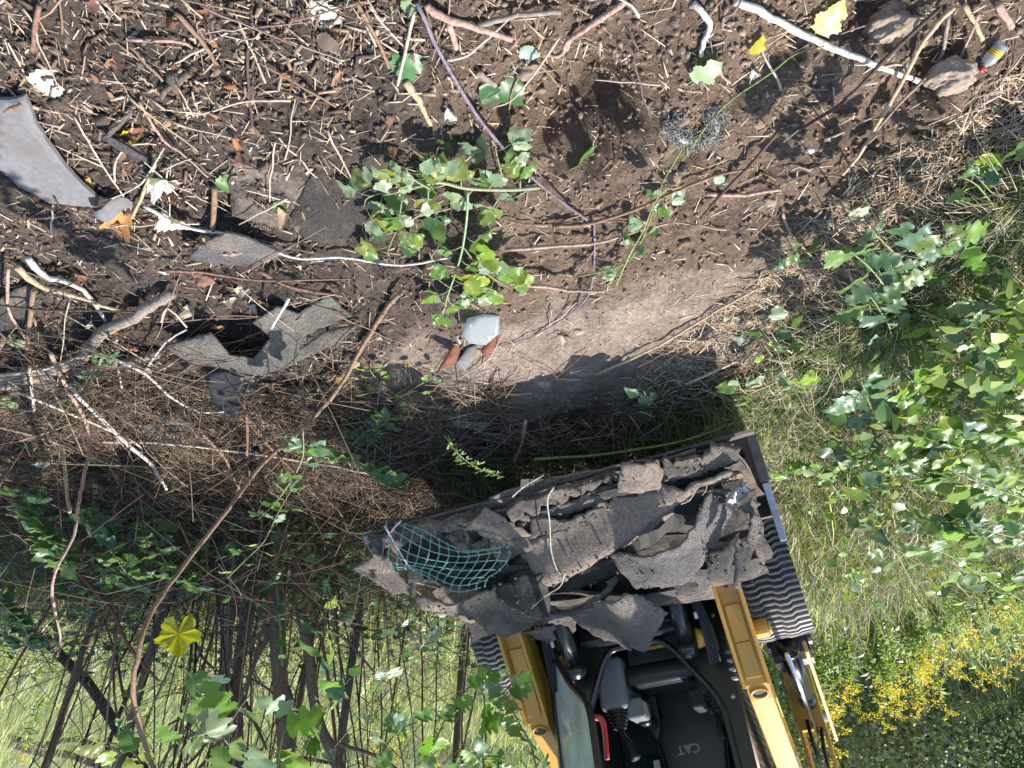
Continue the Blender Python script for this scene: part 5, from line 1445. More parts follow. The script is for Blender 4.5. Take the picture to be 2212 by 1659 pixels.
# ------------------------------------------------------------------ scattered twigs and dead leaves: one of each kind, then copies
TW = []
for k in range(10):
    r = np.random.default_rng(700 + k)
    P = np.c_[np.linspace(0, 1, 6), r.normal(0, .05, 6).cumsum() * .5, np.abs(r.normal(0, .03, 6))]
    me = MB().tube(catmull(P, 2), np.linspace(.022, .012, 6), 6).mesh('twig', True); me.materials.append(M['bark']); TW.append(me)
def scatter_twigs(n, cond, label, group, keys, lo, hi, lift, ymax=5):
    xy = photo_pts(n, cond, ymax); g = gz(xy[:, 0], xy[:, 1])
    for i in range(n):
        o = obj('twig', TW[int(rng.integers(0, 10))], None, None, tuple(np.array(BK[keys[int(rng.integers(0, len(keys)))]]) * rng.uniform(.7, 1.25)))
        s_ = rng.uniform(lo, hi) if rng.random() > .2 else hi
        q = rng.uniform(.6, 1.1) * .16 / max(s_, .1)
        o.matrix_world = Matrix.Translation((xy[i, 0], xy[i, 1], g[i] + .004 + lift * rng.random())) @ Matrix.Rotation(rng.uniform(0, 6.28), 4, 'Z') @ Matrix.Rotation(rng.normal(0, .08), 4, 'Y') @ Matrix.Diagonal((s_, s_ * q, s_ * q, 1))
        setp(o, label, 'twig', group)
scatter_twigs(78, lambda px, py: (px < 900) & (py < 620), 'short loose twig among the wood chips and dark humus', 'twigs on the dark humus', ('pink', 'pale', 'brown', 'tan', 'pale'), .06, .22, .012)
scatter_twigs(62, lambda px, py: (px < 760) & (py > 560) & (py < 1120), 'dry twig caught in the shaded brushwood around the log', 'twigs in the brushwood', ('pale', 'pink', 'brown', 'red', 'dark'), .12, .5, .08)
scatter_twigs(50, lambda px, py: (px > 900) & (py < 560) & (px < 2150) & ~grass_side(px, py, -60), 'small twig half sunk in the open brown soil', 'twigs on the open soil', ('pink', 'pale', 'grey'), .05, .17, .006)
scatter_twigs(40, lambda px, py: (px > 560) & (px < 1300) & (py > 640) & (py < 900), 'thin twig on the trodden strip beside the torn shingle', 'twigs on the trodden strip', ('pale', 'pink', 'red'), .06, .26, .012)
scatter_twigs(38, lambda px, py: (px < 1150) & (py > 880) & (py < 1120), 'dead stalk leaning in the dark thatch before the thicket', 'stalks in the thatch', ('brown', 'dark', 'pink', 'tan'), .2, .6, .12, 6)

def scatter_dead(n, cond, label, group, pal, lo, hi, lift=.006, meshes=None):
    xy = photo_pts(n, cond, 5); g = gz(xy[:, 0], xy[:, 1])
    for i in range(n):
        ms = meshes or DEAD
        o = obj('dead_leaf', ms[int(rng.integers(0, len(ms)))], None, None, tuple(np.array(pal[int(rng.integers(0, len(pal)))]) * rng.uniform(.7, 1.3)))
        o.matrix_world = Matrix.Translation((xy[i, 0], xy[i, 1], g[i] + lift + .01 * rng.random())) @ Matrix.Rotation(rng.uniform(0, 6.28), 4, 'Z') @ Matrix.Rotation(rng.normal(0, .4), 4, 'X') @ Matrix.Rotation(rng.normal(0, .4) + (math.pi if rng.random() < .3 else 0), 4, 'Y') @ Matrix.Scale(rng.uniform(lo, hi), 4)
        setp(o, label, 'dead leaf', group)
scatter_dead(70, lambda px, py: (px < 950) & (py < 560), 'small curled brown dead leaf among the wood chips', 'dead leaves on the humus', [(.2, .1, .06), (.28, .16, .1), (.3, .14, .07), (.16, .09, .07), (.34, .24, .17)], .025, .05)
scatter_dead(60, lambda px, py: (px < 900) & (py > 560) & (py < 1080), 'dry tan leaf caught in the shaded brushwood', 'dead leaves in the brushwood', [(.3, .18, .08), (.36, .24, .13), (.2, .1, .06), (.42, .36, .28)], .03, .06, .02)

# ------------------------------------------------------------------ single fallen leaves
def fallen(label, kind, px, py, wpx, colr, yaw, tilt=(0.1, 0.1), lift=.012, flip=False, name='fallen_leaf', mat=None):
    p = G(px, py, lift); dist = np.linalg.norm(p - CAM); s_ = wpx / FPX * dist
    ms = DEAD if kind == 'dead' else LEAF[kind]
    k = len(FL); o = obj(name, ms[k % len(ms)], None, None, colr); FL.append(o)
    o.matrix_world = Matrix.Translation(Vector(p)) @ Matrix.Rotation(yaw, 4, 'Z') @ Matrix.Rotation(tilt[0], 4, 'X') @ Matrix.Rotation(tilt[1] + (math.pi if flip else 0), 4, 'Y') @ Matrix.Scale(s_, 4) @ Matrix.Translation((0, -.5, 0))
    setp(o, label, 'leaf')
FL = []
WH = (.52, .5, .47); PG = (.36, .45, .34)
fallen('largest white leaf near the tip of the rust red stick', 'ovate', 112, 172, 75, WH, 1.9, (.1, .2))
fallen('white leaf with dark spots beside the pale stick end', 'maple', 706, 30, 68, (.6, .62, .56), .5, (.1, .15))
fallen('tiny narrow white leaf near the dark hole', 'lance', 385, 183, 34, WH, 0.1)
fallen('crumpled white leaf beside the hooped dry stems', 'dead', 355, 388, 55, WH, 1.2, (.2, .2))
fallen('torn cream leaf lying across the long bleached cane', 'dead', 385, 462, 60, (.56, .52, .46), .6, (.2, .1), .03)
fallen('bright green oval leaf next to the standing brown stalk', 'ovate', 497, 390, 60, (.1, .2, .05), 2.2)
fallen('small bright green leaf on the buried shingle', 'ovate', 613, 440, 46, (.12, .25, .07), 2.1)
fallen('yellow and green spotted leaf in the hole under the cane', 'maple', 540, 457, 60, (.45, .40, .04), 1.5, (.3, .1))
fallen('curled yellow leaf near the loop of dry stem', 'dead', 285, 283, 44, (.5, .36, .03), 1.9, (.2, .3))
fallen('narrow mustard leaf curled beside the grey slab', 'lance', 194, 396, 58, (.45, .33, .1), 2.6, (.2, .5))
fallen('tan leaf lying on the dark grey shingle corner', 'dead', 510, 523, 42, (.36, .24, .2), 1.6, (.1, .2), .05)
fallen('orange brown split leaf at the foot of the bleached cane', 'dead', 262, 468, 55, (.42, .22, .08), 2.2)
fallen('torn pale green leaf under the pale straight stick', 'maple', 880, 32, 66, (.28, .38, .2), .4, (.05, .1), .006)
fallen('torn mid green leaf at the lower end of the pale straight stick', 'maple', 882, 135, 72, (.10, .22, .09), 2.0)
fallen('larger of two dark green leaflets under the bleached twig', 'maple', 1098, 185, 82, (.06, .15, .05), 2.55, (.1, .15), .03)
fallen('second dark green leaflet, half in the shade of the first', 'elder', 1058, 195, 70, (.05, .12, .045), .2, (.1, -.3), .02)
fallen('grey green leaf on the clod by the pit rim', 'ovate', 1145, 106, 46, (.3, .38, .33), 1.0, (.1, .1), .02)
fallen('small grey curled leaf in front of the purple cane', 'dead', 977, 240, 36, (.38, .42, .38), .5)
fallen('green leaf standing on edge alone on the open soil', 'maple', 1262, 322, 78, (.10, .21, .05), 2.7, (.5, .9), .04)
fallen('pale green leaf in the sun near the white elbow branch', 'maple', 1526, 145, 66, (.32, .42, .24), 2.3, (.1, .2), .02)
fallen('olive yellow leaf above the thick white stick', 'maple', 1636, 90, 40, (.38, .33, .03), 2.8, (.2, .4), .02)
fallen('large pale yellow leaf lying by the dark crack', 'maple', 1792, 30, 66, (.62, .58, .2), 2.6, (.1, .1), .02)
fallen('little silver leaf by the dark thorny stem', 'ovate', 1553, 385, 30, PG, .3, (.1, .1))
fallen('scrap of white leaf below the pale green one', 'dead', 1630, 153, 22, WH, .8)
fallen('pair of big white leaf undersides at the shadow edge, larger half', 'elder', 1032, 908, 62, (.6, .66, .58), 1.9, (.1, .1), .03)
fallen('pair of big white leaf undersides at the shadow edge, smaller half', 'elder', 997, 905, 48, (.56, .62, .55), 4.6, (.1, -.1), .03)
fallen('crumpled beige leaf on the grassy edge by the straw', 'dead', 1815, 435, 55, (.4, .32, .22), .8)
fallen('pale lime leaf scrap near the crumpled beige leaf', 'maple', 1858, 460, 50, (.45, .52, .38), 1.2)
fallen('dark green leaf lying under the leafy branch top', 'elder', 952, 307, 50, (.06, .15, .04), 1.2)
fallen('narrow rusty curled leaf on the open soil', 'lance', 1347, 238, 46, (.4, .2, .09), .5, (.2, .6))
fallen('round white leaf in the shaded litter', 'ovate', 98, 985, 36, (.66, .66, .66), 1.7, (.1, .1), .05)
fallen('pale green scalloped leaf lying by the shaded slab', 'ovate', 28, 850, 36, (.28, .42, .2), 3.0, (.1, .1), .05)
fallen('cream yellow leaf at the border of the shaded litter', 'maple', 38, 980, 46, (.5, .48, .22), 1.0, (.1, .1), .04)
fallen('light green leaf at the log near the split wood', 'ovate', 52, 715, 40, (.35, .45, .25), 1.6, (.1, .1), .06)
fallen('grey leaf underside with dark green twin at the shadow border', 'ovate', 1393, 846, 40, PG, .3, (.2, .1), .05)
fallen('pale ragged leaf scrap on the drag path', 'maple', 1580, 690, 44, (.36, .46, .34), .9, (.1, .1), .01)
fallen('bluish leaf scrap further along the drag path', 'dead', 1600, 722, 30, (.42, .5, .46), 2.0, (.1, .1), .01)
fallen('pinkish dry leaf on the drag path', 'dead', 1222, 725, 26, (.5, .4, .36), 1.0)
fallen('yellow green leaf blade hanging at the edge of the straw', 'maple', 2118, 325, 46, (.34, .42, .04), .2, (.4, .2), .06)
fallen('brown veined old leaf at the border of the humus', 'ovate', 712, 88, 50, (.16, .12, .09), .9)

# ------------------------------------------------------------------ roofing, slab and rubbish on the soil
def ground_sheet(name, pts, off, zb, label, mat, color, thick, cat, seed, jit=.003, step=.022, cf=lambda x, y: (x, y)):
    uv = [Pz(*cf(*p), .02)[:2] for p in pts]
    cen = np.mean(uv, 0)
    def zf(u, v):
        g = .05 * fbm(u, v, .55, 2, 3) + .02 * fbm(u, v, 2.3, 2, 5)
        return g + off + .006 * fbm(u, v, 6, 3, 300 + seed) + zb(u - cen[0], v - cen[1])
    return sheet(name, uv, zf, thick, M[mat], color, label, cat, None, step, jit, seed, False)
cs = lambda x, y: (329.2 + .3888 * x, 603.5 + .3888 * y)
ground_sheet('torn_shingle', [(75, 310), (210, 265), (340, 220), (400, 255), (455, 295), (540, 300), (590, 312), (640, 270), (680, 235), (570, 180), (640, 145), (700, 112), (820, 160), (900, 118), (985, 78), (1040, 120), (1050, 140), (1120, 178), (960, 222), (870, 245), (838, 278), (832, 300), (860, 285), (960, 240), (1165, 208), (1050, 280), (850, 340), (720, 395), (715, 440), (690, 480), (600, 530), (565, 580), (562, 632), (530, 642), (500, 640), (440, 590), (350, 510), (300, 540), (280, 470), (240, 455), (210, 395), (130, 340)],
             .075, lambda u, v: .03 * np.sin(u * 9 + 1) - .25 * np.maximum(0, v - .1) + .03 * np.cos(v * 14), 'big torn grey shingle with notched tabs lying bent on the litter', 'shingle_ground', (1.35, 1.3, 1.22), .007, 'shingle', 40, .0025, .02, cs)
ground_sheet('folded_flap', [(350, 405), (430, 400), (480, 418), (540, 424), (520, 540), (502, 640), (400, 570), (346, 492)], .115, lambda u, v: .02 * np.sin(v * 10) + .02, 'black smooth flap folded over at the point of the torn shingle', 'felt_clean', (1, 1, 1), .005, 'roofing felt', 41, .002, .02, cs)
ground_sheet('grey_sheet', [(-30, 640), (60, 632), (170, 600), (222, 720), (242, 790), (400, 1030), (500, 1150), (640, 1290), (622, 1340), (330, 1310), (120, 1200), (30, 1110), (-40, 1085)], .035, lambda u, v: .015 * u, 'smooth grey slab of sheet material poking into the soil', 'slab', (1, 1, 1), .012, 'sheet', 42, .002, .025, lambda x, y: C(0, 0, x, y))
ground_sheet('shingle_corner', [(408, 552), (437, 512), (495, 477), (540, 492), (617, 537), (590, 552), (540, 568), (470, 562)], .045, lambda u, v: -.15 * v, 'dark grey granular shingle corner tilted out of the soil under the cane', 'shingle', (1.6, 1.6, 1.65), .008, 'shingle', 43)
ground_sheet('buried_shingle', [(640, 440), (700, 330), (760, 265), (835, 245), (838, 380), (800, 460), (740, 530), (660, 520), (622, 480)], .014, flat, 'wide black shingle strip pressed flat into the humus', 'shingle', (.75, .72, .7), .008, 'shingle', 44)
ground_sheet('buried_shingle', [(520, 330), (640, 300), (700, 330), (640, 440), (610, 500), (500, 470), (490, 400)], .008, flat, 'muddy brown sheet half buried next to the flat black strip', 'shingle_dirty', (.62, .58, .55), .008, 'shingle', 45)
ground_sheet('buried_shingle', [(222, 292), (262, 262), (285, 230), (285, 250), (240, 292), (320, 335), (318, 345), (260, 320)], .03, flat, 'bent shingle corner sticking up under the curled yellow leaf', 'shingle', (1.3, 1.3, 1.35), .008, 'shingle', 46)
ground_sheet('crumpled_plastic', [(212, 435), (240, 425), (292, 430), (285, 452), (240, 460), (216, 450)], .05, lambda u, v: .03 * np.sin(u * 40), 'crumpled shiny grey plastic piece at the slab tip', 'slab', (1, 1, 1), .003, 'plastic', 47)
for pts, lb, sd in (([(0, 640), (60, 615), (95, 640), (70, 690), (0, 700)], 'dark sheet in the hole by the split wood', 48), ([(20, 830), (110, 800), (200, 815), (180, 870), (60, 880)], 'grey shingle piece in the shade past the log', 49), ([(100, 935), (165, 900), (190, 870), (175, 925), (120, 945)], 'shaded curved shingle scrap near the round white leaf', 50), ([(310, 910), (360, 890), (420, 915), (390, 950), (330, 955)], 'dark shingle scrap under the thorny cane', 51), ([(800, 885), (860, 870), (905, 880), (830, 898)], 'thin dark scrap at the trodden strip', 52)):
    ground_sheet('shingle_scrap', pts, .03, lambda u, v: .1 * u, lb, 'shingle', (.9, .9, .92), .007, 'shingle', sd)
def rock(label, px, py, wpx, colr, seed, name='stone', cat='stone', flatz=.6, lift=0.0, sub=3, amp=.35, mat='stone'):
    p = G(px, py, lift); s_ = wpx / 2 / FPX * np.linalg.norm(p - CAM)
    bm = bmesh.new(); bmesh.ops.create_icosphere(bm, subdivisions=sub + (1 if name == 'clod' else 0), radius=1)
    V = np.array([v.co for v in bm.verts]); F = [[v.index for v in f.verts] for f in bm.faces]; bm.free()
    V = V * (1 + amp * fbm(V[:, 0] * 1.2 + seed, V[:, 1] * 1.2 + V[:, 2] * 1.7, 1, 6, 600 + seed) + (.06 * fbm(V[:, 0] * 6, V[:, 1] * 6 + V[:, 2] * 5, 1, 3, 650, True) if name == 'clod' else 0))[:, None] * s_ * np.array([1, .8, flatz])
    me = bpy.data.meshes.new(name); me.from_pydata([tuple(v) for v in V], [], F)
    for q in me.polygons: q.use_smooth = True
    me.update(); o = obj(name, me, M[mat], None, colr, tuple(p)); setp(o, label, cat); return o
rock('rounded earth lump under the grey green leaf', 1140, 148, 52, (.2, .155, .12), 1, 'clod', 'clod', .8)
rock('smooth tan stone by the pink stick', 1664, 435, 30, (.26, .2, .15), 2)
rock('cracked brown clod at the dark crack, largest in the corner', 1935, 55, 105, (.27, .205, .155), 3, 'clod', 'clod', .7, 0, 4)
rock('grey brown clod beside the plastic bottle', 2055, 165, 80, (.26, .205, .16), 4, 'clod', 'clod', .7, 0, 4)
rock('pinkish stone on the drag path', 1250, 715, 26, (.33, .25, .2), 5)
rock('flat stone at the shadow end of the drag path', 1175, 828, 34, (.26, .2, .16), 6)
rock('small pale pebble near the tan canes', 1750, 325, 18, (.45, .42, .38), 7)
rock('reddish brown lump of earth behind the torn shingle', 437, 600, 46, (.17, .095, .07), 8, 'clod', 'clod', .7)
# glass and terracotta pieces
def shard(name, pts, off, tilt, label, mat, thick, cat):
    uv = [Pz(*p, .02)[:2] for p in pts]; cen = np.mean(uv, 0)
    sheet(name, uv, lambda u, v: gz1(*cen) + off + tilt[0] * (u - cen[0]) + tilt[1] * (v - cen[1]), thick, M[mat], (1, 1, 1), label, cat, None, .03, .001, 60, False)
shard('glass_shard', [(998, 702), (1010, 682), (1045, 678), (1080, 682), (1078, 705), (1050, 718), (1015, 714)], .03, (.1, .5), 'broken piece of frosted glass above the terracotta bits', 'shard', .004, 'glass')
shard('terracotta_shard', [(950, 768), (985, 742), (1005, 728), (1000, 752), (985, 770)], .02, (.6, .4), 'long dark red terracotta shard by its hole', 'terracotta', .008, 'terracotta')
shard('terracotta_shard', [(1040, 740), (1065, 722), (1085, 714), (1078, 735), (1050, 752)], .02, (.5, .5), 'smaller red terracotta shard nearer the drag path', 'terracotta', .008, 'terracotta')
shard('glass_shard', [(985, 772), (1010, 748), (1030, 745), (1028, 765), (1005, 785)], .02, (.2, .2), 'tan flake of tile between the two terracotta shards', 'slab', .004, 'tile')
# tuft of grey fluff: many small bent fibres round a horseshoe
r = np.random.default_rng(42)
cen = [G(*p, .015) for p in [(1462, 250), (1455, 275), (1475, 292), (1505, 298), (1535, 285), (1545, 262), (1540, 235)]]
cc_ = catmull(np.array(cen), 6)
m = MB()
for i in range(1900):
    p = cc_[int(r.integers(0, len(cc_)))] + r.normal(0, .012, 3) * np.array([1, 1, .6])
    d = r.normal(0, 1, 3); d[2] = abs(d[2]) * .5; d = d / np.linalg.norm(d) * r.uniform(.004, .011)
    d2 = r.normal(0, .007, 3)
    m.tube([p, p + d * .5 + d2, p + d], .0011, 3, False)
for p in cc_[::2]:
    pass
fl = empty('fluff_tuft', tuple(cc_[0]), 0, 'horseshoe shaped tuft of dirty grey white fluff on the open soil', 'fluff')
o = m.obj('fibres', M['fluff'], None); o.parent = fl; o.location = -Vector(cc_[0]); setp(o, kind='stuff')
o = obj('fluff_body', MB().tube(cc_ - cc_[0], [.008, .013, .015, .013, .009], 10).mesh('fluff_body', True), M['fluff'], fl)
# plastic bottle with a red cap
b0 = G(2140, 108, .02)
be = empty('plastic_bottle', tuple(b0), 0, 'small clear plastic bottle with a red cap and a printed label', 'bottle')
be.scale = (.62,) * 3
be.rotation_euler = (math.radians(75), 0, math.radians(155))
def lathe(m, prof, n=18):
    an = np.linspace(0, 2 * np.pi, n, endpoint=False); V = []
    for rr, z in prof: V += [(rr * math.cos(a), rr * math.sin(a), z) for a in an]
    F = [(i * n + j, i * n + (j + 1) % n, (i + 1) * n + (j + 1) % n, (i + 1) * n + j) for i in range(len(prof) - 1) for j in range(n)]
    return m.add(V, F)
o = lathe(MB(), [(.0, -.045), (.022, -.045), (.026, -.04), (.026, .02), (.02, .033), (.011, .04), (.011, .05)]).obj('bottle_body', M['shard'], be, True)
o = lathe(MB(), [(.0, .068), (.012, .068), (.0135, .065), (.0135, .046), (.011, .046)]).obj('bottle_cap', M['red'], be, True)
o = lathe(MB(), [(.0265, -.022), (.0265, .0)]).obj('bottle_label', M['yellow_label'], be, True)
k = MB()
for j in range(3): lathe(k, [(.0269, -.020 + j * .008), (.0269, -.0175 + j * .008)])
o = k.obj('label_band', M['red'], be)
"""split"""

# ------------------------------------------------------------------ leafy branch lying in the middle of the soil
def up3(*pts): return np.array([G(p[0], p[1], p[2]) for p in pts])
plant('leafy_branch', 'fallen leafy branch with wilting pale green leaves on the bare soil', 'branch', None, up3((1165, 390, .03), (1100, 384, .05), (1010, 375, .06), (950, 362, .06), (885, 372, .07), (830, 385, .07)), .007, 'elder', 12, (.055, .085), ('pale', 'olive', 'mid', 'pale'), 3, .06, .05, (.2, .2, .12), 1)
plant('leafy_branch', 'lower spray of the fallen branch, fresh green leaves hanging to the bleached cane', 'branch', None, up3((960, 400, .06), (905, 430, .07), (860, 470, .06), (840, 520, .05)), .004, 'elder', 8, (.05, .085), ('mid', 'dark', 'olive', 'yel'), 3, .05, .1, (.17, .2, .1), 2)
plant('leafy_branch', 'smooth green side shoot crossing the bleached cane with bright leaves at its end', 'branch', None, up3((1012, 380, .06), (1010, 430, .08), (1000, 500, .08), (985, 553, .08), (965, 620, .07), (970, 655, .05)), .004, 'elder', 9, (.05, .085), ('mid', 'lime', 'pale', 'mid'), 3, .045, .3, (.22, .3, .14), 3)
plant('leafy_branch', 'drooping spray at the bent brown limb with one large lit leaf', 'branch', None, up3((1000, 500, .06), (1040, 540, .08), (1080, 575, .07), (1105, 600, .05)), .003, 'elder', 6, (.06, .1), ('lime', 'pale', 'yel'), 3, .04, .2, (.2, .2, .1), 4)
plant('raspberry_shoot', 'slim shoot with silver leaf undersides on the rim of the hollow', 'shoot', None, up3((1330, 600, .03), (1360, 520, .05), (1385, 470, .06), (1410, 400, .07), (1440, 380, .05)), .0025, 'ovate', 8, (.035, .055), ('pale', 'pale', 'mid'), 2, .025, .05, (.25, .32, .1), 5)
plant('leafy_branch', 'dull green spray on the soil side of the purple cane', 'branch', None, up3((1090, 384, .05), (1085, 350, .06), (1075, 310, .06), (1070, 290, .05)), .003, 'elder', 4, (.06, .085), ('pale', 'mid'), 3, .04, .2, (.2, .22, .12), 6)
plant('leafy_branch', 'pale three leaf spray nearest the buried shingle', 'branch', None, up3((850, 380, .06), (800, 395, .06), (790, 420, .05)), .003, 'elder', 3, (.05, .07), ('pale', 'olive'), 3, .04, .2, (.2, .22, .12), 7)
plant('leafy_branch', 'upper spray of the fallen branch turned towards the humus', 'branch', None, up3((930, 370, .07), (900, 345, .08), (880, 320, .08)), .003, 'elder', 4, (.05, .075), ('pale', 'pale', 'olive'), 3, .04, .2, (.2, .22, .12), 8)

# ------------------------------------------------------------------ weeds at the grass edge and brambles
k = 20
def weed(label, pts, kind, nodes, size, cols, tri=0, name='weed', cat='weed', rad=.003, pet=.03, tmin=.1, stemcol=(.2, .24, .1), **kw):
    global k
    k += 1
    return plant(name, label, cat, None, GP(pts), rad, kind, nodes, size, cols, tri, pet, tmin, stemcol, k, **kw)
weed('tall weed with deeply lobed green leaves leaning over the drag path', [(1960, 700, .05), (1925, 640, .22), (1880, 580, .33), (1800, 515, .42)], 'lobed', 12, (.07, .105), ('blue', 'mid', 'blue'))
weed('lobed weed behind the leaning one, dark leaves crowded at its top', [(1985, 640, .05), (1950, 570, .25), (1915, 530, .36), (1890, 505, .42)], 'lobed', 11, (.065, .1), ('blue', 'dark', 'mid'))
weed('lobed weed spreading its leaves towards the photo edge', [(1990, 620, .05), (2010, 560, .2), (2050, 525, .3), (2090, 515, .32)], 'lobed', 10, (.06, .095), ('mid', 'blue', 'lime'))
weed('low lobed weed with leaves cut like feathers above the straw', [(1920, 790, .05), (1925, 720, .2), (1900, 670, .26), (1880, 640, .3)], 'lobed', 9, (.07, .11), ('blue', 'mid'))
weed('small dark lobed weed on the grassy edge near the canes', [(2180, 500, .02), (2150, 450, .1), (2110, 400, .14), (2070, 380, .14)], 'lobed', 10, (.04, .065), ('dark', 'mid', 'dark'))
weed('outermost little lobed weed with shiny leaves at the straw', [(2200, 420, .02), (2170, 370, .1), (2140, 330, .14)], 'lobed', 7, (.04, .06), ('mid', 'lime'))
weed('short lobed sprout at the tip of the white litter', [(1760, 560, .01), (1735, 540, .06), (1700, 548, .08)], 'lobed', 5, (.045, .06), ('dark', 'mid'))
weed('bramble sprout with three grey undersides over the drag path end', [(1640, 860, .05), (1605, 845, .15), (1590, 815, .22)], 'ovate', 3, (.06, .08), ('pale', 'mid', 'pale'), 3, 'bramble', 'bramble')
weed('bramble sprout with broad torn leaves beside the bent stalk', [(1770, 830, .05), (1730, 835, .18), (1700, 815, .24)], 'ovate', 4, (.07, .09), ('mid', 'pale', 'yel'), 3, 'bramble', 'bramble')
weed('bluish bramble with veined leaves standing in the middle of the grass', [(1920, 960, .05), (1890, 900, .25), (1870, 850, .4), (1860, 820, .45)], 'ovate', 8, (.075, .105), ('blue', 'dark', 'blue'), 3, 'bramble', 'bramble')
weed('yellow green bramble with a serrated bright leaf', [(2010, 900, .1), (1990, 850, .3), (1960, 810, .42)], 'ovate', 6, (.07, .1), ('yel', 'lime', 'yel'), 3, 'bramble', 'bramble')
weed('long arching bramble stem reaching in from the photo edge', [(2260, 930, .5), (2120, 940, .52), (2008, 956, .48), (1921, 1016, .4), (1860, 1060, .3)], 'ovate', 18, (.07, .1), ('lime', 'yel', 'mid', 'blue'), 3, 'bramble', 'bramble')
weed('bramble in full sun with big lime leaves at the photo edge', [(2260, 1090, .45), (2160, 1060, .55), (2060, 1020, .55), (1990, 1010, .5)], 'ovate', 18, (.075, .11), ('lime', 'mid', 'yel', 'pale'), 3, 'bramble', 'bramble')
weed('bramble whose shaded blue green leaves hang below the lime one', [(2260, 1180, .5), (2150, 1150, .6), (2060, 1130, .58), (1980, 1130, .5)], 'ovate', 18, (.07, .1), ('blue', 'mid', 'dark', 'lime'), 3, 'bramble', 'bramble')
weed('leafy bramble beside the bucket corner in front of the track', [(1830, 1090, .1), (1790, 1040, .25), (1740, 1010, .3), (1690, 1030, .3)], 'ovate', 8, (.055, .08), ('lime', 'mid', 'pale'), 3, 'bramble', 'bramble')
weed('tangled bramble with white undersides between bucket and photo edge', [(1930, 1080, .1), (1880, 1020, .3), (1840, 980, .35), (1790, 1000, .3)], 'ovate', 9, (.06, .085), ('pale', 'mid', 'blue', 'lime'), 3, 'bramble', 'bramble')
weed('tiny clover like sprig alone in the tall grass', [(1770, 1260, .1), (1752, 1248, .25), (1745, 1238, .3)], 'ovate', 1, (.05, .06), ('lime',), 4, 'weed', 'weed', .002)
weed('sprig with small bright leaves further out in the tall grass', [(1860, 1290, .15), (1845, 1240, .35), (1835, 1225, .4)], 'ovate', 4, (.05, .07), ('lime', 'yel'), 3, 'weed', 'weed', .002)
weed('broad leaved weed high at the photo edge above the brambles', [(2212, 1300, .4), (2130, 1250, .6), (2050, 1200, .7), (2000, 1180, .7)], 'maple', 9, (.08, .11), ('lime', 'mid', 'pale'), 0, 'weed', 'weed')
weed('weed with drooping three pointed leaves in the sun beside the track', [(1990, 1300, .2), (1960, 1240, .45), (1930, 1190, .5), (1890, 1180, .5)], 'maple', 8, (.07, .1), ('lime', 'mid', 'blue'), 0, 'weed', 'weed')
weed('dark leaf weed in the gap of the grass below the lobed weeds', [(2080, 760, .05), (2050, 720, .2), (2010, 690, .25)], 'lance', 8, (.08, .12), ('mid', 'lime'), 0, 'weed', 'weed')
weed('weed with plain oval leaves near the pale photo edge stalk', [(2190, 700, .05), (2150, 660, .2), (2110, 640, .3)], 'ovate', 7, (.05, .08), ('blue', 'mid'), 0, 'weed', 'weed')
weed('trailing ground weed with dull leaves at the drag path rim', [(1800, 740, .05), (1750, 720, .1), (1690, 705, .1), (1650, 720, .06)], 'maple', 8, (.05, .075), ('blue', 'pale', 'mid'), 0, 'weed', 'weed')
weed('bright green low weed at the end of the green cane', [(1700, 800, .04), (1670, 770, .1), (1650, 745, .12)], 'ovate', 6, (.03, .05), ('lime', 'mid'), 0, 'weed', 'weed')
weed('bramble with two grey leaves overhanging the deep shadow', [(1420, 880, .05), (1400, 860, .12), (1390, 845, .15)], 'ovate', 3, (.05, .065), ('pale', 'dark'), 2, 'bramble', 'bramble')
# thicket side
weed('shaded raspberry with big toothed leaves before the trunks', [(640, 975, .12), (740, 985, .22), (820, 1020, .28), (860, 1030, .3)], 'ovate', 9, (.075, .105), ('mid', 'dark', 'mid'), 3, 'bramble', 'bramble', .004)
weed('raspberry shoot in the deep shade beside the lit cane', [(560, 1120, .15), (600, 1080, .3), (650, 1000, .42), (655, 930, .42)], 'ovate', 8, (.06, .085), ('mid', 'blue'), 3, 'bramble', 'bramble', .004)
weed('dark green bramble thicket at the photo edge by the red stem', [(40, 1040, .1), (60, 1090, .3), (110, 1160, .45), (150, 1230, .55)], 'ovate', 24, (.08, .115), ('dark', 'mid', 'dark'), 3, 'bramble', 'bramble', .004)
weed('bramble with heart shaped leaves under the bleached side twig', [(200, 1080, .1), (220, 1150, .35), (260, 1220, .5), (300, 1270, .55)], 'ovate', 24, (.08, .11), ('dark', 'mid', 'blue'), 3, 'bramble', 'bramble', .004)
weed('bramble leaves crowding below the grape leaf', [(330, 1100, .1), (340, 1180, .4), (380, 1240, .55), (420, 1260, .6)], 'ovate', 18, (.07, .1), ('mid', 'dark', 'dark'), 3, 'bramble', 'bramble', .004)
weed('blurred close bramble leaves at the very edge of the photo', [(-60, 1250, .5), (0, 1300, .62), (50, 1350, .72), (60, 1400, .8)], 'ovate', 16, (.08, .12), ('blue', 'dark', 'mid'), 3, 'bramble', 'bramble', .004)
weed('low bramble sprout in the thatch near the round white leaf', [(70, 1010, .03), (75, 1040, .1), (95, 1060, .14)], 'ovate', 4, (.05, .07), ('dark', 'mid'), 3, 'bramble', 'bramble', .003)
weed('pale stemmed vine with small arrow leaves climbing past the trunks', [(490, 1250, .6), (530, 1210, .6), (570, 1170, .6), (600, 1110, .56), (640, 1040, .5)], 'maple', 9, (.035, .055), ('pale', 'mid'), 0, 'vine', 'vine', .002)
weed('yellow green seedling beside the trodden strip', [(830, 835, .01), (815, 820, .04), (800, 800, .06), (815, 795, .06)], 'lobed', 6, (.035, .05), ('yel', 'lime'), 0, 'seedling', 'seedling', .002)
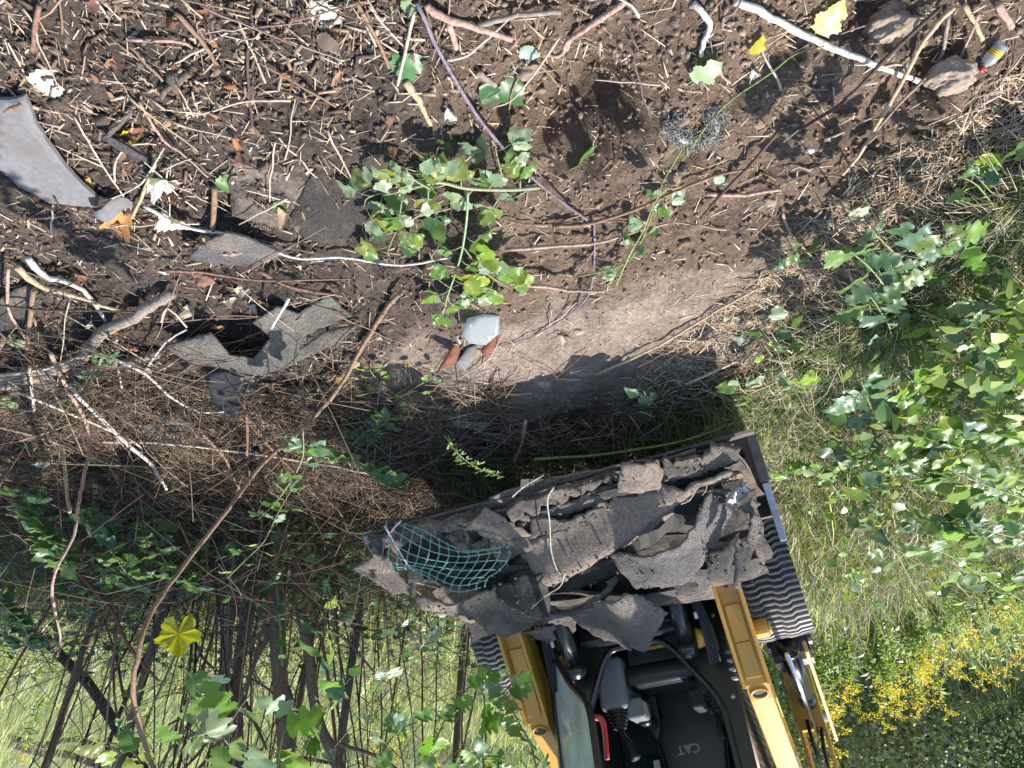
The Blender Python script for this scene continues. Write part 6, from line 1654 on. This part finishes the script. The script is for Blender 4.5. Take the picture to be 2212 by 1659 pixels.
weed('slender green seedling trailing towards the drag path', [(820, 900, .02), (850, 870, .06), (900, 835, .06), (935, 815, .04), (985, 770, .03)], 'elder', 8, (.03, .045), ('mid', 'lime'), 0, 'seedling', 'seedling', .002)
weed('bright sprig with feathery leaflets hanging in front of the deep shadow', [(960, 940, .55), (990, 980, .6), (1030, 1010, .6), (1085, 1030, .58)], 'lance', 26, (.018, .03), ('lime', 'mid'), 2, 'fern_sprig', 'sprig', .0015, pet=.012)
weed('trailing leafy stem across the bright thatch edge', [(760, 960, .06), (790, 935, .1), (830, 915, .12), (845, 890, .1)], 'ovate', 8, (.045, .065), ('mid', 'blue'), 3, 'bramble', 'bramble', .003)
weed('feathery green weed by the splintered log', [(110, 930, .04), (170, 850, .12), (210, 790, .16), (240, 760, .16)], 'lance', 22, (.03, .05), ('mid', 'blue'), 2, 'weed', 'weed', .002, pet=.012)

# ------------------------------------------------------------------ shrub stems and trunks of the thicket
TRC = (.15, .115, .085); DKC = (.05, .038, .034); RDC = (.16, .07, .05); GYC = (.22, .17, .13)
def CT(*pts): return [C(0, 2, *p) for p in pts]
def trunk(label, pts, wpx, colr, dY=.03, taper=.7, cat='shrub', name='shrub_trunk', group=None, twigs=0, ext=True, sm=5, seed=0):
    P = catmull(UP(pts, dY, ext), sm)
    d0 = np.linalg.norm(P[0] - CAM); rad = wpx / 2 / FPX * d0
    r = np.random.default_rng(3000 + seed + len(TRK))
    n_ = len(P); base = P[0].copy()
    e = empty(name, tuple(base), 0, label, cat, group); TRK.append(e)
    rr = rad * np.linspace(1.05, taper, n_) * (1 + .05 * r.standard_normal(n_))
    obj('trunk', MB().tube(P - base, rr, 10 if wpx > 12 else 6).mesh('trunk', True), M['bark'], e, colr)
    for j in range(twigs):
        i = int(r.uniform(.25, .95) * (n_ - 1)); p = P[i] - base
        d = np.array([r.normal(0, .6), r.normal(0, .3), r.uniform(.2, .9)]); d /= np.linalg.norm(d)
        L = r.uniform(.15, .55)
        q = [p, p + d * L * .5 + r.normal(0, .03, 3), p + d * L + r.normal(0, .05, 3) + np.array([0, 0, .05])]
        obj('limb', MB().tube(q, [rr[i] * .45, rr[i] * .2], 5, True, 4).mesh('limb', True), M['bark'], e, colr)
    return e
TRK = []
trunk('thick grey brown trunk nearest the heap, twin of a slanting one', CT((1850, 90), (1800, 500), (1800, 850), (1825, 1200), (1860, 1680)), 30, TRC, .01, .8, twigs=5)
trunk('slanting brown trunk parting from the thick grey one', CT((1905, 90), (1930, 500), (2000, 900), (2050, 1300), (2190, 1660)), 22, TRC, .02, .75, twigs=4)
trunk('tall straight trunk in the middle of the thicket', CT((1660, 250), (1610, 600), (1545, 1000), (1535, 1300), (1545, 1680)), 22, TRC, .02, .9, twigs=5)
trunk('straight trunk pressed against the middle one on the grape leaf side', CT((1580, 200), (1500, 600), (1460, 1000), (1450, 1300), (1450, 1680)), 19, GYC, .02, .9, twigs=4)
trunk('dark trunk slanting across the sunlit field', CT((150, 650), (300, 830), (450, 990), (600, 1150), (850, 1550), (950, 1700)), 17, DKC, .05, .9, twigs=4)
trunk('dark purple stem slanting against the other stems', CT((1180, 450), (1000, 820), (850, 1130), (740, 1400), (640, 1680)), 8, DKC, .03, .8, twigs=2)
trunk('red brown bramble cane arching high over the shaded leaves', CT((40, -80), (300, 230), (480, 370), (640, 540), (740, 660), (830, 860), (1030, 1100)), 7, RDC, -.05, .6, 'cane', 'cane', None, 1, False)
trunk('long red cane in front of the thick trunk', CT((1700, -80), (1900, 300), (2050, 700), (2130, 1100), (2190, 1680)), 6, RDC, -.1, .8, 'cane', 'cane', None, 1)
trunk('thin red cane bowing from the leaves to the sunlit gap', CT((500, 420), (640, 620), (740, 900), (800, 1200), (880, 1500)), 4, RDC, 0, .7, 'cane', 'cane', None, 1)
trunk('green shoot rising beside the thick trunk', CT((1770, 20), (1790, 400), (1815, 700), (1830, 1000)), 6, (.2, .24, .09), -.02, .7, 'shoot', 'shoot', None, 0, False)
trunk('pale shoot with black shrivelled leaves near the heap', CT((1950, 30), (2000, 260), (2030, 420)), 6, (.22, .24, .1), -.02, .7, 'shoot', 'shoot', None, 0, False)
trunk('level brown branch sweeping through the sunny corner', CT((-30, 1440), (250, 1510), (470, 1480), (700, 1530), (850, 1560)), 12, TRC, 0, .6, 'branch', 'branch', None, 3, False)
trunk('grey branch in the very corner under the sweeping one', CT((-30, 1480), (260, 1560), (450, 1580), (700, 1670)), 15, GYC, 0, .8, 'branch', 'branch', None, 2, False)
trunk('bleached side twig crossing the shaded bramble leaves', CT((350, 520), (490, 545), (660, 530), (850, 480), (1000, 400), (1150, 240), (1300, 100)), 6, (.45, .38, .3), 0, .7, 'twig', 'twig', None, 0, False)
trunk('grey curved stem dropping from the vine to the trunks', CT((1120, 480), (1220, 700), (1300, 920), (1430, 1040), (1650, 1090), (1900, 1280)), 6, GYC, 0, .7, 'stem', 'stem', None, 1, False)
trunk('dark branch low at the corner near the lit leaves', CT((1560, 1530), (1800, 1560), (2000, 1600), (2212, 1640)), 9, DKC, .1, .8, 'branch', 'branch', None, 1, False)
# thin stems: one built, then copies with their parts
def thin_stem():
    r = np.random.default_rng(3500)
    e = empty('bare_stem', (0, 0, 0), 0, 'thin bare upright stem among many in the thicket', 'shrub stem', 'bare stems of the thicket')
    P = np.array([(0, 0, -.05), (.02, .01, .4), (.0, .03, .9), (.05, .02, 1.5), (.02, 0, 2.4)])
    obj('trunk', MB().tube(catmull(P, 5), np.linspace(.008, .004, 21), 6).mesh('trunk', True), M['bark'], e, DKC)
    for j in range(6):
        z = .35 + j * .22
        d = np.array([r.normal(0, .8), r.normal(0, .5), .6]) * .28
        obj('limb', MB().tube([(0.01, .01, z), d * .5 + np.array([.01, .01, z]), d + np.array([0, 0, z + .08])], [.003, .0015], 5, True, 3).mesh('limb', True), M['bark'], e, DKC)
    return e
proto = thin_stem()
r = np.random.default_rng(3600)
for i in range(62):
    if i == 0: e = proto
    else:
        e = proto.copy(); COL.objects.link(e)
        for ch in list(proto.children):
            q = ch.copy(); COL.objects.link(q); q.parent = e
    px = r.uniform(150, 1120) if i < 46 else r.uniform(480, 720); py = r.uniform(1090, 1340)
    p = G(px, py)
    q = np.array([p[0], p[1]]) - L0[:2]
    if -.1 < q @ A[:2] < 1.85 and q @ B[:2] > -.1: p = G(r.uniform(100, 600), py)
    e.location = tuple(p); e.rotation_euler = (r.normal(0, .13), r.normal(0, .13), r.uniform(0, 6.28)); s_ = r.uniform(.7, 1.2); e.scale = (s_, s_, r.uniform(.8, 1.15))
    cl = [DKC, TRC, RDC, GYC][int(r.integers(0, 4))]
    for ch in e.children: ch.color = (*cl, 1)

# leafy shoots hanging in the sun in front of the field
def shoot(label, pts, Y, kind, nodes, size, cols, rad=.004, tri=0, pet=.03, seed=0, ddy=0.0, **kw):
    P = np.array([Py(x, y, Y + ddy * i) for i, (x, y) in enumerate(pts)])
    plant('leafy_shoot', label, 'shoot', None, P, rad, kind, nodes, size, cols, tri, pet, .0, (.13, .12, .06), 5000 + seed, **kw)
FC = (0, -.6, .7)
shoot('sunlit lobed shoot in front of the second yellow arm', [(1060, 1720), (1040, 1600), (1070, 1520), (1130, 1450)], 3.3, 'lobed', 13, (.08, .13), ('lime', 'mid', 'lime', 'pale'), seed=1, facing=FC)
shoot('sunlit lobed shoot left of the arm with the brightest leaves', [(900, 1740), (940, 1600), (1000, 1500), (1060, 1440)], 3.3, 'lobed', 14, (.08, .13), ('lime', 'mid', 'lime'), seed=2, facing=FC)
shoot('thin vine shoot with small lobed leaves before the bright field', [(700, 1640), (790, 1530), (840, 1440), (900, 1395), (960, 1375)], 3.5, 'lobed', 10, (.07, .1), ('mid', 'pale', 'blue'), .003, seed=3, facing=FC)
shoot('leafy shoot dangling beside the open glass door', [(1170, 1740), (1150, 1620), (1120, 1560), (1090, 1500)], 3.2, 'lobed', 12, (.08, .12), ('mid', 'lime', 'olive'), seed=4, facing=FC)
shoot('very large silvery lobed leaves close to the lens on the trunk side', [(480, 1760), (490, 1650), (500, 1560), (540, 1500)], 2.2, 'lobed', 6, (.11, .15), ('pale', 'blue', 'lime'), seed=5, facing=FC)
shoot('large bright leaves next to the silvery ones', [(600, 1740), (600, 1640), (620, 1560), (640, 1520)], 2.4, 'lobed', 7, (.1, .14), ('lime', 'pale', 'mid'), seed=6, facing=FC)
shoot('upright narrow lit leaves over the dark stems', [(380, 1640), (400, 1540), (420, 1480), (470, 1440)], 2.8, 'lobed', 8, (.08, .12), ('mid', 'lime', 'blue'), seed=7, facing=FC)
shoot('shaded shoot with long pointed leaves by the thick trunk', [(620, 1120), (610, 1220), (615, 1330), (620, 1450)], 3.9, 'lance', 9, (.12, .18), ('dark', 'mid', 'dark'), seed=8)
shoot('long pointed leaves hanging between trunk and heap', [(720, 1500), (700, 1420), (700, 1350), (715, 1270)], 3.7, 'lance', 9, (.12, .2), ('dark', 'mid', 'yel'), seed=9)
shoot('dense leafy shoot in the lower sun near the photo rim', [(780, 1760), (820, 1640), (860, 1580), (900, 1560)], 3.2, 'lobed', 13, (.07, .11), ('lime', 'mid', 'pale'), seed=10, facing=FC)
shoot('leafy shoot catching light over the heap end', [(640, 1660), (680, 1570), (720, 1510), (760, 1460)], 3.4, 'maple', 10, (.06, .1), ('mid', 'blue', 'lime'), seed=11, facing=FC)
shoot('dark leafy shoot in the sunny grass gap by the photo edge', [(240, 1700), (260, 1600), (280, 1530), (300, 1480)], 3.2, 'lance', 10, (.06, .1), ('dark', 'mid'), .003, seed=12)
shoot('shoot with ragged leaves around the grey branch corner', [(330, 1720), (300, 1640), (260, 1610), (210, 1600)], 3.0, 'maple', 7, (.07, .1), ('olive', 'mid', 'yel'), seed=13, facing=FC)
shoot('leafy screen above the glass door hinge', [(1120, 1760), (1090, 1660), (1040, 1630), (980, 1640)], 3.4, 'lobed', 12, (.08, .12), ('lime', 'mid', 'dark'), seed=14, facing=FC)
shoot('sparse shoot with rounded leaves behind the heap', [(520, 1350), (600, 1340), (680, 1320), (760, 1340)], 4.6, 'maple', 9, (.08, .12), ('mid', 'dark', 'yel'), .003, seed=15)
# the single big grape leaf
gp = Py(385, 1370, 2.9)
e = empty('grape_leaf', tuple(gp), 0, 'large yellow green grape leaf hanging alone on the brown vine', 'leaf')
m = []
N = 44
V = [(0, 0, 0)]
for i in range(N):
    a = i / N * 2 * math.pi
    rr = .075 * (1 + .16 * math.cos(5 * a) + .07 * math.cos(17 * a)) * (.45 if abs(a - math.pi) < .28 else 1)
    V.append((rr * math.sin(a), rr * math.cos(a), .012 * math.cos(3 * a) + .01 * math.sin(7 * a)))
me = bpy.data.meshes.new('blade'); me.from_pydata(V, [], [(0, 1 + i, 1 + (i + 1) % N) for i in range(N)]); me.update()
o = obj('blade', me, M['leaf'], e, (.26, .26, .02)); o.rotation_euler = (math.radians(75), .2, math.radians(160))
o = obj('leaf_stalk', MB().tube([(0, 0, 0), (.03, .0, -.03), (.08, .01, -.05)], .0018, 6, True, 4).mesh('leaf_stalk', True), M['stem'], e, (.25, .28, .1))

# ------------------------------------------------------------------ crowns: leaf clumps spread through a volume
def tri_leaf():
    v = np.array([(0, 0, 0), (.32, .45, .08), (0, 1, -.1), (-.32, .45, .08)], float)
    return v, np.array([(0, 1, 2, 3)])
TLV, TLF = tri_leaf()
def crown_mesh(name, centre, rad, nclump, per, size, pal, cr=.25, shell=.55):
    cs_ = rng.normal(0, 1, (nclump, 3)); cs_ /= np.linalg.norm(cs_, axis=1)[:, None]
    cs_ = cs_ * (shell + (1 - shell) * rng.random((nclump, 1)) ** .7) * np.array(rad)
    n = nclump * per
    pos = np.repeat(cs_, per, 0) + rng.normal(0, cr, (n, 3)) * np.array([1, 1, .7])
    R = rotz_tilt(rng.uniform(0, 6.28, n), rng.normal(0, .7, n), rng.normal(0, .7, n))
    cl = np.repeat(np.array(pal)[rng.integers(0, len(pal), nclump)], per, 0) * rng.uniform(.7, 1.35, (n, 1))
    v_, f_, c_ = scatter(TLV, TLF, pos, R, rng.uniform(*size, n), cl)
    return np_mesh(name, v_, f_, c_)
def tree(name, label, base, h, rad, nclump, per, size, pal, tr=.06, cz=None, cat='tree', group=None, cr=.25):
    e = empty(name, base, 0, label, cat, group)
    m = MB(); m.tube([(0, 0, -.1), (.04, .03, h * .4), (-.03, .05, h * .75), (0, 0, h * .98)], [tr, tr * .8, tr * .3], 9, True, 5)
    obj('trunk', m.mesh('trunk', True), M['bark'], e, TRC)
    r = np.random.default_rng(int(h * 100) + nclump)
    for j in range(7):
        z = h * r.uniform(.35, .8); a = r.uniform(0, 6.28); L = r.uniform(.4, .8) * rad[0]
        obj('limb', MB().tube([(0, 0, z), (math.cos(a) * L * .5, math.sin(a) * L * .5, z + L * .25), (math.cos(a) * L, math.sin(a) * L, z + L * .6)], [tr * .4, tr * .15], 6, True, 4).mesh('limb', True), M['bark'], e, TRC)
    o = obj('crown', crown_mesh('crown', None, rad, nclump, per, size, pal, cr), M['leaf_mass'], e); o.location = (0, 0, cz if cz else h * .62)
    return e
GG = [(.3, .32, .2), (.34, .36, .22), (.24, .27, .15), (.42, .43, .31)]
DG = [(.085, .13, .075), (.1, .15, .085), (.075, .115, .075)]
BG = [(.15, .23, .15), (.19, .28, .18), (.15, .23, .12)]
tree('small_leaf_tree', 'grey green fine leaved tree behind the goldenrod next to the track loader', (-3.7, 9.3, 0), 4.2, (1.6, 1.3, 2.3), 420, 80, (.045, .08), GG, cr=.24, cz=1.8)
tree('small_leaf_tree', 'second fine leaved tree half hidden by the yellow lift arm', (-2.2, 10.6, 0), 4.0, (1.6, 1.3, 2.2), 300, 70, (.05, .09), GG, cr=.26, cz=1.8)
tree('leafy_tree', 'bluish green bush tree at the photo edge beyond the field', (-7.0, 9.6, 0), 4.4, (1.6, 1.4, 2.3), 380, 70, (.05, .09), BG, cr=.26, cz=1.9)
tree('leafy_tree', 'dim tree standing far back between the fir and the bushes', (-5.6, 13.5, 0), 5.0, (3.4, 1.6, 2.6), 420, 70, (.07, .12), DG, cr=.35, cz=2.1)
tree('leafy_tree', 'green tree at the back of the field behind the loader', (0.5, 17.5, 0), 5.0, (2.6, 1.8, 2.8), 220, 60, (.06, .1), BG, cr=.35, cz=2.4)
# the fir: drooping tiers of needle sprays
fe = empty('fir_tree', (-5.35, 10.6, 0), 0, 'dark fir with drooping branches in the middle of the background trees', 'tree')
obj('trunk', MB().tube([(0, 0, -.1), (0, 0, 4.6)], [.09, .02], 8).mesh('trunk', True), M['bark'], fe, DKC)
pos = []; Rr = []
r = np.random.default_rng(61)
for tier in range(22):
    z = .25 + tier * .2; L = 1.25 * (1 - z / 5.2)
    for b_ in range(9):
        a = r.uniform(0, 6.28); LL = L * r.uniform(.7, 1.1)
        for t in np.linspace(.15, 1, 16):
            for q_ in range(3):
                pos.append((math.cos(a) * LL * t, math.sin(a) * LL * t, z - .28 * LL * t * t + .05 * r.normal())); Rr.append(a + (-.7, 0, .7)[q_] + r.normal(0, .2))
pos = np.array(pos); n = len(pos)
v_, f_, c_ = scatter(TLV * np.array([.5, 1, 1]), TLF, pos + r.normal(0, .025, (n, 3)), rotz_tilt(np.array(Rr) - math.pi / 2, r.normal(-.35, .3, n), r.normal(0, .4, n)), r.uniform(.07, .13, n), np.array(DG)[r.integers(0, 3, n)] * r.uniform(.8, 1.4, (n, 1)))
obj('crown', np_mesh('crown', v_, f_, c_), M['leaf_mass'], fe)
# crowns of the thicket itself, above the frame: they shade the brushwood
for i, (x, y, z, rad, nc, lb) in enumerate([(1.55, 5.95, 2.75, (1.25, 1.0, .6), 95, 'box elder spreading over the middle of the thicket'), (3.1, 5.6, 2.8, (1.25, 1.0, .6), 95, 'box elder shading the brushwood at the photo edge'), (.35, 5.85, 2.65, (.85, .8, .5), 60, 'young box elder leaning towards the loader'), (2.2, 4.75, 2.4, (.9, .5, .35), 34, 'small box elder over the splintered log'), (1.0, 5.0, 2.4, (.7, .45, .3), 32, 'low box elder spreading above the heart leaved bramble')]):
    e = empty('box_elder', (x, y, 0), 0, lb, 'tree', None)
    obj('trunk', MB().tube([(0, 0, -.05), (.05, .02, 1.2), (0, 0, z)], [.03, .02], 8, True, 5).mesh('trunk', True), M['bark'], e, TRC)
    o = obj('crown', crown_mesh('crown', None, rad, nc, 42, (.07, .12), [(.09, .16, .035), (.07, .13, .03)], .2, .2), M['leaf_mass'], e); o.location = (0, 0, z)

# ------------------------------------------------------------------ goldenrod along the field edge
def goldenrod(seed, h):
    r = np.random.default_rng(6000 + seed)
    sv = MB().tube([(0, 0, -.02), (.01, 0, h * .5), (.04, .01, h * .9), (.07, .02, h)], [.004, .002], 5, True, 4).mesh('stem', True)
    n = 60
    z = r.uniform(.12, .88, n) * h; a = r.uniform(0, 6.28, n)
    v_, f_, c_ = scatter(TLV * np.array([.55, 1, 1]), TLF, np.c_[.03 * z / h, 0 * z, z], rotz_tilt(a, r.normal(.35, .3, n), r.normal(0, .2, n)), r.uniform(.06, .11, n), np.array([(.19, .27, .07)]) * r.uniform(.7, 1.4, (n, 1)))
    fm = np_mesh('foliage', v_, f_, c_)
    n = 150
    t = r.random(n); br = r.integers(0, 9, n); ba = br * .8
    px = .05 + np.cos(ba) * t * .10; py = np.sin(ba) * t * .10; pz = h * .86 + .02 * br + .06 * np.sin(t * 2.5)
    v_, f_, c_ = scatter(TLV * .8, TLF, np.c_[px, py, pz] + r.normal(0, .008, (n, 3)), rotz_tilt(r.uniform(0, 6, n), r.normal(0, .6, n), r.normal(0, .6, n)), r.uniform(.012, .028, n), np.array([(.7, .55, .03)]) * r.uniform(.6, 1.25, (n, 1)))
    return sv, fm, np_mesh('flower_plume', v_, f_, c_)
GRD = [goldenrod(s_, h) for s_, h in enumerate((.62, .72, .82, .9))]
r = np.random.default_rng(62)
for i in range(70):
    t = r.random() ** .8
    x = -2.45 - .95 * t + r.normal(0, .16) - (r.random() < .3) * r.uniform(0, .8); y = 7.3 - 2.5 * t + r.normal(0, .2)
    g = GRD[int(r.integers(0, 4))]
    e = empty('goldenrod', (x, y, gz1(x, y)), r.uniform(0, 6.28), 'goldenrod with yellow flower plumes in the row at the field edge', 'goldenrod', 'goldenrod along the field edge')
    s_ = (1.12 - .55 * t) * r.uniform(.8, 1.1); e.scale = (s_, s_, s_)
    obj('stem', g[0], M['stem'], e, (.12, .16, .05)); obj('foliage', g[1], M['leaf_mass'], e); obj('flower_plume', g[2], M['leaf_mass'], e)
for i in range(14):
    x = r.uniform(.3, 6); y = r.uniform(9, 14)
    e = empty('goldenrod', (x, y, gz1(x, y)), r.uniform(0, 6.28), 'goldenrod flowering far out in the field behind the thicket', 'goldenrod', 'goldenrod behind the thicket')
    g = GRD[int(r.integers(0, 4))]
    obj('stem', g[0], M['stem'], e, (.12, .16, .05)); obj('foliage', g[1], M['leaf_mass'], e); obj('flower_plume', g[2], M['leaf_mass'], e)
